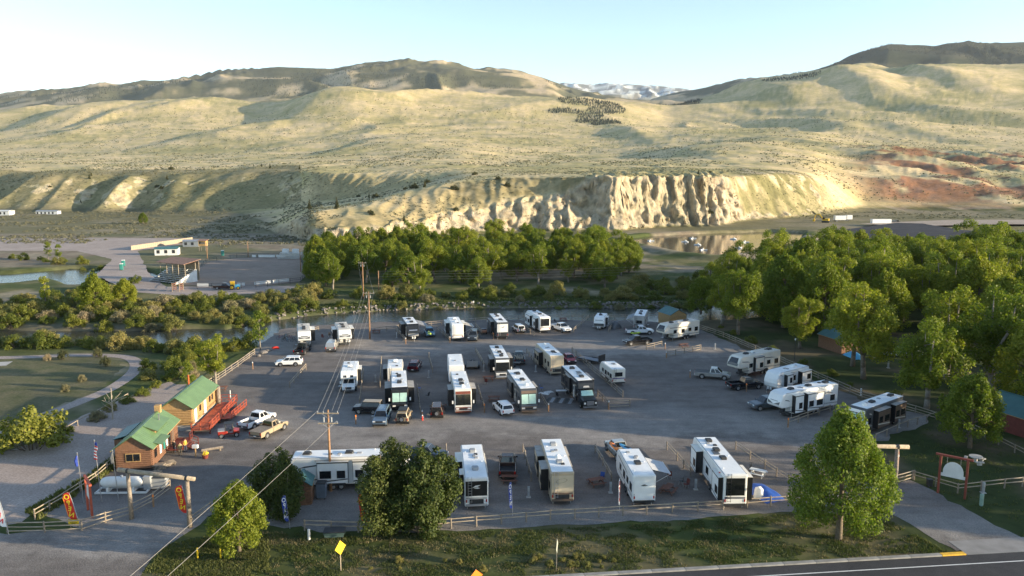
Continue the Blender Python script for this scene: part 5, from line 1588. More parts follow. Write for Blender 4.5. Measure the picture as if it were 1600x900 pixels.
rv('classA', (624.3, 605), (622.8, 578), 3.6, 10.4, 'silver-roofed black-fronted motorhome with teal windshield and both slide-outs open', BLACK, ROOFW, acs=(.2, -.15), slides=[(1, -.05, .3, .9), (-1, -.05, .3, .9)], stripe=GREY, cap=BLACK, shade=True, side2=BLACK)
rv('classA', (723.2, 608), (714.5, 575.5), 3.7, 11.0, 'motorhome with a red-brown front and red brow, cargo trailer behind it', OFFW, ROOFW, acs=(.02, .2), slides=[(1, .0, .28, .8), (-1, .05, .3, .8)], stripe=REDBR, cap=REDBR, side2=BLACK, dish=.33)
rv('box', (713, 571), (710.2, 553.5), 3.4, 8.0, 'tall plain white cargo trailer behind the red-fronted motorhome', WHITE, ROOFW, acs=(), vents=(), front='near', W=2.55, ladder=False)
rv('classA', (784.7, 559.5), (773.3, 537.8), 3.6, 10.5, 'black motorhome with a white brow and red swoosh, beside the flatbed', DGREY, ROOFW, acs=(.05, .3, -.3), vents=(.15, -.1), slides=[(1, -.1, .25, .8), (-1, .0, .3, .7)], stripe=BLACK, cap=WHITE, side2=BLACK)
rv('classA', (870, 555.8), (849.7, 537.8), 3.6, 10.8, 'tan motorhome with a blank beige rear glowing in the sun', BEIGE, ROOFW, front='far', acs=(-.25,), acm=PLAST, slides=[(1, -.05, .25, .8), (-1, -.1, .25, .6)], rear=BEIGE, stripe=TAN, dish=.3, side2=TAN)
rv('classA', (825.3, 607), (802.6, 576), 3.7, 11.8, 'long black and cream motorhome with pale shades behind a split windshield', DGREY, ROOFW, acs=(-.25, .05), slides=[(1, .0, .25, .6), (-1, -.35, .0, .3)], stripe=TAN, cap=BRONZE, shade=True, dish=.3, side2=DGREY)
rv('superC', (913.9, 594.2), (892.8, 575), 3.8, 12.2, 'black truck-nosed motorhome with a chrome grille and silver windshield shade', BLACK, ROOFW, acs=(.1, -.32), acm=PLAST, slides=[(1, -.2, .12, .7), (-1, -.2, .0, .3)], stripe=TAN, cap=BLACK, shade=True, solar=-.1)
rv('trailer', (966.7, 576.8), (951, 565.5), 2.9, 6.4, 'small silver-white trailer with a square rear window and purple skirt', OFFW, ROOFW, front='far', W=2.35, acs=(), vents=(.0,), stripe=pm('plum_stripe', (.14, .09, .22), .5), side2=None)
rv('fifth', (1152, 556), (1218, 543), 3.8, 11.2, 'long cream fifth wheel with a black-visored nose beside the silver pickup', OFFW, ROOFB, acs=(.2, -.35), slides=[(1, -.05, .15, .5)], cap=DGREY, dish=.05)
rv('trailer', (1210, 580.5), (1262, 567.8), 3.3, 8.6, 'rounded white travel trailer between the two long fifth wheels', WHITE, ROOFW, acs=(-.2,), acm=ROOFW, slides=[(1, .1, .28, .6), (1, -.45, -.15, .8)], stripe=GREY)
rv('fifth', (1218, 612), (1311.7, 594), 3.9, 12.2, 'longest bright white fifth wheel with black chevron on its nose', WHITE, ROOFW, acs=(.22, -.08, -.38), slides=[(1, .16, .3, .6), (1, -.18, .1, .7)], capwin=False, stripe=DGREY)
rv('classA', (1342, 636), (1394, 618), 3.7, 10.8, 'black and tan motorhome with foil shades in its windshield behind the big roadside tree', DGREY, ROOFW, acs=(.12, -.35), vents=(.22, -.1), slides=[(1, -.02, .28, .7), (1, -.42, -.14, .7)], stripe=OFFW, cap=WHITE, shade=True, side2=BRONZE, dish=.3)
rv('fifth', (624, 706), (453, 711), 3.8, 13.0, 'long white fifth wheel parked broadside behind the poplars', WHITE, ROOFW, acs=(-.02, -.38), vents=(-.1, -.18), slides=[(-1, -.28, -.02, .35), (-1, .02, .2, .25)], stripe=BLACK, capwin=True)
rv('classA', (744.3, 746.2), (736.6, 694.6), 3.6, 10.6, 'white-roofed motorhome with a black rear cap and white emblem', WHITE, ROOFW, front='far', acs=(.22, -.28), acm=GPLAST, slides=[(1, .05, .32, .7), (1, -.3, -.15, .4)], rear=BLACK, stripe=GREY, vents=(.12, .02))
rv('classA', (879, 737.7), (861, 686.3), 3.7, 11.0, 'tan motorhome with swirling lines on its rear and two tan slide-outs', TAN, ROOFW, front='far', acs=(.25, -.25), acm=GPLAST, slides=[(1, .05, .35, .8), (1, -.3, -.08, .8), (-1, .05, .3, .3)], rear=BEIGE, stripe=BRONZE, side2=BEIGE, dish=-.12)
rv('trailer', (1006.8, 742.5), (984.3, 705), 3.5, 8.8, 'white toy hauler with a plain ramp door and silver awning out', WHITE, ROOFW, front='far', acs=(-.12,), vents=(.1, .25), stripe=DGREY, awning=(-1, -.2, .2, 2.3, pm('silver_awning', (.45, .46, .48), .5, var=.1)), ladder=False, rear=WHITE)
rv('fifth', (1149.6, 741.5), (1103, 684.5), 3.9, 12.6, 'white and navy fifth wheel with a big black rear window and three roof units', WHITE, ROOFW, front='far', acs=(.3, .06, -.14), vents=(.18, .23), slides=[(1, .12, .3, .8), (1, -.48, -.3, .5), (-1, -.48, -.22, .6)], rear=GLASS, stripe=pm('navy_stripe', (.05, .06, .09), .4), side2=DGREY, solar=0.0)
# toy hauler ramp door and rear emblems
def on_rear(label_part, owner_label, quads, mat):
    for o in bpy.data.objects:
        if o.get('label') == owner_label:
            L = [c for c in o.children if c.name.startswith('body')][0].bound_box
            xb = min(c[0] for c in L)
            for i, q in enumerate(quads):
                MB().slab([(xb - .036, y, z) for y, z in q], .008, 0).build(label_part, mat, o)
on_rear('ramp_door', 'white toy hauler with a plain ramp door and silver awning out', [[(1.05, .8), (1.05, 2.95), (-1.05, 2.95), (-1.05, .8)]], ROOFW)
on_rear('emblem', 'white toy hauler with a plain ramp door and silver awning out', [[(.4, 2.35), (.1, 2.5), (-.1, 2.5), (-.4, 2.35), (-.1, 2.3), (.1, 2.3)]], BLACK)
on_rear('emblem', 'white-roofed motorhome with a black rear cap and white emblem', [[(.45, 2.5), (.1, 2.75), (-.45, 2.8), (-.1, 2.6)], [(.3, 2.45), (-.1, 2.55), (-.4, 2.45), (-.1, 2.4)]], OWHITE)
on_rear('emblem', 'charcoal motorhome with white rear cap and black engine grille by the river', [[(.5, 2.5), (-.1, 2.7), (-.5, 2.95), (-.2, 2.6)]], BLACK)
for k in range(9):
    a0, a1 = 2 * math.pi * k / 9, 2 * math.pi * (k + 1) / 9
    e = lambda a, s: (.1 + .62 * s * math.cos(a) , 2.75 + .24 * s * math.sin(a) - .1 * math.cos(a))
    on_rear('scroll_line', 'tan motorhome with swirling lines on its rear and two tan slide-outs', [[e(a0, 1), e(a1, 1), e(a1, .93), e(a0, .93)]], BRONZE)

# ------------------------------------------------------------------ cars
car('suv', 452, 571, 187, 'white', 'white crossover driving across the open gravel near the river tree')
car('pickup', 473, 551, 88, 'black', 'black pickup hitched ahead of the white-capped trailer', extra='rack')
car('pickup', 519, 546, 96, 'silver', 'silver pickup with a canopy backed beside the riverside trailer', extra='topper')
car('suv', 671, 524, 283, 'blue', 'pale blue car with a green kayak on top beside the toy hauler')
kayak(671, 522, 1.75, 283, GREENP, 'green kayak on the roof of the pale blue car')
car('bigsuv', 740, 530, 266, 'grey', 'dark grey utility car beside the tan-skirted trailer')
car('jeep', 810, 519, 108, 'white', 'white off-road car with a black spare wheel by the river')
car('pickup', 876, 517, 300, 'white', 'white pickup nosing out beside the dark-windowed fifth wheel')
car('pickup', 999, 522, 4, 'white', 'white pickup parked broadside in front of the porch-awning trailer', extra='cover')
car('pickup', 996, 538, 200, 'black', 'black pickup with a lime kayak behind the white pickup')
kayak(993, 521.5, 1.3, 20, GREENP, 'lime kayak laid across the black pickup', 2.6)
car('pickup', 1113, 591, -17, 'silver', 'silver crew-cab pickup in front of the long cream fifth wheel', extra='cover')
car('pickup', 1163, 607, 14, 'black', 'black pickup with a sunlit tail beside the silver pickup')
car('pickup', 1200, 638, 195, 'grey', 'dark grey pickup hitched under the longest white fifth wheel')
car('bigsuv', 597, 659, 271, 'bluegrey', 'blue-grey large utility car facing out beside the teal-windshield motorhome')
car('jeep', 631, 658, 90, 'tan', 'tan off-road car with a spare wheel in front of the teal-windshield motorhome', extra='basket')
car('jeep', 575, 645, 175, 'black', 'black off-road car with a tan soft top beside the blue-grey utility car', extra='soft')
car('jeep', 683, 649, 94, 'brown', 'brown off-road car with a tan-covered spare beside the red-fronted motorhome')
car('suv', 648, 577, 88, 'darkred', 'dark red car alone behind the teal-windshield motorhome')
car('suv', 786, 644, 110, 'white', 'white hatchback backed beside the long black and cream motorhome')
car('pickup', 811, 565, 92, 'grey', 'charcoal pickup loaded with timber beside the red-swoosh motorhome', extra='load')
car('sedan', 889, 565, 282, 'red', 'red sedan half hidden behind the tan motorhome')
car('pickup', 402, 664, 68, 'white', 'white pickup parked next to the flat-deck pickup by the store')
car('pickup', 421, 678, 70, 'tan', 'tan flat-deck pickup near the store', extra='flat')
car('pickup', 793, 736, 90, 'brown', 'dark brown pickup with its tailgate to the red picnic table')
car('pickup', 662, 718, 348, 'grey', 'grey pickup at the nose of the broadside fifth wheel', extra='cover')
car('pickup', 967, 712, 102, 'silver', 'silver pickup carrying orange and blue kayaks')
kayak(960, 700, 1.5, 105, ORANGE, 'orange kayak riding on the silver pickup')
kayak(979, 702, 1.5, 120, LBLUE, 'light blue kayak riding on the silver pickup')
car('suv', 1399, 556, 165, 'white', 'white crossover parked under the cottonwoods')
car('pickup', 1416, 557, 340, 'white', 'white pickup parked under the cottonwoods')
car('pickup', 350, 452, 3, 'brown', 'old brown truck parked outside the rodeo fence', extra='flat')
def buggy(px, py, deg, body, label, roof=True, sc=1.0):
    p = G(px, py)
    t = thing('utility_buggy', label, 'buggy', (p.x, p.y, .02), math.radians(deg)); t.scale = (sc,) * 3
    MB().prism([(-1.4, .45), (-1.4, .95), (-.2, .95), (-.1, .6), (.5, .6), (.6, 1.0), (1.3, .85), (1.4, .5)], 1.4, .08).build('body', body, t)
    MB().box((-.15, 0, .85), (.45, 1.2, .3)).build('seat', PLAST, t)
    if roof:
        for x in (-.4, .55):
            for s in (-1, 1): MB().cyl((x, s * .62, .9), (x - .05, s * .55, 1.85), .035).build('roll_bar', PLAST, t)
        MB().rbox((.05, 0, 1.88), (1.25, 1.25, .07), .03).build('roof', PLAST if body is not WHITE else ROOFW, t)
    MB().box((-.95, 0, 1.0), (.85, 1.2, .12)).build('cargo_bed', GPLAST, t)
    for x in (-.95, .95):
        for s in (-1, 1): wheel(t, x, s * .62, .33, .26)
    MB().cyl((.62, .3, 1.0), (.45, .3, 1.2), .16, n=10).build('steering_wheel', PLAST, t)
    return t
buggy(358, 682, 20, pm('buggy_red', (.30, .03, .02), .35), 'red side-by-side buggy at the store ramp')
buggy(756, 521, 272, pm('buggy_orange', (.45, .15, .05), .4), 'orange and white buggy between the riverside trailers', False, .9)
buggy(807, 583, 90, pm('buggy_grey', (.06, .07, .09), .35), 'dark buggy parked behind the timber-loaded pickup')
def flatbed(px, py, deg, L, W, deck, label, ramp=False):
    p = G(px, py)
    t = thing('flatbed_trailer', label, 'trailer', (p.x, p.y, .02), math.radians(deg))
    n = 6
    for i in range(n):
        MB().box((0, -W/2 + W * (i + .5) / n, .62), (L, W / n - .02, .05)).build('deck_plank', deck, t)
    for s in (-1, 1):
        MB().box((0, s * W / 2, .64), (L, .07, .14)).build('side_rail', PLAST, t)
        for x in (-.45, .4): wheel(t, x - .3, s * (W / 2 + .14), .34, .22)
        MB().prism([(-1.25, .62), (-1.15, .78), (.55, .78), (.65, .62)], .26, .02, 0, s * (W / 2 + .15)).build('mudguard', PLAST, t)
    MB().tube([(L/2, -W * .4, .55), (L/2 + 1.2, 0, .55), (L/2, W * .4, .55)], .05).build('hitch', PLAST, t)
    MB().cyl((L/2 + 1.1, 0, 0), (L/2 + 1.1, 0, .8), .04).build('jack', GALV, t)
    if ramp: MB().box((-L/2, 0, 1.2), (.06, W, 1.2)).build('ramp_gate', PLAST, t)
flatbed(738, 574, 92, 4.2, 2.1, WOODG, 'empty wood-decked flatbed trailer beside the white cargo trailer')
flatbed(923, 566, 138, 5.0, 2.1, pm('grey_deck', (.22, .23, .25), .8, var=.15), 'grey-decked flatbed trailer with its ramp up beside the long rail fence', True)
# ------------------------------------------------------------------ fences
_post = MB().cyl((0, 0, -.15), (0, 0, 1), .085, .08, 7).mesh('post', WOODG)
_postd = MB().cyl((0, 0, -.15), (0, 0, 1), .085, .08, 7).mesh('post', POLEW)
_rail = MB().cyl((-.5, 0, 0), (.5, 0, 0), .055, .06, 6).mesh('rail', WOODL)
_tpost = MB().cyl((0, 0, -.1), (0, 0, 1), .07, .07, 6).mesh('post', PLAST)
_trail = MB().cyl((-.5, 0, 0), (.5, 0, 0), .045, .045, 5).mesh('rail', PLAST)
FR = random.Random(5)
def fence(pts, label, rails=2, h=1.15, step=2.7, px=True, thin=False, postm=None, cap_first=False, z0=0.0, name='rail_fence'):
    W = [G(x, y) for x, y in pts] if px else [Vector((x, y, 0)) for x, y in pts]
    t = thing(name, label, 'fence', (W[0].x, W[0].y, z0))
    o = W[0]
    pm_, rm_ = (_tpost, _trail) if thin else (postm or _post, _rail)
    last = None
    for i in range(len(W) - 1):
        a, b = W[i], W[i + 1]
        n = max(1, round((b - a).length / step))
        for k in range(n + (1 if i == len(W) - 2 else 0)):
            p = a + (b - a) * (k / n) - o
            q = obj('post', pm_, t, (p.x, p.y, 0), FR.uniform(0, 3), (1, 1, h * FR.uniform(.96, 1.06)))
            q.rotation_euler = (FR.uniform(-.03, .03), FR.uniform(-.03, .03), FR.uniform(0, 3))
        for k in range(n):
            p, q = a + (b - a) * (k / n) - o, a + (b - a) * ((k + 1) / n) - o
            m = (p + q) / 2; d = q - p
            for r in range(rails):
                z = h * (.92 - .36 * r if rails > 1 else .9)
                e = obj('rail', rm_, t, (m.x, m.y, z + FR.uniform(-.03, .03)))
                e.rotation_euler = (0, FR.uniform(-.02, .02), math.atan2(d.y, d.x) + FR.uniform(-.012, .012))
                e.scale = (d.length + .16, FR.uniform(.85, 1.15), FR.uniform(.85, 1.15))
    return t
fence([(476, 829), (560, 832), (640, 832), (705, 826), (860, 813), (1010, 804), (1130, 797), (1240, 789)], 'two-rail timber fence along the front of the lot')
fence([(298, 823), (330, 800), (372, 783), (400, 778)], 'short timber fence right of the log gateway')
fence([(1397, 757), (1426, 749)], 'short rail panel at the right-hand gateway post', 3)
fence([(1428, 750), (1496, 771), (1569, 763), (1680, 752)], 'timber fence in front of the hanging sign lawn')
fence([(1092, 514), (1130, 527), (1180, 548), (1240, 575), (1292, 598), (1347, 622), (1430, 645), (1462, 655)], 'long timber fence between the lot and the cottonwoods', 3)
fence([(1462, 655), (1418, 668), (1368, 690)], 'single-rail fence beside the foil-shaded motorhome', 1)
fence([(1232, 666), (1262, 655), (1297, 644)], 'low timber fence in front of the longest white fifth wheel')
fence([(1149, 703), (1172, 718), (1195, 733), (1232, 757)], 'timber fence angling towards the big roadside tree')
fence([(930, 708), (942, 728), (955, 752)], 'short divider fence left of the white toy hauler')
fence([(1042, 703), (1058, 720), (1079, 745)], 'short divider fence between toy hauler and navy-striped fifth wheel')
fence([(817, 706), (823, 728), (830, 752)], 'short divider fence beside the brown pickup', 1)
fence([(697, 706), (705, 780)], 'divider fence between poplars and black-capped motorhome', 1)
fence([(894, 551), (920, 575), (946, 597), (973, 621)], 'long divider fence beside the small silver trailer', 3)
fence([(934, 620), (950, 636)], 'short fence at the truck-nosed motorhome', 2)
fence([(951, 637), (984, 636)], 'short cross fence at the end of the middle row', 3)
fence([(845, 625), (856, 642)], 'short fence at the front of the split-windshield motorhome')
fence([(823, 553), (838, 574)], 'divider fence beside the timber-loaded pickup')
fence([(743, 551), (757, 576)], 'divider fence behind the wood-decked flatbed', 2)
fence([(746, 608), (757, 643)], 'divider fence beside the red-fronted motorhome')
fence([(568, 585), (562, 634)], 'divider fence beside the black off-road car', 1)
fence([(596, 565), (594, 606)], 'divider fence left of the pale grey trailer', 1)
fence([(670, 560), (676, 583)], 'divider fence beside the dark red car', 1)
fence([(652, 610), (657, 648)], 'divider fence right of the teal-windshield motorhome', 1)
fence([(586, 520), (640, 513), (690, 508), (760, 503), (860, 499), (960, 499), (1045, 496)], 'river-edge fence behind the far row of trailers', 2)
fence([(311, 612), (342, 594), (372, 573), (398, 554)], 'timber fence on the bank behind the store', 3)
fence([(445, 530), (498, 518)], 'rail fence behind the bicycles')
for a, b, l in [((619, 519), (634, 536), 'short divider fence left of the toy hauler'), ((683, 517), (702, 534), 'short divider fence left of the tan-skirted trailer'), ((743, 512), (753, 524), 'short divider fence by the orange buggy'),
                ((762, 516), (771, 528), 'short divider fence left of the charcoal riverside motorhome'), ((813, 511), (834, 526), 'short divider fence left of the riverside white pickup'), ((896, 520), (920, 499), 'slanting divider fence beside the smallest trailer'),
                ((951, 520), (962, 505), 'short divider fence beside the dark tent'), ((1010, 547), (1034, 541), 'low rail in front of the cream fifth wheel')]:
    fence([a, b], l)
fence([(1042, 558), (1095, 547)], 'sunlit three-rail fence on the open gravel', 3)
fence([(453, 606), (478, 578)], 'lone leaning two-rail fence on the open gravel near the white crossover')
fence([(12, 833), (70, 832), (128, 829), (165, 817), (204, 806)], 'three-rail timber fence left of the log gateway', 3)
fence([(207, 802), (240, 785), (266, 765)], 'three-rail fence running from the gateway towards the store', 3)
fence([(55, 812), (100, 785), (150, 752), (200, 708), (240, 668)], 'timber fence behind the gas tank along the dirt track')
fence([(60, 700), (140, 655), (200, 622)], 'broken low rail fence in the dry brush', 1, .8)
fence([(1480, 655), (1560, 695), (1640, 735)], 'timber fence beside the round picnic table lawn')
fence([(1560, 650), (1640, 690)], 'timber fence below the green-roofed cabin')

# ------------------------------------------------------------------ utility poles and wires
def pole(x, y, h, label, arms=((.35, 2.4), (1.5, 2.2)), lean=0):
    p = G(x, y)
    t = thing('utility_pole', label, 'pole', (p.x, p.y, 0))
    MB().cyl((0, 0, -.3), (lean, 0, h), .17, .11, 10).build('shaft', POLEW, t, True)
    for i, (dz, w) in enumerate(arms):
        z = h - dz
        MB().box((lean, -.15, z), (w, .11, .13)).build('crossarm', WOODL, t)
        for u in (-.45, -.2, .45):
            MB().cyl((lean + u * w, -.15, z + .06), (lean + u * w, -.15, z + .28), .05, .035, 7).build('insulator', GPLAST, t)
        for s in (-1, 1):
            MB().cyl((lean + s * w * .3, -.15, z), (lean, -.15, z - .55), .02).build('brace', GALV, t)
    if arms:
        for s in (-1, 1):
            MB().cyl((lean + s * .42, -.28, h - 1.3), (lean + s * .42, -.28, h - .75), .09, n=8).build('fuse_cutout', GPLAST, t)
    return Vector((p.x, p.y, h))
T1 = pole(517, 767, 9.4, 'tall wooden utility pole with double crossarms beside the broadside fifth wheel')
T2 = pole(578, 530, 10.2, 'wooden utility pole with a crossarm at the river edge of the lot', ((.3, 2.4),))
T3 = pole(568, 468, 10.5, 'wooden utility pole in front of the far-bank grove', ((.3, 2.0),))
T4 = pole(592, 462, 7.2, 'slim bare pole beside the far-bank grove', ())
pole(388, 402, 6.5, 'bare wooden light pole behind the rodeo arena', ())
pole(324, 404, 6.5, 'bare pale light pole beside the announcer stand', ())
pole(470, 425, 7.5, 'dark light pole at the arena corner', ())
def wire(a, b, sag, label, group='overhead wires', r=.018):
    a, b = Vector(a), Vector(b)
    pts = [a + (b - a) * (i / 14) - Vector((0, 0, sag * 4 * (i / 14) * (1 - i / 14))) for i in range(15)]
    o = MB().tube(pts, r, 4).build('overhead_wire', pm('wire_metal', (.35, .33, .30), .5, .3, var=.1))
    return tag(o, label, 'wire', group)
for dx in (-1.1, -.5, .45, 1.1):
    wire((T1.x + dx, T1.y, T1.z - .1), (T2.x + dx, T2.y, T2.z - .05), 1.0, 'thin wire strung between the double-armed pole and the river-edge pole')
    if abs(dx) > .5: wire((T2.x + dx, T2.y, T2.z - .05), (T3.x + dx, T3.y, T3.z - .1), .8, 'thin wire strung over the river between two poles')
E1, E2 = G(208, 900, 8.6), G(262, 900, 7.6)   # the span runs on to a pole behind the viewer
wire((T1.x - 1.1, T1.y, T1.z - .1), (T1.x - 1.1 + 2.2 * (E1.x - T1.x + 1.1), T1.y + 2.2 * (E1.y - T1.y), T1.z - .2), .5, 'thin wire strung from the double-armed pole over the log entrance')
wire((T1.x + .9, T1.y, T1.z - 1.3), (T1.x + .9 + 2.2 * (E2.x - T1.x - .9), T1.y + 2.2 * (E2.y - T1.y), T1.z - 1.3), .5, 'thin wire strung from the double-armed pole over the verge grass')
for i in range(4):
    a = G(592, 440, 0)
    wire((T4.x, T4.y, 7.0 - .75 * i), (T4.x + 95, T4.y + 12, 7.6 - .75 * i), .6, 'thin wire running in front of the far-bank grove', 'grove wires', .015)

# ------------------------------------------------------------------ lettering
def text_mesh(s, size, mat, depth=.006):
    c = bpy.data.curves.new('lettering', 'FONT')
    c.body = s; c.size = size; c.extrude = depth; c.align_x = 'CENTER'; c.align_y = 'CENTER'
    c.offset = size * .018
    o = bpy.data.objects.new('lettering', c); COL.objects.link(o)
    dg = bpy.context.evaluated_depsgraph_get()
    me = bpy.data.meshes.new_from_object(o.evaluated_get(dg))
    bpy.data.objects.remove(o); bpy.data.curves.remove(c)
    me.materials.clear(); me.materials.append(mat)
    return me
_letters = {}
def letter(ch, mat):
    k = (ch, mat.name)
    if k not in _letters: _letters[k] = text_mesh(ch, 1.0, mat)
    return _letters[k]

def feather_flag(x, y, h, base, ink, label, turn=0.0, tilt=-.13, w=.72, text='OPEN', wavy=0.0, edge=None):
    """feather banner on a bent pole; the letters stand one above the other and show reversed from this side"""
    p = G(x, y)
    t = thing('feather_flag', label, 'flag', (p.x, p.y, 0), turn)
    top = h
    pts = [(0, 0, 0), (tilt * .2 * h, 0, .3 * h), (tilt * .6 * h, 0, .7 * h), (tilt * h * .95, 0, h * .95), (tilt * h * 1.0 - .25, 0, h)]
    MB().tube(pts, [.03, .027, .022, .016, .01], 6).build('pole', GALV, t)
    n = 14
    z0, z1 = .22 * h, h * .99
    def cx(z): return tilt * z
    P, F = [], []
    for i in range(n + 1):
        u = i / n; z = z0 + (z1 - z0) * u
        wl = w * (1 if u < .8 else math.sqrt(max(.02, 1 - ((u - .8) / .2) ** 2)))
        wl *= .55 + .45 * min(1, u / .12) if u < .12 else 1
        ph = wavy * math.sin(u * 9)
        for k, (dx, dy) in enumerate(((0, ph), (-wl, ph * .4 + .02))):
            P += [(cx(z) + dx, dy - .008, z), (cx(z) + dx, dy + .008, z)]
    for i in range(n):
        a, b = i * 4, i * 4 + 4
        F += [(a, b, b + 2, a + 2), (a + 1, a + 3, b + 3, b + 1), (a, a + 1, b + 1, b), (a + 2, b + 2, b + 3, a + 3)]
    fl = MB().add(P, F).build('banner', base, t)
    if edge: MB().tube([(cx(z0 + (z1 - z0) * u) - w * .97, .02, z0 + (z1 - z0) * u) for u in (.15, .4, .6, .8)], .05, 5).build('border', edge, t)
    k = len(text)
    for i, ch in enumerate(text):
        z = z0 + (z1 - z0) * (.84 - .74 * (i + .1) / max(1, k - .4) )
        e = obj('letter', letter(ch, ink), fl, (cx(z) - w * .5, -.03 + wavy * .4 * math.sin((z - z0) / (z1 - z0) * 9), z))
        e.rotation_euler = (math.pi / 2, 0, 0)
        s = (z1 - z0) / k * .92
        e.scale = (-min(s, w * 1.05), s, 1)
        e.rotation_euler = (math.pi / 2, -tilt * .9, 0)
    return t
feather_flag(14, 836, 3.9, FWHT, FRED, 'white feather flag with red lettering at the far-left fence', 0, -.16, .8, 'OPEN', edge=FRED)
feather_flag(125, 826, 3.9, FRED, FYEL, 'red and yellow open flag beside the yellow fence sign', 0, -.2, .8, edge=ORANGE)
feather_flag(297, 814, 3.9, FRED, FYEL, 'red and yellow open flag at the right log gate post', 0, -.16, .8, edge=ORANGE)
feather_flag(453, 826, 3.6, FBLUE, FWHT, 'blue open flag in front of the dark tree by the shed', .3, -.08, .45)
feather_flag(576, 831, 4.2, FRED, FYEL, 'red and yellow open flag left of the poplars', .2, -.09, .6)
feather_flag(801, 806, 3.8, FBLUE, FWHT, 'blue open flag near the red picnic table', .5, -.04, .35)
feather_flag(968, 800, 3.8, FWHT, FRED, 'narrow white and red flag beside the toy hauler', 1.1, -.03, .3)
feather_flag(1131, 788, 3.9, FRED, FYEL, 'red and yellow open flag behind the navy-striped fifth wheel', .2, -.07, .62)
feather_flag(1402, 752, 3.6, FRED, FWHT, 'dark red and white flag at the right gateway post', .6, -.02, .42)

# ------------------------------------------------------------------ log gateways
def log_gate(a, b, ov0, ov1, h, label, both=True):
    A, B = G(*a), G(*b)
    t = thing('log_gateway', label, 'gateway', (A.x, A.y, 0))
    d = B - A
    MB().cyl((0, 0, -.2), (-.05, 0, h), .24, .2, 10).build('post', WOODG, t, True)
    if both: MB().cyl((d.x, d.y, -.2), (d.x, d.y, h), .26, .21, 10).build('post', WOODG, t, True)
    u = d.normalized()
    p0, p1 = -u * ov0, d + u * ov1
    MB().cyl((p0.x, p0.y, h + .1), (p1.x, p1.y, h + .1), .24, .21, 10).build('crossbeam', WOODL, t, True)
    for q in (Vector((0, 0, 0)), d):
        MB().cyl((q.x - u.x * .12, q.y - u.y * .12, h + .1), (q.x + u.x * .12, q.y + u.y * .12, h + .1), .27, .27, 10).build('iron_band', PLAST, t)
    return t
log_gate((206, 811), (297, 824), 1.2, .9, 5.1, 'tall log gateway over the left entrance')
log_gate((1398, 760), (1262, 757), 1.2, .6, 4.6, 'log gateway over the right driveway, half hidden by the big tree')

# ------------------------------------------------------------------ store cabins
def gable(t, x0, x1, y0, y1, zb, zw, ridge, wall, roofm, ov=.4, along='y', logs=True):
    """log cabin shell: walls with stacked log courses, gable roof of standing-seam panels"""
    xm = (x0 + x1) / 2
    b = MB()
    prof = [(x0, zb), (x1, zb), (x1, zw), (xm, ridge), (x0, zw)]
    P = [(x, y0, z) for x, z in prof] + [(x, y1, z) for x, z in prof]
    b.add(P, [(0, 1, 2, 3, 4), (9, 8, 7, 6, 5), (0, 5, 6, 1), (1, 6, 7, 2), (2, 7, 8, 3), (3, 8, 9, 4), (4, 9, 5, 0)])
    w = b.build('wall', wall, t)
    n = int((zw - zb) / .24)
    for i in range(n):
        z = zb + .12 + i * .24
        for (p, q) in (((x1 + .01, y0, z), (x1 + .01, y1, z)), ((x0, y0 - .01, z), (x1, y0 - .01, z))):
            MB().cyl(p, q, .115, n=6).build('log', wall, w)
    sl = (ridge - zw) / (x1 - xm)
    for s in (-1, 1):
        xe = x1 + ov if s > 0 else x0 - ov
        ze = zw - ov * sl
        q = [(xm, y0 - ov, ridge + .06), (xe, y0 - ov, ze + .06), (xe, y1 + ov, ze + .06), (xm, y1 + ov, ridge + .06)]
        r = MB().slab(q if s > 0 else q[::-1], .08).build('roof', roofm, t)
        k = int((y1 - y0 + 2 * ov) / .45)
        for i in range(k + 1):
            y = y0 - ov + (y1 - y0 + 2 * ov) * i / k
            MB().cyl((xm, y, ridge + .15), (xe, y, ze + .15), .022, n=4).build('seam', roofm, r)
        MB().cyl((xe, y0 - ov, ze + .08), (xe, y1 + ov, ze + .08), .06, n=6).build('eave_board', WOODO, r)
    MB().box((xm, (y0 + y1) / 2, ridge + .16), (.3, y1 - y0 + 2 * ov, .05)).build('ridge_cap', roofm, t)
    return w
c0 = G(238, 735)
t = thing('store_cabin', 'brown log store cabin with a green roof and dormer behind the gas tank', 'cabin', (c0.x, c0.y, 0), .13)
w = gable(t, -4.0, 0, 0, 10.2, .3, 2.9, 4.3, WOODB, GREENM)
# dormer on the right slope
MB().add([(-1.3, 3.6, 3.3), (-.5, 3.6, 3.3), (-.5, 3.6, 3.75), (-1.95, 3.6, 4.35), (-1.3, 8.2, 3.3), (-.5, 8.2, 3.3), (-.5, 8.2, 3.75), (-1.95, 8.2, 4.35)],
         [(0, 1, 2, 3), (7, 6, 5, 4), (1, 5, 6, 2), (2, 6, 7, 3), (0, 3, 7, 4)]).build('dormer', WOODO, t)
MB().slab([(-2.0, 3.4, 4.42), (-.2, 3.4, 3.68), (-.2, 8.4, 3.68), (-2.0, 8.4, 4.42)], .07).build('dormer_roof', GREENM, t)
for i in range(3): MB().box((-.49, 4.3 + i * 1.5, 3.5), (.04, 1.0, .32)).build('dormer_window', GLASS, t)
f = MB().box((-2.0, -.14, 1.75), (1.7, .06, 1.05)).build('window', WOODO, t)
for s in (-1, 1): MB().box((-2.0 + s * .4, -.17, 1.75), (.7, .04, .85)).build('pane', GLASS, f)
for y in (1.2, 6.6): win_ = MB().box((.14, y, 1.8), (.05, .8, 1.1)).build('window', GLASS, t)
for y, m_ in ((3.0, WHITE), (4.4, TEAL), (5.4, WHITE)): MB().box((.15, y, 1.7), (.05, .62, 1.3)).build('poster', m_, t)
d = MB().box((.14, 7.9, 1.5), (.06, .95, 2.1)).build('door', BRONZE, t)
MB().box((.19, 7.6, 1.5), (.05, .08, .12)).build('handle', ALU, d)
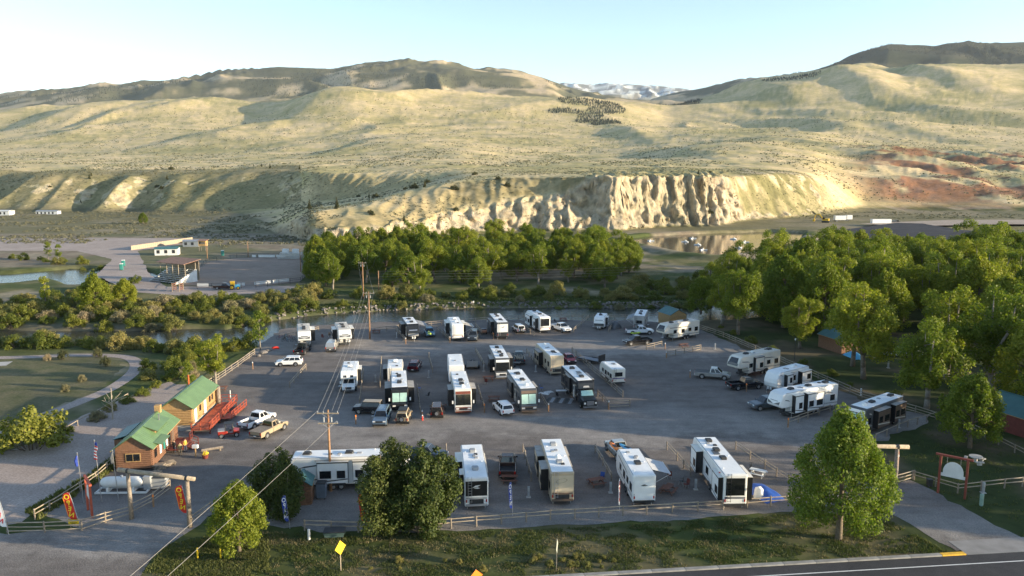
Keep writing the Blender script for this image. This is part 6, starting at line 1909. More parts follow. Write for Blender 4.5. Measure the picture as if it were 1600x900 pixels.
MB().box((-2.0, 9.6, 4.6), (.7, .7, 1.2)).build('chimney', WOODO, t)
MB().cyl((-1.0, 6.6, 4.1), (-1.0, 6.6, 4.9), .09).build('stove_pipe', ALU, t)
MB().slab([(-5.8, 4.2, 2.5), (-4.1, 4.2, 3.0), (-4.1, 9.4, 3.0), (-5.8, 9.4, 2.5)], .08).build('lean_to_roof', TEALM, t)
MB().box((-4.9, 6.8, 1.4), (1.6, 4.8, 2.2)).build('lean_to', WOODB, t)
MB().box((.5, 2.6, 2.95), (1.0, 3.2, .07), ry=.25).build('porch_roof', GREENM, t)
c1 = G(301, 673)
t = thing('lodge_cabin', 'yellow log cabin with a bright green roof and red deck', 'cabin', (c1.x, c1.y, 0), .07)
gable(t, -3.9, 0, 0, 10.5, .8, 3.4, 4.7, WOODO, GREENM, .5)
for y in (1.2, 5.2): MB().box((.14, y, 2.0), (.05, .95, 2.1)).build('door', WHITE, t)
for y in (3.2, 7.4, 8.6): MB().box((.14, y, 2.3), (.05, .6, .8)).build('window', GLASS, t)
MB().cyl((.5, 10.2, 0), (.5, 10.2, 3.3), .32, n=12).build('porch_post', WOODG, t, True)
MB().box((-1.9, 5.2, .4), (3.8, 10.3, .8)).build('foundation', CONC, t)
def railing(t, pts, z=.75, mat=REDW, h=1.0):
    for i in range(len(pts) - 1):
        a, b = Vector(pts[i]), Vector(pts[i + 1]); n = max(1, round((b - a).length / 1.5))
        for k in range(n + 1):
            p = a + (b - a) * k / n
            MB().box((p.x, p.y, p.z + h / 2), (.1, .1, h)).build('railing_post', mat, t)
        for zz in (h, h * .55, h * .2):
            MB().cyl((a.x, a.y, a.z + zz), (b.x, b.y, b.z + zz), .045, n=5).build('railing_rail', mat, t)
t = thing('deck_ramp', 'red-stained timber deck and ramp along the yellow cabin', 'deck', (c1.x + .35, c1.y, 0), .07)
for i in range(16):
    MB().box((1.35, -1.6 + .8 * i, .72), (2.5, .77, .06)).build('deck_board', REDW, t)
railing(t, [(2.6, -2.0, .75), (2.6, 2.2, .75)]); railing(t, [(2.6, -2.0, .75), (.2, -2.0, .75)])
railing(t, [(2.6, 3.8, .75), (2.6, 11.2, .75), (.2, 11.2, .75)])
for i in range(10): MB().box((3.4, 3.2 + .75 * i, .68 - .055 * i), (1.4, .73, .06), rx=-.07).build('ramp_board', REDW, t)
railing(t, [(4.15, 2.9, .7), (4.15, 10.4, .2)])
for y in (-1.2, 4.6, 7.0, 9.4): MB().cyl((2.6, y - .7, .85), (2.6, y + .7, 1.7), .04, n=5).build('brace', REDW, t)
for y in (-1.5, 3, 7, 11):
    for x in (.3, 2.5): MB().box((x, y, .36), (.14, .14, .72)).build('deck_leg', DREDW, t)
t = thing('porch_steps', 'dark red porch and steps of the brown store cabin', 'steps', (c0.x, c0.y, 0), .13)
MB().box((1.0, 7.6, .5), (2.0, 4.6, .08)).build('porch_floor', DREDW, t)
for i in range(3): MB().box((2.2 + .32 * i, 7.4, .38 - .15 * i), (.34, 1.8, .06)).build('step', DREDW, t)
railing(t, [(2.0, 5.3, .5), (2.0, 6.3, .5)], mat=DREDW); railing(t, [(2.0, 8.5, .5), (2.0, 9.8, .5)], mat=DREDW)
railing(t, [(2.1, 6.4, .45), (3.1, 6.4, 0)], mat=DREDW); railing(t, [(2.1, 8.4, .45), (3.1, 8.4, 0)], mat=DREDW)
# pallets by the cabin corner
k = 0
for (x, y, n) in ((249, 733, 4), (258, 729, 3), (243, 741, 2), (266, 725, 2)):
    for i in range(n):
        p = G(x, y)
        t = thing('wooden_pallet', 'pale wooden pallet piled at the corner of the brown store cabin', 'pallet', (p.x, p.y, .02 + i * .15), .2 * i + x, 'pallets by the store')
        for j in range(6): MB().box((-.5 + .2 * j, 0, .12), (.13, 1.1, .03)).build('slat', WOODL, t)
        for j in (-1, 0, 1): MB().box((0, j * .48, .05), (1.15, .1, .1)).build('bearer', WOODG, t)

def person(px, py, deg, shirt, trousers, label, h=1.72, sit=False):
    p = G(px, py)
    t = thing('person', label, 'person', (p.x, p.y, .02), math.radians(deg))
    me = bpy.data.meshes.new('body')
    k = h / 1.72
    V = [(0, 0, .95), (0, 0, 1.2), (.01, 0, 1.42), (.02, 0, 1.52), (.03, 0, 1.64), (0, .19, 1.40), (.03, .25, 1.12), (.14, .23, .92), (0, -.19, 1.40), (-.02, -.26, 1.12), (.1, -.25, .90),
         (0, .10, .88), (.04, .11, .48), (0, .12, .07), (.16, .13, .03), (0, -.10, .88), (-.04, -.11, .48), (-.06, -.12, .07), (.1, -.13, .03)]
    E = [(0, 1), (1, 2), (2, 3), (3, 4), (2, 5), (5, 6), (6, 7), (2, 8), (8, 9), (9, 10), (0, 11), (11, 12), (12, 13), (13, 14), (0, 15), (15, 16), (16, 17), (17, 18)]
    R = [.15, .16, .13, .06, .105, .07, .05, .045, .07, .05, .045, .1, .07, .05, .04, .1, .07, .05, .04]
    me.from_pydata([(x * k, y * k, z * k) for x, y, z in V], E, [])
    o = obj('body', me, t)
    md = o.modifiers.new('skin', 'SKIN')
    for i, r in enumerate(R): me.skin_vertices[0].data[i].radius = (r * k, r * k)
    me.skin_vertices[0].data[0].use_root = True
    o.modifiers.new('sub', 'SUBSURF').levels = 1
    dg = bpy.context.evaluated_depsgraph_get()
    m2 = bpy.data.meshes.new_from_object(o.evaluated_get(dg))
    o.modifiers.clear(); o.data = m2
    m2.materials.clear()
    for m in (shirt, trousers, SKIN, BLACK): m2.materials.append(m)
    for f_ in m2.polygons:
        z = f_.center.z / k
        y = abs(f_.center.y) / k
        f_.material_index = 2 if z > 1.47 or (y > .2 and z < 1.0) else (3 if z < .1 else (1 if z < .95 else 0))
        f_.use_smooth = True
    b = MB(); n = 8
    b.cyl((.02 * k, 0, 1.66 * k), (.0, 0, 1.78 * k), .115 * k, .05 * k, 10); b.build('hair', pm('hair_brown', (.06, .035, .02), .8, var=.2), t, True)
    return t
person(282, 712, -60, pm('shirt_olive', (.30, .26, .12), .8), pm('trousers_tan', (.30, .24, .16), .8), 'person in an olive shirt on the store steps')
person(273, 708, -100, pm('shirt_black', (.02, .02, .025), .8), pm('jeans_dark', (.03, .04, .07), .8), 'person in black standing at the store door')
person(290, 706, -20, pm('shirt_gold', (.50, .30, .05), .8), pm('jeans_dark2', (.04, .05, .09), .8), 'person in a gold shirt on the store porch')

def shed(px, py, deg, sx, sy, h, rid, wall, roofm, label, name='garden_shed', door=True):
    p = G(px, py)
    t = thing(name, label, 'shed', (p.x, p.y, 0), math.radians(deg))
    gable(t, -sx / 2, sx / 2, -sy / 2, sy / 2, 0, h, rid, wall, roofm, .2, logs=False)
    if door:
        d = MB().box((0, -sy / 2 - .13, 1.0), (.9, .06, 1.9)).build('door', wall, t)
        MB().box((.3, -sy / 2 - .18, 1.0), (.06, .05, .14)).build('handle', ALU, d)
    return t
shed(474, 782, 8, 1.9, 2.4, 2.2, 2.9, WOODB, TEALM, 'small brown shed with a teal roof behind the dark tree')
shed(1050, 506, 20, 4.2, 5.2, 2.6, 3.7, WOODO, TEALM, 'honey-coloured wooden shed with a teal roof at the river end of the lot', 'wooden_shed')
shed(1316, 546, 15, 6.0, 7.0, 2.6, 4.2, WOODB, TEALM, 'brown cabin with a dark teal roof under the cottonwoods', 'forest_cabin')
shed(1602, 672, 20, 6.5, 8.0, 2.6, 4.4, DREDW, TEALM, 'dark red cabin with a green roof at the edge of the lawn', 'lawn_cabin')

# ------------------------------------------------------------------ entrance furniture
p = G(192, 768)
t = thing('gas_tank', 'white propane tank on a white steel skid', 'tank', (p.x, p.y, 0), .04)
b = MB(); n = 16; P = []; F = []
prof = [(-2.35, .05), (-2.28, .28), (-2.1, .45), (-1.8, .56), (-1.4, .6), (1.4, .6), (1.8, .56), (2.1, .45), (2.28, .28), (2.35, .05)]
for x, r in prof: P += [(x, r * math.cos(2 * math.pi * i / n), 1.15 + r * math.sin(2 * math.pi * i / n)) for i in range(n)]
for k in range(len(prof) - 1): F += [(k * n + i, k * n + (i + 1) % n, (k + 1) * n + (i + 1) % n, (k + 1) * n + i) for i in range(n)]
F += [tuple(range(n)), tuple(range((len(prof) - 1) * n, len(prof) * n))]
b.add(P, F).build('vessel', OWHITE, t, True)
for s in (-1, 1):
    MB().box((0.1, s * .75, .18), (5.6, .14, .2)).build('skid_beam', OWHITE, t)
    MB().box((s * 1.4, 0, .42), (.22, 1.3, .5)).build('saddle', OWHITE, t)
for x in (-2.6, 2.85): MB().box((x, 0, .18), (.14, 1.6, .2)).build('skid_end', OWHITE, t)
MB().box((2.75, .25, 1.0), (.75, .9, 1.5)).build('pump_cabinet', GPLAST, t)
MB().cyl((0, 0, 1.72), (0, 0, 1.9), .15).build('valve_dome', GALV, t)
for (x, y, h, m1, lab) in ((131, 786, 5.6, FBLUE, 'flagpole with a dark blue furled flag left of the gas tank'), (159, 784, 6.9, FRED, 'tallest flagpole carrying a red, white and blue striped flag'), (185.5, 783, 5.7, DGREY, 'flagpole with a dark furled flag in front of the gas tank')):
    p = G(x, y)
    t = thing('flagpole', lab, 'flagpole', (p.x, p.y, 0))
    MB().cyl((0, 0, 0), (-.25, 0, h), .05, .03, 8).build('pole', ALU, t)
    MB().cyl((-.25, 0, h), (-.25, 0, h + .1), .06).build('finial', ALU, t)
    fb = MB(); st = 7 if m1 is FRED else 1
    if m1 is FRED:
        for i in range(9):
            z = h - .55 - i * .17
            MB().slab([(-.3 - .02 * i, 0, z), (.02 - .02 * i + .08 * math.sin(i), -.1, z - .06), (.02 - .02 * i + .08 * math.sin(i + 1), -.1, z - .23), (-.3 - .02 * i, 0, z - .17)], .02).build('flag_stripe', (FRED, FWHT)[i % 2], t)
        MB().slab([(-.3, 0, h - .15), (.05, -.08, h - .2), (.08, -.1, h - .55), (-.3, 0, h - .5)], .022).build('flag_canton', FBLUE, t)
    else:
        MB().tube([(-.28, -.05, h - .25), (-.4, -.1, h - .8), (-.3, -.12, h - 1.4)], [.08, .16, .12], 7).build('furled_flag', m1, t)
def post_sign(px, py, deg, w, h, label, pm_=REDW, oval=True, hang=True):
    p = G(px, py)
    t = thing('hanging_sign', label, 'sign', (p.x, p.y, 0), math.radians(deg))
    for s in (-1, 1): MB().box((s * w / 2, 0, h / 2), (.22, .22, h)).build('post', pm_, t)
    MB().box((0, 0, h + .08), (w + 1.0, .24, .2)).build('beam', pm_, t)
    n = 20
    q = [(w * .38 * math.cos(math.pi * i / n), 0, h * .62 + h * .26 * math.sin(math.pi * i / n)) for i in range(n + 1)]
    q = [(-w * .38, 0, h * .62)] + q[::-1] + [(w * .38, 0, h * .56), (w * .45, 0, h * .56), (w * .45, 0, h * .48), (-w * .45, 0, h * .48), (-w * .45, 0, h * .56), (-w * .38, 0, h * .56)]
    MB().slab(q[1:], .06, -.03).build('board', OWHITE, t)
    for s in (-1, 1): MB().cyl((s * w * .25, 0, h * .84), (s * w * .25, 0, h), .015).build('chain', GALV, t)
    return t
post_sign(1486, 775, -38, 2.6, 4.4, 'red-posted sign with a blank white oval board on the right lawn', pm('red_brown_post', (.22, .05, .03), .65, var=.15))
post_sign(141, 803, -52, 2.3, 3.6, 'red-posted sign with a grey-white board left of the gas tank', REDW)
def road_sign(px, py, h, s, mat, label, deg, diamond=True, back=GALV, w=None):
    p = G(px, py)
    t = thing('road_sign', label, 'sign', (p.x, p.y, 0), math.radians(deg))
    MB().box((0, .03, h / 2), (.07, .05, h)).build('post', WOODL if diamond else GALV, t)
    q = [(0, 0, h - 2 * s), (s * (w or 1), 0, h - s), (0, 0, h), (-s * (w or 1), 0, h - s)]
    MB().slab(q, .012).build('panel', mat, t)
    q2 = [(0, -.014, h - 2 * s + .08), (s * (w or 1) - .08 * (w or 1), -.014, h - s), (0, -.014, h - .08), (-s * (w or 1) + .08 * (w or 1), -.014, h - s)]
    return t
road_sign(533, 892, 2.9, .68, YEL, 'yellow diamond road sign on the verge facing up the highway', 52, w=.9)
road_sign(744, 935, 2.6, .62, ORANGE, 'orange diamond road sign at the highway edge', 30)
road_sign(870, 891, 3.0, .7, pm('sign_back_grey', (.45, .48, .42), .5, .3), 'edge-on grey-green road sign standing in white-flowered weeds', 80)
p = G(117, 826)
t = thing('fence_sign', 'small yellow sign hung on the three-rail fence', 'sign', (p.x, p.y, 0))
MB().box((0, -.12, .72), (1.05, .04, .65)).build('panel', YEL, t)
for s in (-1, 1): MB().box((s * .35, -.07, .5), (.06, .06, 1.0)).build('stake', WOODG, t)
for z, ww in ((.85, .6), (.7, .7), (.58, .4)): MB().box((0, -.145, z), (ww, .012, .05)).build('lettering_line', BLACK, t)
def marker(px, py, h, mat, label, r=.07, cap=None, group=None, cat='post', name='marker_post'):
    p = G(px, py)
    t = thing(name, label, cat, (p.x, p.y, 0), 0, group)
    MB().cyl((0, 0, -.1), (0, 0, h), r, r, 8).build('post', mat, t)
    MB().cyl((0, 0, h), (0, 0, h + .06 if cap is None else h + .22), r * 1.15, r * .8, 8).build('cap', cap or mat, t)
    return t
marker(309, 873, 1.0, YEL, 'yellow marker post on the entrance grass left of the small tree', .08)
marker(345, 873, 1.0, YEL, 'yellow marker post at the foot of the small tree', .08)
marker(483, 843, 1.0, OWHITE, 'white marker post at the edge of the verge below the shed', .13)
marker(322, 643, .9, PLAST, 'dark bollard with a red cap near the lodge deck', .07, ORANGE)
marker(360, 622, 1.2, OWHITE, 'white post box near the rail fence', .08)
marker(297, 632, 4.6, pm('orange_steel', (.5, .12, .03), .6, var=.15), 'tall orange-red post behind the lodge cabin', .13)
marker(1345, 618, 1.1, OWHITE, 'pale fence post catching the sun behind the rounded trailer', .12)
for i, (x, y) in enumerate([(757, 645), (951, 640), (857, 644), (556, 663), (1041, 560), (1039, 546), (1166, 612), (1246, 640), (1078, 590), (1231, 668), (634, 538), (703, 536), (771, 530), (660, 655), (395, 577), (240, 792)]):
    marker(x, y, 1.15, POLEW, 'wooden site post with a pale cap at the end of a divider', .09, OWHITE if i % 3 else ORANGE, 'site marker posts')
def pedestal(px, py, label='grey utility pedestal with a hookup box beside a parking bay', h=1.25):
    p = G(px, py)
    t = thing('hookup_pedestal', label, 'pedestal', (p.x, p.y, 0), 0, 'utility pedestals')
    MB().rbox((0, 0, h / 2), (.26, .22, h), .03).build('column', GPLAST, t)
    MB().rbox((0, -.12, h * .75), (.22, .1, .42), .02).build('socket_box', GALV, t)
    MB().box((0, 0, .03), (.5, .5, .06)).build('base', CONC, t)
for x, y in [(826, 777), (954, 770), (1087, 765), (586, 792), (837, 581), (756, 580), (670, 590), (587, 597), (1117, 546), (1404, 668), (1388, 575), (620, 528), (696, 522), (1536, 770)]:
    pedestal(x, y)
def picnic(px, py, deg, mat, label, sc=1.0):
    p = G(px, py)
    t = thing('picnic_table', label, 'table', (p.x, p.y, .02), math.radians(deg)); t.scale = (sc,) * 3
    for j in range(5): MB().box((0, -.32 + .16 * j, .75), (1.85, .14, .045)).build('top_board', mat, t)
    for s in (-1, 1):
        for j in range(2): MB().box((0, s * (.66 + .15 * j), .45), (1.85, .13, .04)).build('bench_board', mat, t)
        for x in (-.65, .65): MB().cyl((x, s * .68, 0), (x, s * .2, .74), .045, n=5).build('leg', mat, t)
    for x in (-.65, .65): MB().box((x, 0, .41), (.08, 1.55, .09)).build('crossbar', mat, t)
    return t
for x, y, d, lab in [(932, 758, 20, 'red-brown picnic table left of the white toy hauler'), (1044, 770, 60, 'red-brown picnic table right of the white toy hauler'), (796, 753, 0, 'red picnic table behind the brown pickup'), (763, 595, 10, 'picnic table under the red-fronted motorhome row'),
                     (772, 627, 0, 'picnic table beside the white hatchback'), (588, 521, 5, 'red picnic table beside the river-edge pole'), (880, 502, 10, 'red picnic table beside the riverside white pickup'), (912, 590, 40, 'picnic table along the long divider fence'),
                     (1068, 543, 20, 'picnic table in front of the cream fifth wheel'), (1180, 588, 30, 'picnic table beside the cream fifth wheel wheels'), (346, 611, 10, 'red picnic table near the white post box'), (688, 640, 0, 'picnic table behind the brown off-road car')]:
    picnic(x, y, d, PICW, lab)
picnic(1184, 744, -35, OWHITE, 'white-topped picnic table beside the blue tarpaulin')
p = G(1524, 722)
t = thing('round_table', 'round pale concrete table on the right lawn', 'table', (p.x, p.y, 0))
MB().cyl((0, 0, .68), (0, 0, .78), .75, n=18).build('table_top', CONC, t); MB().cyl((0, 0, 0), (0, 0, .7), .22, n=10).build('pedestal', CONC, t)
for i in range(3):
    a = 2.1 * i + .4
    MB().box((1.05 * math.cos(a), 1.05 * math.sin(a), .38), (.35, .95, .1), a).build('bench_seat', CONC, t)
    MB().box((1.05 * math.cos(a), 1.05 * math.sin(a), .17), (.2, .5, .34), a).build('bench_foot', CONC, t)
# dumpster, bin, transformer, planter, tarps, tents
def binbox(px, py, deg, d, mat, label, name, cat, lid=PLAST):
    p = G(px, py)
    t = thing(name, label, cat, (p.x, p.y, .02), math.radians(deg))
    x, y, z = d
    MB().add([(-x*.45, -y*.45, .1), (x*.45, -y*.45, .1), (x*.45, y*.45, .1), (-x*.45, y*.45, .1), (-x/2, -y/2, z), (x/2, -y/2, z), (x/2, y/2, z), (-x/2, y/2, z)],
             [(3, 2, 1, 0), (0, 1, 5, 4), (1, 2, 6, 5), (2, 3, 7, 6), (3, 0, 4, 7), (4, 5, 6, 7)]).build('container', mat, t)
    MB().rbox((0, 0, z + .05), (x + .08, y + .08, .1), .03).build('lid', lid, t)
    for s in (-1, 1):
        MB().cyl((s * x * .4, -y * .4, .0), (s * x * .4, -y * .4, .14), .08).build('foot', PLAST, t)
        MB().box((s * (x / 2 + .03), 0, z * .7), (.08, y * .6, .1)).build('side_bar', mat, t)
binbox(250, 762, 3, (1.7, 1.3, 1.35), GPLAST, 'grey dumpster beside the gas tank', 'dumpster', 'dumpster')
binbox(236, 762, 3, (.7, .7, 1.7), PLAST, 'tall black bin beside the dumpster', 'waste_bin', 'bin')
binbox(503, 778, 0, (1.0, .95, 1.75), pm('bin_bluegrey', (.12, .15, .19), .6), 'blue-grey upright bin next to the small brown shed', 'waste_bin', 'bin')
binbox(523, 838, 5, (2.0, 1.1, .6), pm('transformer_green', (.06, .10, .09), .6), 'low dark green utility box at the edge of the verge', 'utility_box', 'box')
binbox(1452, 760, 0, (.5, .5, .8), PLAST, 'black bin at the post of the hanging sign', 'waste_bin', 'bin')
marker(1533, 790, 1.25, pm('green_pedestal', (.22, .33, .28), .6), 'pale green utility post in front of the lawn fence', .2)
p = G(321, 716)
t = thing('flower_planter', 'round planter of yellow flowers in front of the lodge deck', 'planter', (p.x, p.y, 0))
MB().cyl((0, 0, 0), (0, 0, .5), .3, .42, 12).build('pot', DREDW, t)
V_, F_ = clump_leaves([np.array([0, 0, .62])], np.array([.36]), 900, .12, np.random.default_rng(2)); obj('flowers', np_mesh('flowers', V_, F_, FYEL), t)
p = G(306, 714)
t = thing('mail_box', 'white mail box on a post beside the store steps', 'mailbox', (p.x, p.y, 0))
MB().box((0, 0, .6), (.12, .12, 1.2)).build('post', WOODO, t); MB().rbox((0, 0, 1.4), (.75, .4, .42), .06).build('box', OWHITE, t)
def tarp(px, py, deg, sx, sy, h, mat, label, name='tarpaulin', cat='tarp', seed=0):
    p = G(px, py); n = 12
    t_ = MB(); P, F = [], []
    for i in range(n + 1):
        for j in range(n + 1):
            u, v = i / n * 2 - 1, j / n * 2 - 1
            z = h * max(0, (1 - u * u) ** .5 * (1 - v * v) ** .5) + .06 * math.sin(7 * u + seed) * math.cos(6 * v)
            P.append((u * sx / 2, v * sy / 2, max(.01, z)))
    for i in range(n):
        for j in range(n): F.append((i * (n + 1) + j, (i + 1) * (n + 1) + j, (i + 1) * (n + 1) + j + 1, i * (n + 1) + j + 1))
    o = t_.add(P, F).build(name, mat, None, True, (p.x, p.y, .03), math.radians(deg))
    return tag(o, label, cat)
tarp(1192, 772, 20, 2.6, 4.6, .8, BLUE, 'crumpled blue tarpaulin beside the navy-striped fifth wheel')
tarp(1186, 775, -15, 1.2, 2.2, 1.0, OWHITE, 'pale sheet folded over the blue tarpaulin', seed=3)
tarp(961, 513, 30, 2.6, 2.0, 1.7, DGREY, 'dark pop-up tent beside the smallest trailer', 'pop_up_tent', 'tent', 2)
tarp(1334, 558, 10, 2.2, 4.2, 1.0, LBLUE, 'blue-covered boat on the lawn under the cottonwoods', 'covered_boat', 'boat', 4)
tarp(857, 613, 30, 1.5, 1.0, .12, OWHITE, 'white ground mat between two middle-row motorhomes', 'ground_mat', 'mat', 5)
tarp(430, 545, 15, 1.6, .8, .45, FRED, 'red kayak-shaped float on the gravel beside the river tree', 'float', 'float', 6)
# camp gear between the motorhomes
def camp_chair(px, py, deg, mat, label, grp):
    p = G(px, py)
    t = thing('camp_chair', label, 'chair', (p.x, p.y, .02), math.radians(deg), grp)
    MB().box((0, 0, .42), (.5, .5, .04)).build('seat', mat, t); MB().box((-.26, 0, .72), (.05, .5, .6), ry=-.2).build('backrest', mat, t)
    for x in (-.22, .22):
        for y in (-.22, .22): MB().cyl((x, y, 0), (x * .8, y * .9, .44), .018, n=5).build('leg', GALV, t)
    for s in (-1, 1): MB().box((0, s * .27, .62), (.45, .05, .03)).build('armrest', PLAST, t)
for i, (x, y) in enumerate([(846, 610), (872, 622), (760, 600), (735, 612), (1064, 757), (1072, 762), (940, 752), (515, 527), (505, 530), (655, 610), (868, 505), (1046, 748), (1030, 512), (668, 622)]):
    camp_chair(x, y, 40 * i, (BLUE, PLAST, DREDW)[i % 3], 'folding camp chair set out between parked trailers', 'camp chairs')
def table_box(px, py, deg, label):
    p = G(px, py)
    t = thing('folding_table', label, 'table', (p.x, p.y, .02), math.radians(deg))
    MB().rbox((0, 0, .72), (1.7, .75, .05), .01).build('top', OWHITE, t)
    for x in (-.7, .7):
        for y in (-.3, .3): MB().cyl((x, y, 0), (x, y, .7), .02).build('leg', GALV, t)
table_box(850, 622, -30, 'white folding table between the split-windshield and truck-nosed motorhomes')
table_box(877, 617, 5, 'folding table beside the slatted mat of the truck-nosed motorhome')
p = G(874, 626)
t = thing('patio_mat', 'black and white striped patio mat beside the truck-nosed motorhome', 'mat', (p.x, p.y, .03), -.25)
for i in range(6): MB().box((-1.8 + .72 * i, 0, .01), (.5, 2.6, .02)).build('stripe', (PLAST, GPLAST)[i % 2], t)
def bicycle(px, py, deg, mat, label='bicycle parked in the cluster beside the riverside trailer', g='bicycles by the river'):
    p = G(px, py)
    t = thing('bicycle', label, 'bicycle', (p.x, p.y, .02), math.radians(deg), g)
    for x in (-.52, .52):
        n = 16; b = MB()
        for i in range(n):
            a, c = 2 * math.pi * i / n, 2 * math.pi * (i + 1) / n
            b.cyl((x + .33 * math.cos(a), 0, .34 + .33 * math.sin(a)), (x + .33 * math.cos(c), 0, .34 + .33 * math.sin(c)), .022, n=4)
        b.build('wheel', RUBBER, t)
    MB().tube([(-.52, 0, .34), (-.15, 0, .78), (.38, 0, .82), (0, 0, .32), (-.15, 0, .78)], .022, 5).tube([(-.52, 0, .34), (0, 0, .32)], .02, 5).tube([(.52, 0, .34), (.36, 0, .98)], .022, 5).build('frame', mat, t)
    MB().box((-.18, 0, .92), (.26, .13, .06)).build('saddle', PLAST, t)
    MB().cyl((.34, -.28, 1.0), (.34, .28, 1.0), .02).build('handlebar', PLAST, t)
for i, (x, y) in enumerate([(438, 530), (443, 533), (449, 534), (455, 531), (460, 534), (447, 527)]): bicycle(x, y, 30 + 47 * i, (PAINTS['red'], PAINTS['black'], PAINTS['blue'])[i % 3])
bicycle(1172, 737, 60, PAINTS['black'], 'bicycle leaning by the white-topped picnic table', None)
for i, (x, y, s) in enumerate([(411, 553, .9), (419, 549, .6), (404, 557, .55), (424, 547, .45)]):
    p = G(x, y); bm = bmesh.new(); bmesh.ops.create_icosphere(bm, subdivisions=2, radius=1)
    rr = random.Random(i)
    for v in bm.verts: v.co *= 1 + rr.uniform(-.12, .12); v.co.z *= .6
    me = bpy.data.meshes.new('boulder'); bm.to_mesh(me); bm.free(); me.materials.append(STONE)
    tag(obj('boulder', me, None, (p.x, p.y, s * .25), i, (s, s * .8, s)), 'pale boulder on the gravel edge under the river tree', 'boulder', 'boulders under the river tree')
p = G(660, 657)
t = thing('fire_hydrant', 'small red and white standpipe at the end of a divider', 'hydrant', (p.x, p.y, 0))
MB().cyl((0, 0, 0), (0, 0, .7), .12, .1, 10).build('barrel', FRED, t); MB().cyl((0, 0, .7), (0, 0, .85), .13, .04, 10).build('bonnet', OWHITE, t); MB().cyl((-.22, 0, .5), (.22, 0, .5), .06).build('outlets', OWHITE, t)
t = thing('lamp_post', 'slim black lamp post with a white globe at the river fence', 'lamp', tuple(G(740, 503)))
MB().cyl((0, 0, 0), (0, 0, 4.6), .05, .04).build('post', PLAST, t); MB().cyl((0, 0, 4.6), (0, 0, 5.0), .12, .16, 8).build('globe', OWHITE, t)
t = thing('lamp_post', 'lamp post with a white head behind the cream fifth wheel', 'lamp', tuple(G(1241, 566)))
MB().cyl((0, 0, 0), (0, 0, 4.2), .06, .05).build('post', PLAST, t); MB().cyl((0, 0, 4.2), (0, 0, 4.5), .12, .14, 8).build('globe', OWHITE, t)
t = thing('log_bench', 'low split-log bench in front of the lodge deck', 'bench', tuple(G(332, 706)), .5)
MB().cyl((-1.3, 0, .42), (1.3, 0, .42), .17, n=9).build('seat', WOODG, t)
for x in (-.9, .9): MB().cyl((x, 0, 0), (x, 0, .3), .14, n=8).build('leg', WOODG, t)

# ------------------------------------------------------------------ rodeo ground
AF = [(285, 452), (302, 425), (328, 409), (370, 403), (468, 402), (480, 430), (470, 441), (400, 450), (285, 452)]
fence(AF, 'dark pipe fence round the rodeo arena', 4, 1.7, 4.0, thin=True, name='arena_fence', z0=0)
for i, (x0, x1, y) in enumerate([(308, 326, 450), (371, 383, 449), (398, 424, 448), (426, 452, 445), (394, 400, 404), (404, 430, 404), (432, 446, 404)]):
    a, b = G(x0, y - 1), G(x1, y - 1 - (3 if 1 < i < 4 else 0)); m = (a + b) / 2
    t = thing('fence_banner', 'white banner panel on the pipe fence round the arena', 'banner', (m.x, m.y - .12, .05), math.atan2(b.y - a.y, b.x - a.x), 'arena banners')
    MB().box((0, 0, .75), ((b - a).length, .05, 1.0)).build('panel', OWHITE, t)
    for s in (-1, 1): MB().cyl((s * (b - a).length * .45, .04, 0), (s * (b - a).length * .45, .04, 1.5), .04).build('upright', PLAST, t)
g0 = G(255, 442)
t = thing('grandstand', 'white stepped grandstand with a rust-brown roof beside the arena', 'grandstand', (g0.x, g0.y, 0), -.55)
for i in range(9):
    MB().box((0, i * .85, .5 + .42 * i), (13, .5, .07)).build('bench_row', ALU, t)
    MB().box((0, i * .85 + .42, .3 + .42 * i), (13, .4, .06)).build('foot_board', OWHITE, t)
for x in (-6.3, -3, 0, 3, 6.3):
    MB().tube([(x, -.2, .2), (x, 7.4, 3.9)], .1, 5).build('stringer', GALV, t)
    MB().box((x, 7.4, 3.0), (.16, .16, 6.2)).build('roof_post', WOODL, t)
    MB().box((x, 3.6, 2.6 + .6), (.16, .16, 5.2)).build('roof_post', WOODL, t)
MB().slab([(-7.2, 2.6, 5.9), (7.2, 2.6, 5.9), (7.2, 9.0, 7.0), (-7.2, 9.0, 7.0)], .15).build('roof', RUST, t)
MB().box((0, 8.4, 3.4), (13.6, .12, 6.0)).build('back_wall', WOODL, t)
for s in (-1, 1): MB().add([(s * 6.6, -.4, .0), (s * 6.6, 7.6, 0), (s * 6.6, 7.6, 3.9), (s * 6.6, -.4, .4), (s * 6.7, -.4, .0), (s * 6.7, 7.6, 0), (s * 6.7, 7.6, 3.9), (s * 6.7, -.4, .4)], [(0, 1, 2, 3), (7, 6, 5, 4), (3, 2, 6, 7), (0, 3, 7, 4)]).build('side_panel', OWHITE, t)
b0 = G(450, 405)
t = thing('bleacher', 'small white bleacher at the far corner of the arena', 'bleacher', (b0.x, b0.y, 0), -.1)
for i in range(5): MB().box((0, i * .8, .5 + .45 * i), (9, .55, .08)).build('bench_row', OWHITE, t); MB().box((0, i * .8 + .4, .3 + .45 * i), (9, .3, .3)).build('riser', OWHITE, t)
for x in (-2.6, 1.6): MB().box((x, 4.3, 2.6), (2.4, 1.4, 2.2)).build('press_box', OWHITE, t)
a0 = G(318, 392)
t = thing('announcer_booth', 'sunlit wooden announcer booth on legs above the chutes', 'booth', (a0.x, a0.y, 0))
MB().box((0, 0, 3.4), (3.2, 2.6, 2.2)).build('cabin', WOODO, t); MB().slab([(-2, -1.8, 4.5), (2, -1.8, 4.5), (2, 1.8, 4.9), (-2, 1.8, 4.9)], .12).build('roof', RUST, t)
MB().box((0, -1.32, 3.6), (2.4, .05, .9)).build('window', GLASS, t)
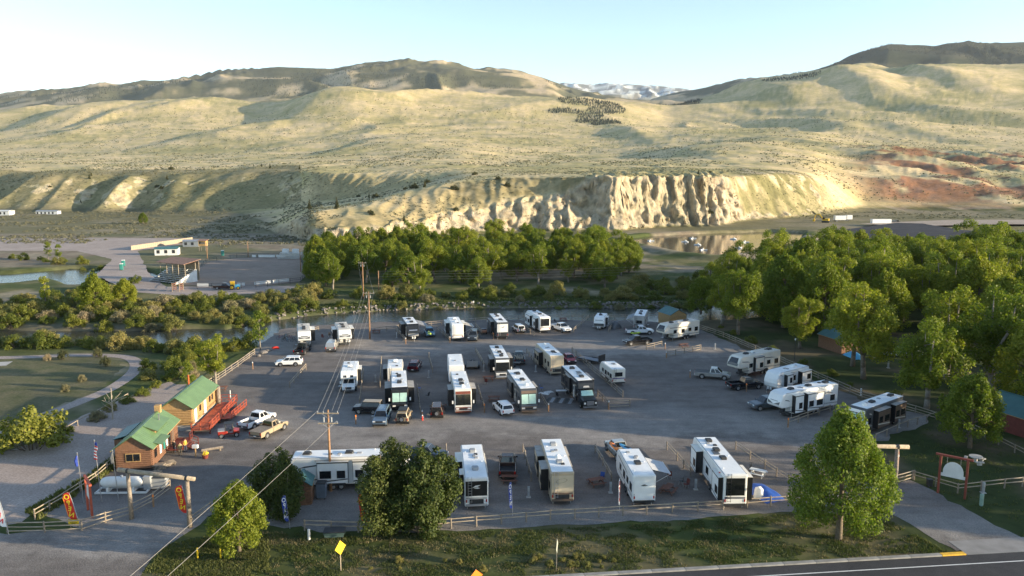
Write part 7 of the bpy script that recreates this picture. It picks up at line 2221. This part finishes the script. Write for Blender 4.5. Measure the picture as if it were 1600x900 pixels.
for x in (-1.4, 1.4):
    for y in (-1.1, 1.1): MB().box((x, y, 1.2), (.18, .18, 2.4)).build('leg', WOODG, t)
def longshed(px, py, deg, L, W, h, wall, roofm, label, name='stock_shed'):
    p = G(px, py); t = thing(name, label, 'shed', (p.x, p.y, 0), math.radians(deg))
    MB().box((0, 0, h / 2), (L, W, h)).build('wall', wall, t)
    for s in (-1, 1):
        q = [(-L/2 - .3, 0, h + .7), (L/2 + .3, 0, h + .7), (L/2 + .3, s * (W/2 + .4), h - .05), (-L/2 - .3, s * (W/2 + .4), h - .05)]
        MB().slab(q if s < 0 else q[::-1], .1).build('roof', roofm, t)
    for i in range(max(1, int(L / 3))):
        MB().box((-L/2 + 1.4 + 3 * i, -W/2 - .02, h * .55), (1.2, .06, h * .5)).build('opening', PLAST, t)
longshed(262, 398, 12, 9, 5, 2.8, OWHITE, TEALM, 'white shed with a teal roof behind the grandstand')
longshed(300, 385, 4, 7, 4, 2.6, GALV, GALV, 'grey metal shed beyond the grandstand')
longshed(5, 337, 0, 14, 7, 3.8, OWHITE, OWHITE, 'white rounded barn on the far left flats', 'barn')
longshed(76, 336, 0, 17, 5, 3.2, OWHITE, GALV, 'long white house trailer below the left bluff', 'house_trailer')
for i in range(30):
    a, b = G(205 + 3.2 * i, 391 - .47 * i), G(208.2 + 3.2 * i, 390.5 - .47 * i)
    if i == 0: bw = thing('board_wall', 'sunlit pale board wall beyond the grandstand', 'wall', (a.x, a.y, 0)); o0 = a
    m = (a + b) / 2 - o0
    MB().box((0, 0, 1.0), ((b - a).length - .04, .1, 2.0 + .1 * (i % 2))).build('board', WOODL, bw, loc=(m.x, m.y, 0), rz=math.atan2(b.y - a.y, b.x - a.x))
def toilet(px, py, label, z=.03):
    p = G(px, py); t = thing('portable_toilet', label, 'toilet', (p.x, p.y, z), .3)
    MB().rbox((0, 0, 1.1), (1.15, 1.15, 2.2), .08).build('cubicle', TEAL, t); MB().rbox((0, 0, 2.28), (1.2, 1.2, .18), .1).build('roof', OWHITE, t)
    MB().box((0, -.59, 1.1), (.75, .04, 1.8)).build('door', TEAL, t); MB().box((0, -.55, .08), (1.2, .2, .16)).build('base', PLAST, t)
toilet(190, 422, 'teal portable toilet with a white roof by the grandstand road, front of the pair'); toilet(193, 416, 'teal portable toilet behind its twin by the grandstand road'); toilet(348, 400, 'teal portable toilet behind the arena fence')
t = thing('tractor', 'yellow and blue tractor beside the old brown truck', 'tractor', tuple(G(367, 452)), .3)
MB().box((.5, 0, 1.0), (1.8, .8, .8)).build('hood', LBLUE, t); MB().box((-.6, 0, 1.6), (1.2, 1.2, 1.5)).build('cab', YELM, t); MB().box((-.6, 0, 2.4), (1.4, 1.4, .1)).build('roof', YELM, t)
for s in (-1, 1): wheel(t, -.8, s * .85, .75, .4, YELM); wheel(t, 1.0, s * .7, .45, .3, YELM)
t = thing('timber_chute', 'small reddish timber loading chute outside the arena fence', 'chute', tuple(G(278, 455)))
for s in (-1, 1):
    for k in range(4): MB().box((s * 1.0, 0, .6 + .55 * k), (.06, 3, .25)).build('board', PICW, t)
    for y in (-1.4, 1.4): MB().box((s * 1.06, y, 1.3), (.15, .15, 2.6)).build('post', WOODL, t)

# ------------------------------------------------------------------ lagoon aerators, works yard
for i, (x, y) in enumerate([(1016, 377), (1071, 378), (1082, 373), (1091, 383), (1098, 391), (1147, 374), (1164, 379), (1155, 388)]):
    p = G(x, y, -.25)
    t = thing('floating_aerator', 'white floating aerator on the brown lagoon', 'aerator', (p.x, p.y, -.25), i, 'lagoon aerators')
    for k in range(3):
        a = 2.094 * k; MB().cyl((.3 * math.cos(a), .3 * math.sin(a), .15), (2.0 * math.cos(a), 2.0 * math.sin(a), .15), .3, n=8).build('float', OWHITE, t)
    MB().cyl((0, 0, 0), (0, 0, 1.0), .45, .35, 10).build('motor', OWHITE, t)
p = G(1290, 348)
t = thing('excavator', 'yellow excavator at the works yard under the bluff', 'excavator', (p.x, p.y, gz(p)), 2.6)
MB().rbox((0, 0, 2.1), (4.2, 2.8, 1.5), .15).build('house', YELM, t); MB().rbox((1.2, .9, 3.0), (1.5, 1.1, 1.6), .1).build('cab', GLASS, t)
for s in (-1, 1): MB().prism([(-2.2, .1), (2.2, .1), (2.5, .6), (2.1, 1.1), (-2.1, 1.1), (-2.5, .6)], .7, .08, 0, s * 1.1).build('track', PLAST, t)
MB().tube([(1.8, 0, 2.4), (4.2, 0, 5.6), (6.6, 0, 5.0)], [.4, .35, .3], 6).build('boom', YELM, t); MB().tube([(6.6, 0, 5.0), (7.6, 0, 2.0)], [.28, .2], 6).build('stick', YELM, t)
MB().prism([(7.0, 2.2), (8.2, 2.0), (8.4, .9), (7.4, .5), (6.8, 1.2)], 1.3, .06).build('bucket', YELM, t)
for (x, y, L, lab) in ((1312, 346, 8, 'white box trailer behind the yellow excavator'), (1376, 352, 13, 'long white semi trailer on the graded earth'), (1326, 345, 4, 'small white tank trailer in the works yard')):
    p = G(x, y); t = thing('box_trailer', lab, 'trailer', (p.x, p.y, gz(p)), .1)
    MB().rbox((0, 0, 2.5), (L, 2.6, 2.9), .08).build('box', WHITE, t); MB().box((0, 0, .95), (L * .9, 2.0, .25)).build('frame', PLAST, t)
    for s in (-1, 1):
        for q in (-.36, -.28): wheel(t, q * L, s * 1.1, .5, .3)
p = G(1397, 350); t = thing('dump_truck', 'black dump truck beside the long white semi trailer', 'truck', (p.x, p.y, gz(p)), .05)
MB().prism([(-3.2, 1.1), (1.0, 1.1), (1.2, 2.6), (-3.4, 2.4)], 2.5, .08).build('dump_bed', DGREY, t); MB().prism([(1.3, .8), (3.6, .8), (3.6, 1.6), (2.7, 1.8), (2.4, 2.7), (1.3, 2.7)], 2.3, .1).build('cab', BLACK, t)
MB().slab([(2.72, -.95, 1.85), (2.72, .95, 1.85), (2.45, .9, 2.6), (2.45, -.9, 2.6)], .02).build('windshield', GLASS, t)
for s in (-1, 1):
    for q in (-2.4, -1.3, 2.6): wheel(t, q, s * 1.05, .5, .3)
# ------------------------------------------------------------------ haze of the valley air
hm = bpy.data.materials.new('valley_haze')
hm.use_nodes = True
nt = hm.node_tree
for n_ in list(nt.nodes):
    if n_.type != 'OUTPUT_MATERIAL': nt.nodes.remove(n_)
pv = nt.nodes.new('ShaderNodeVolumePrincipled')
pv.inputs['Color'].default_value = (.80, .88, 1.0, 1)
pv.inputs['Density'].default_value = 1.5e-5
nt.links.new(pv.outputs[0], [n_ for n_ in nt.nodes if n_.type == 'OUTPUT_MATERIAL'][0].inputs['Volume'])
tag(MB().box((0, 10300, 990), (46000, 21400, 2000)).build('haze', hm), 'thin evening haze filling the valley', kind='stuff')
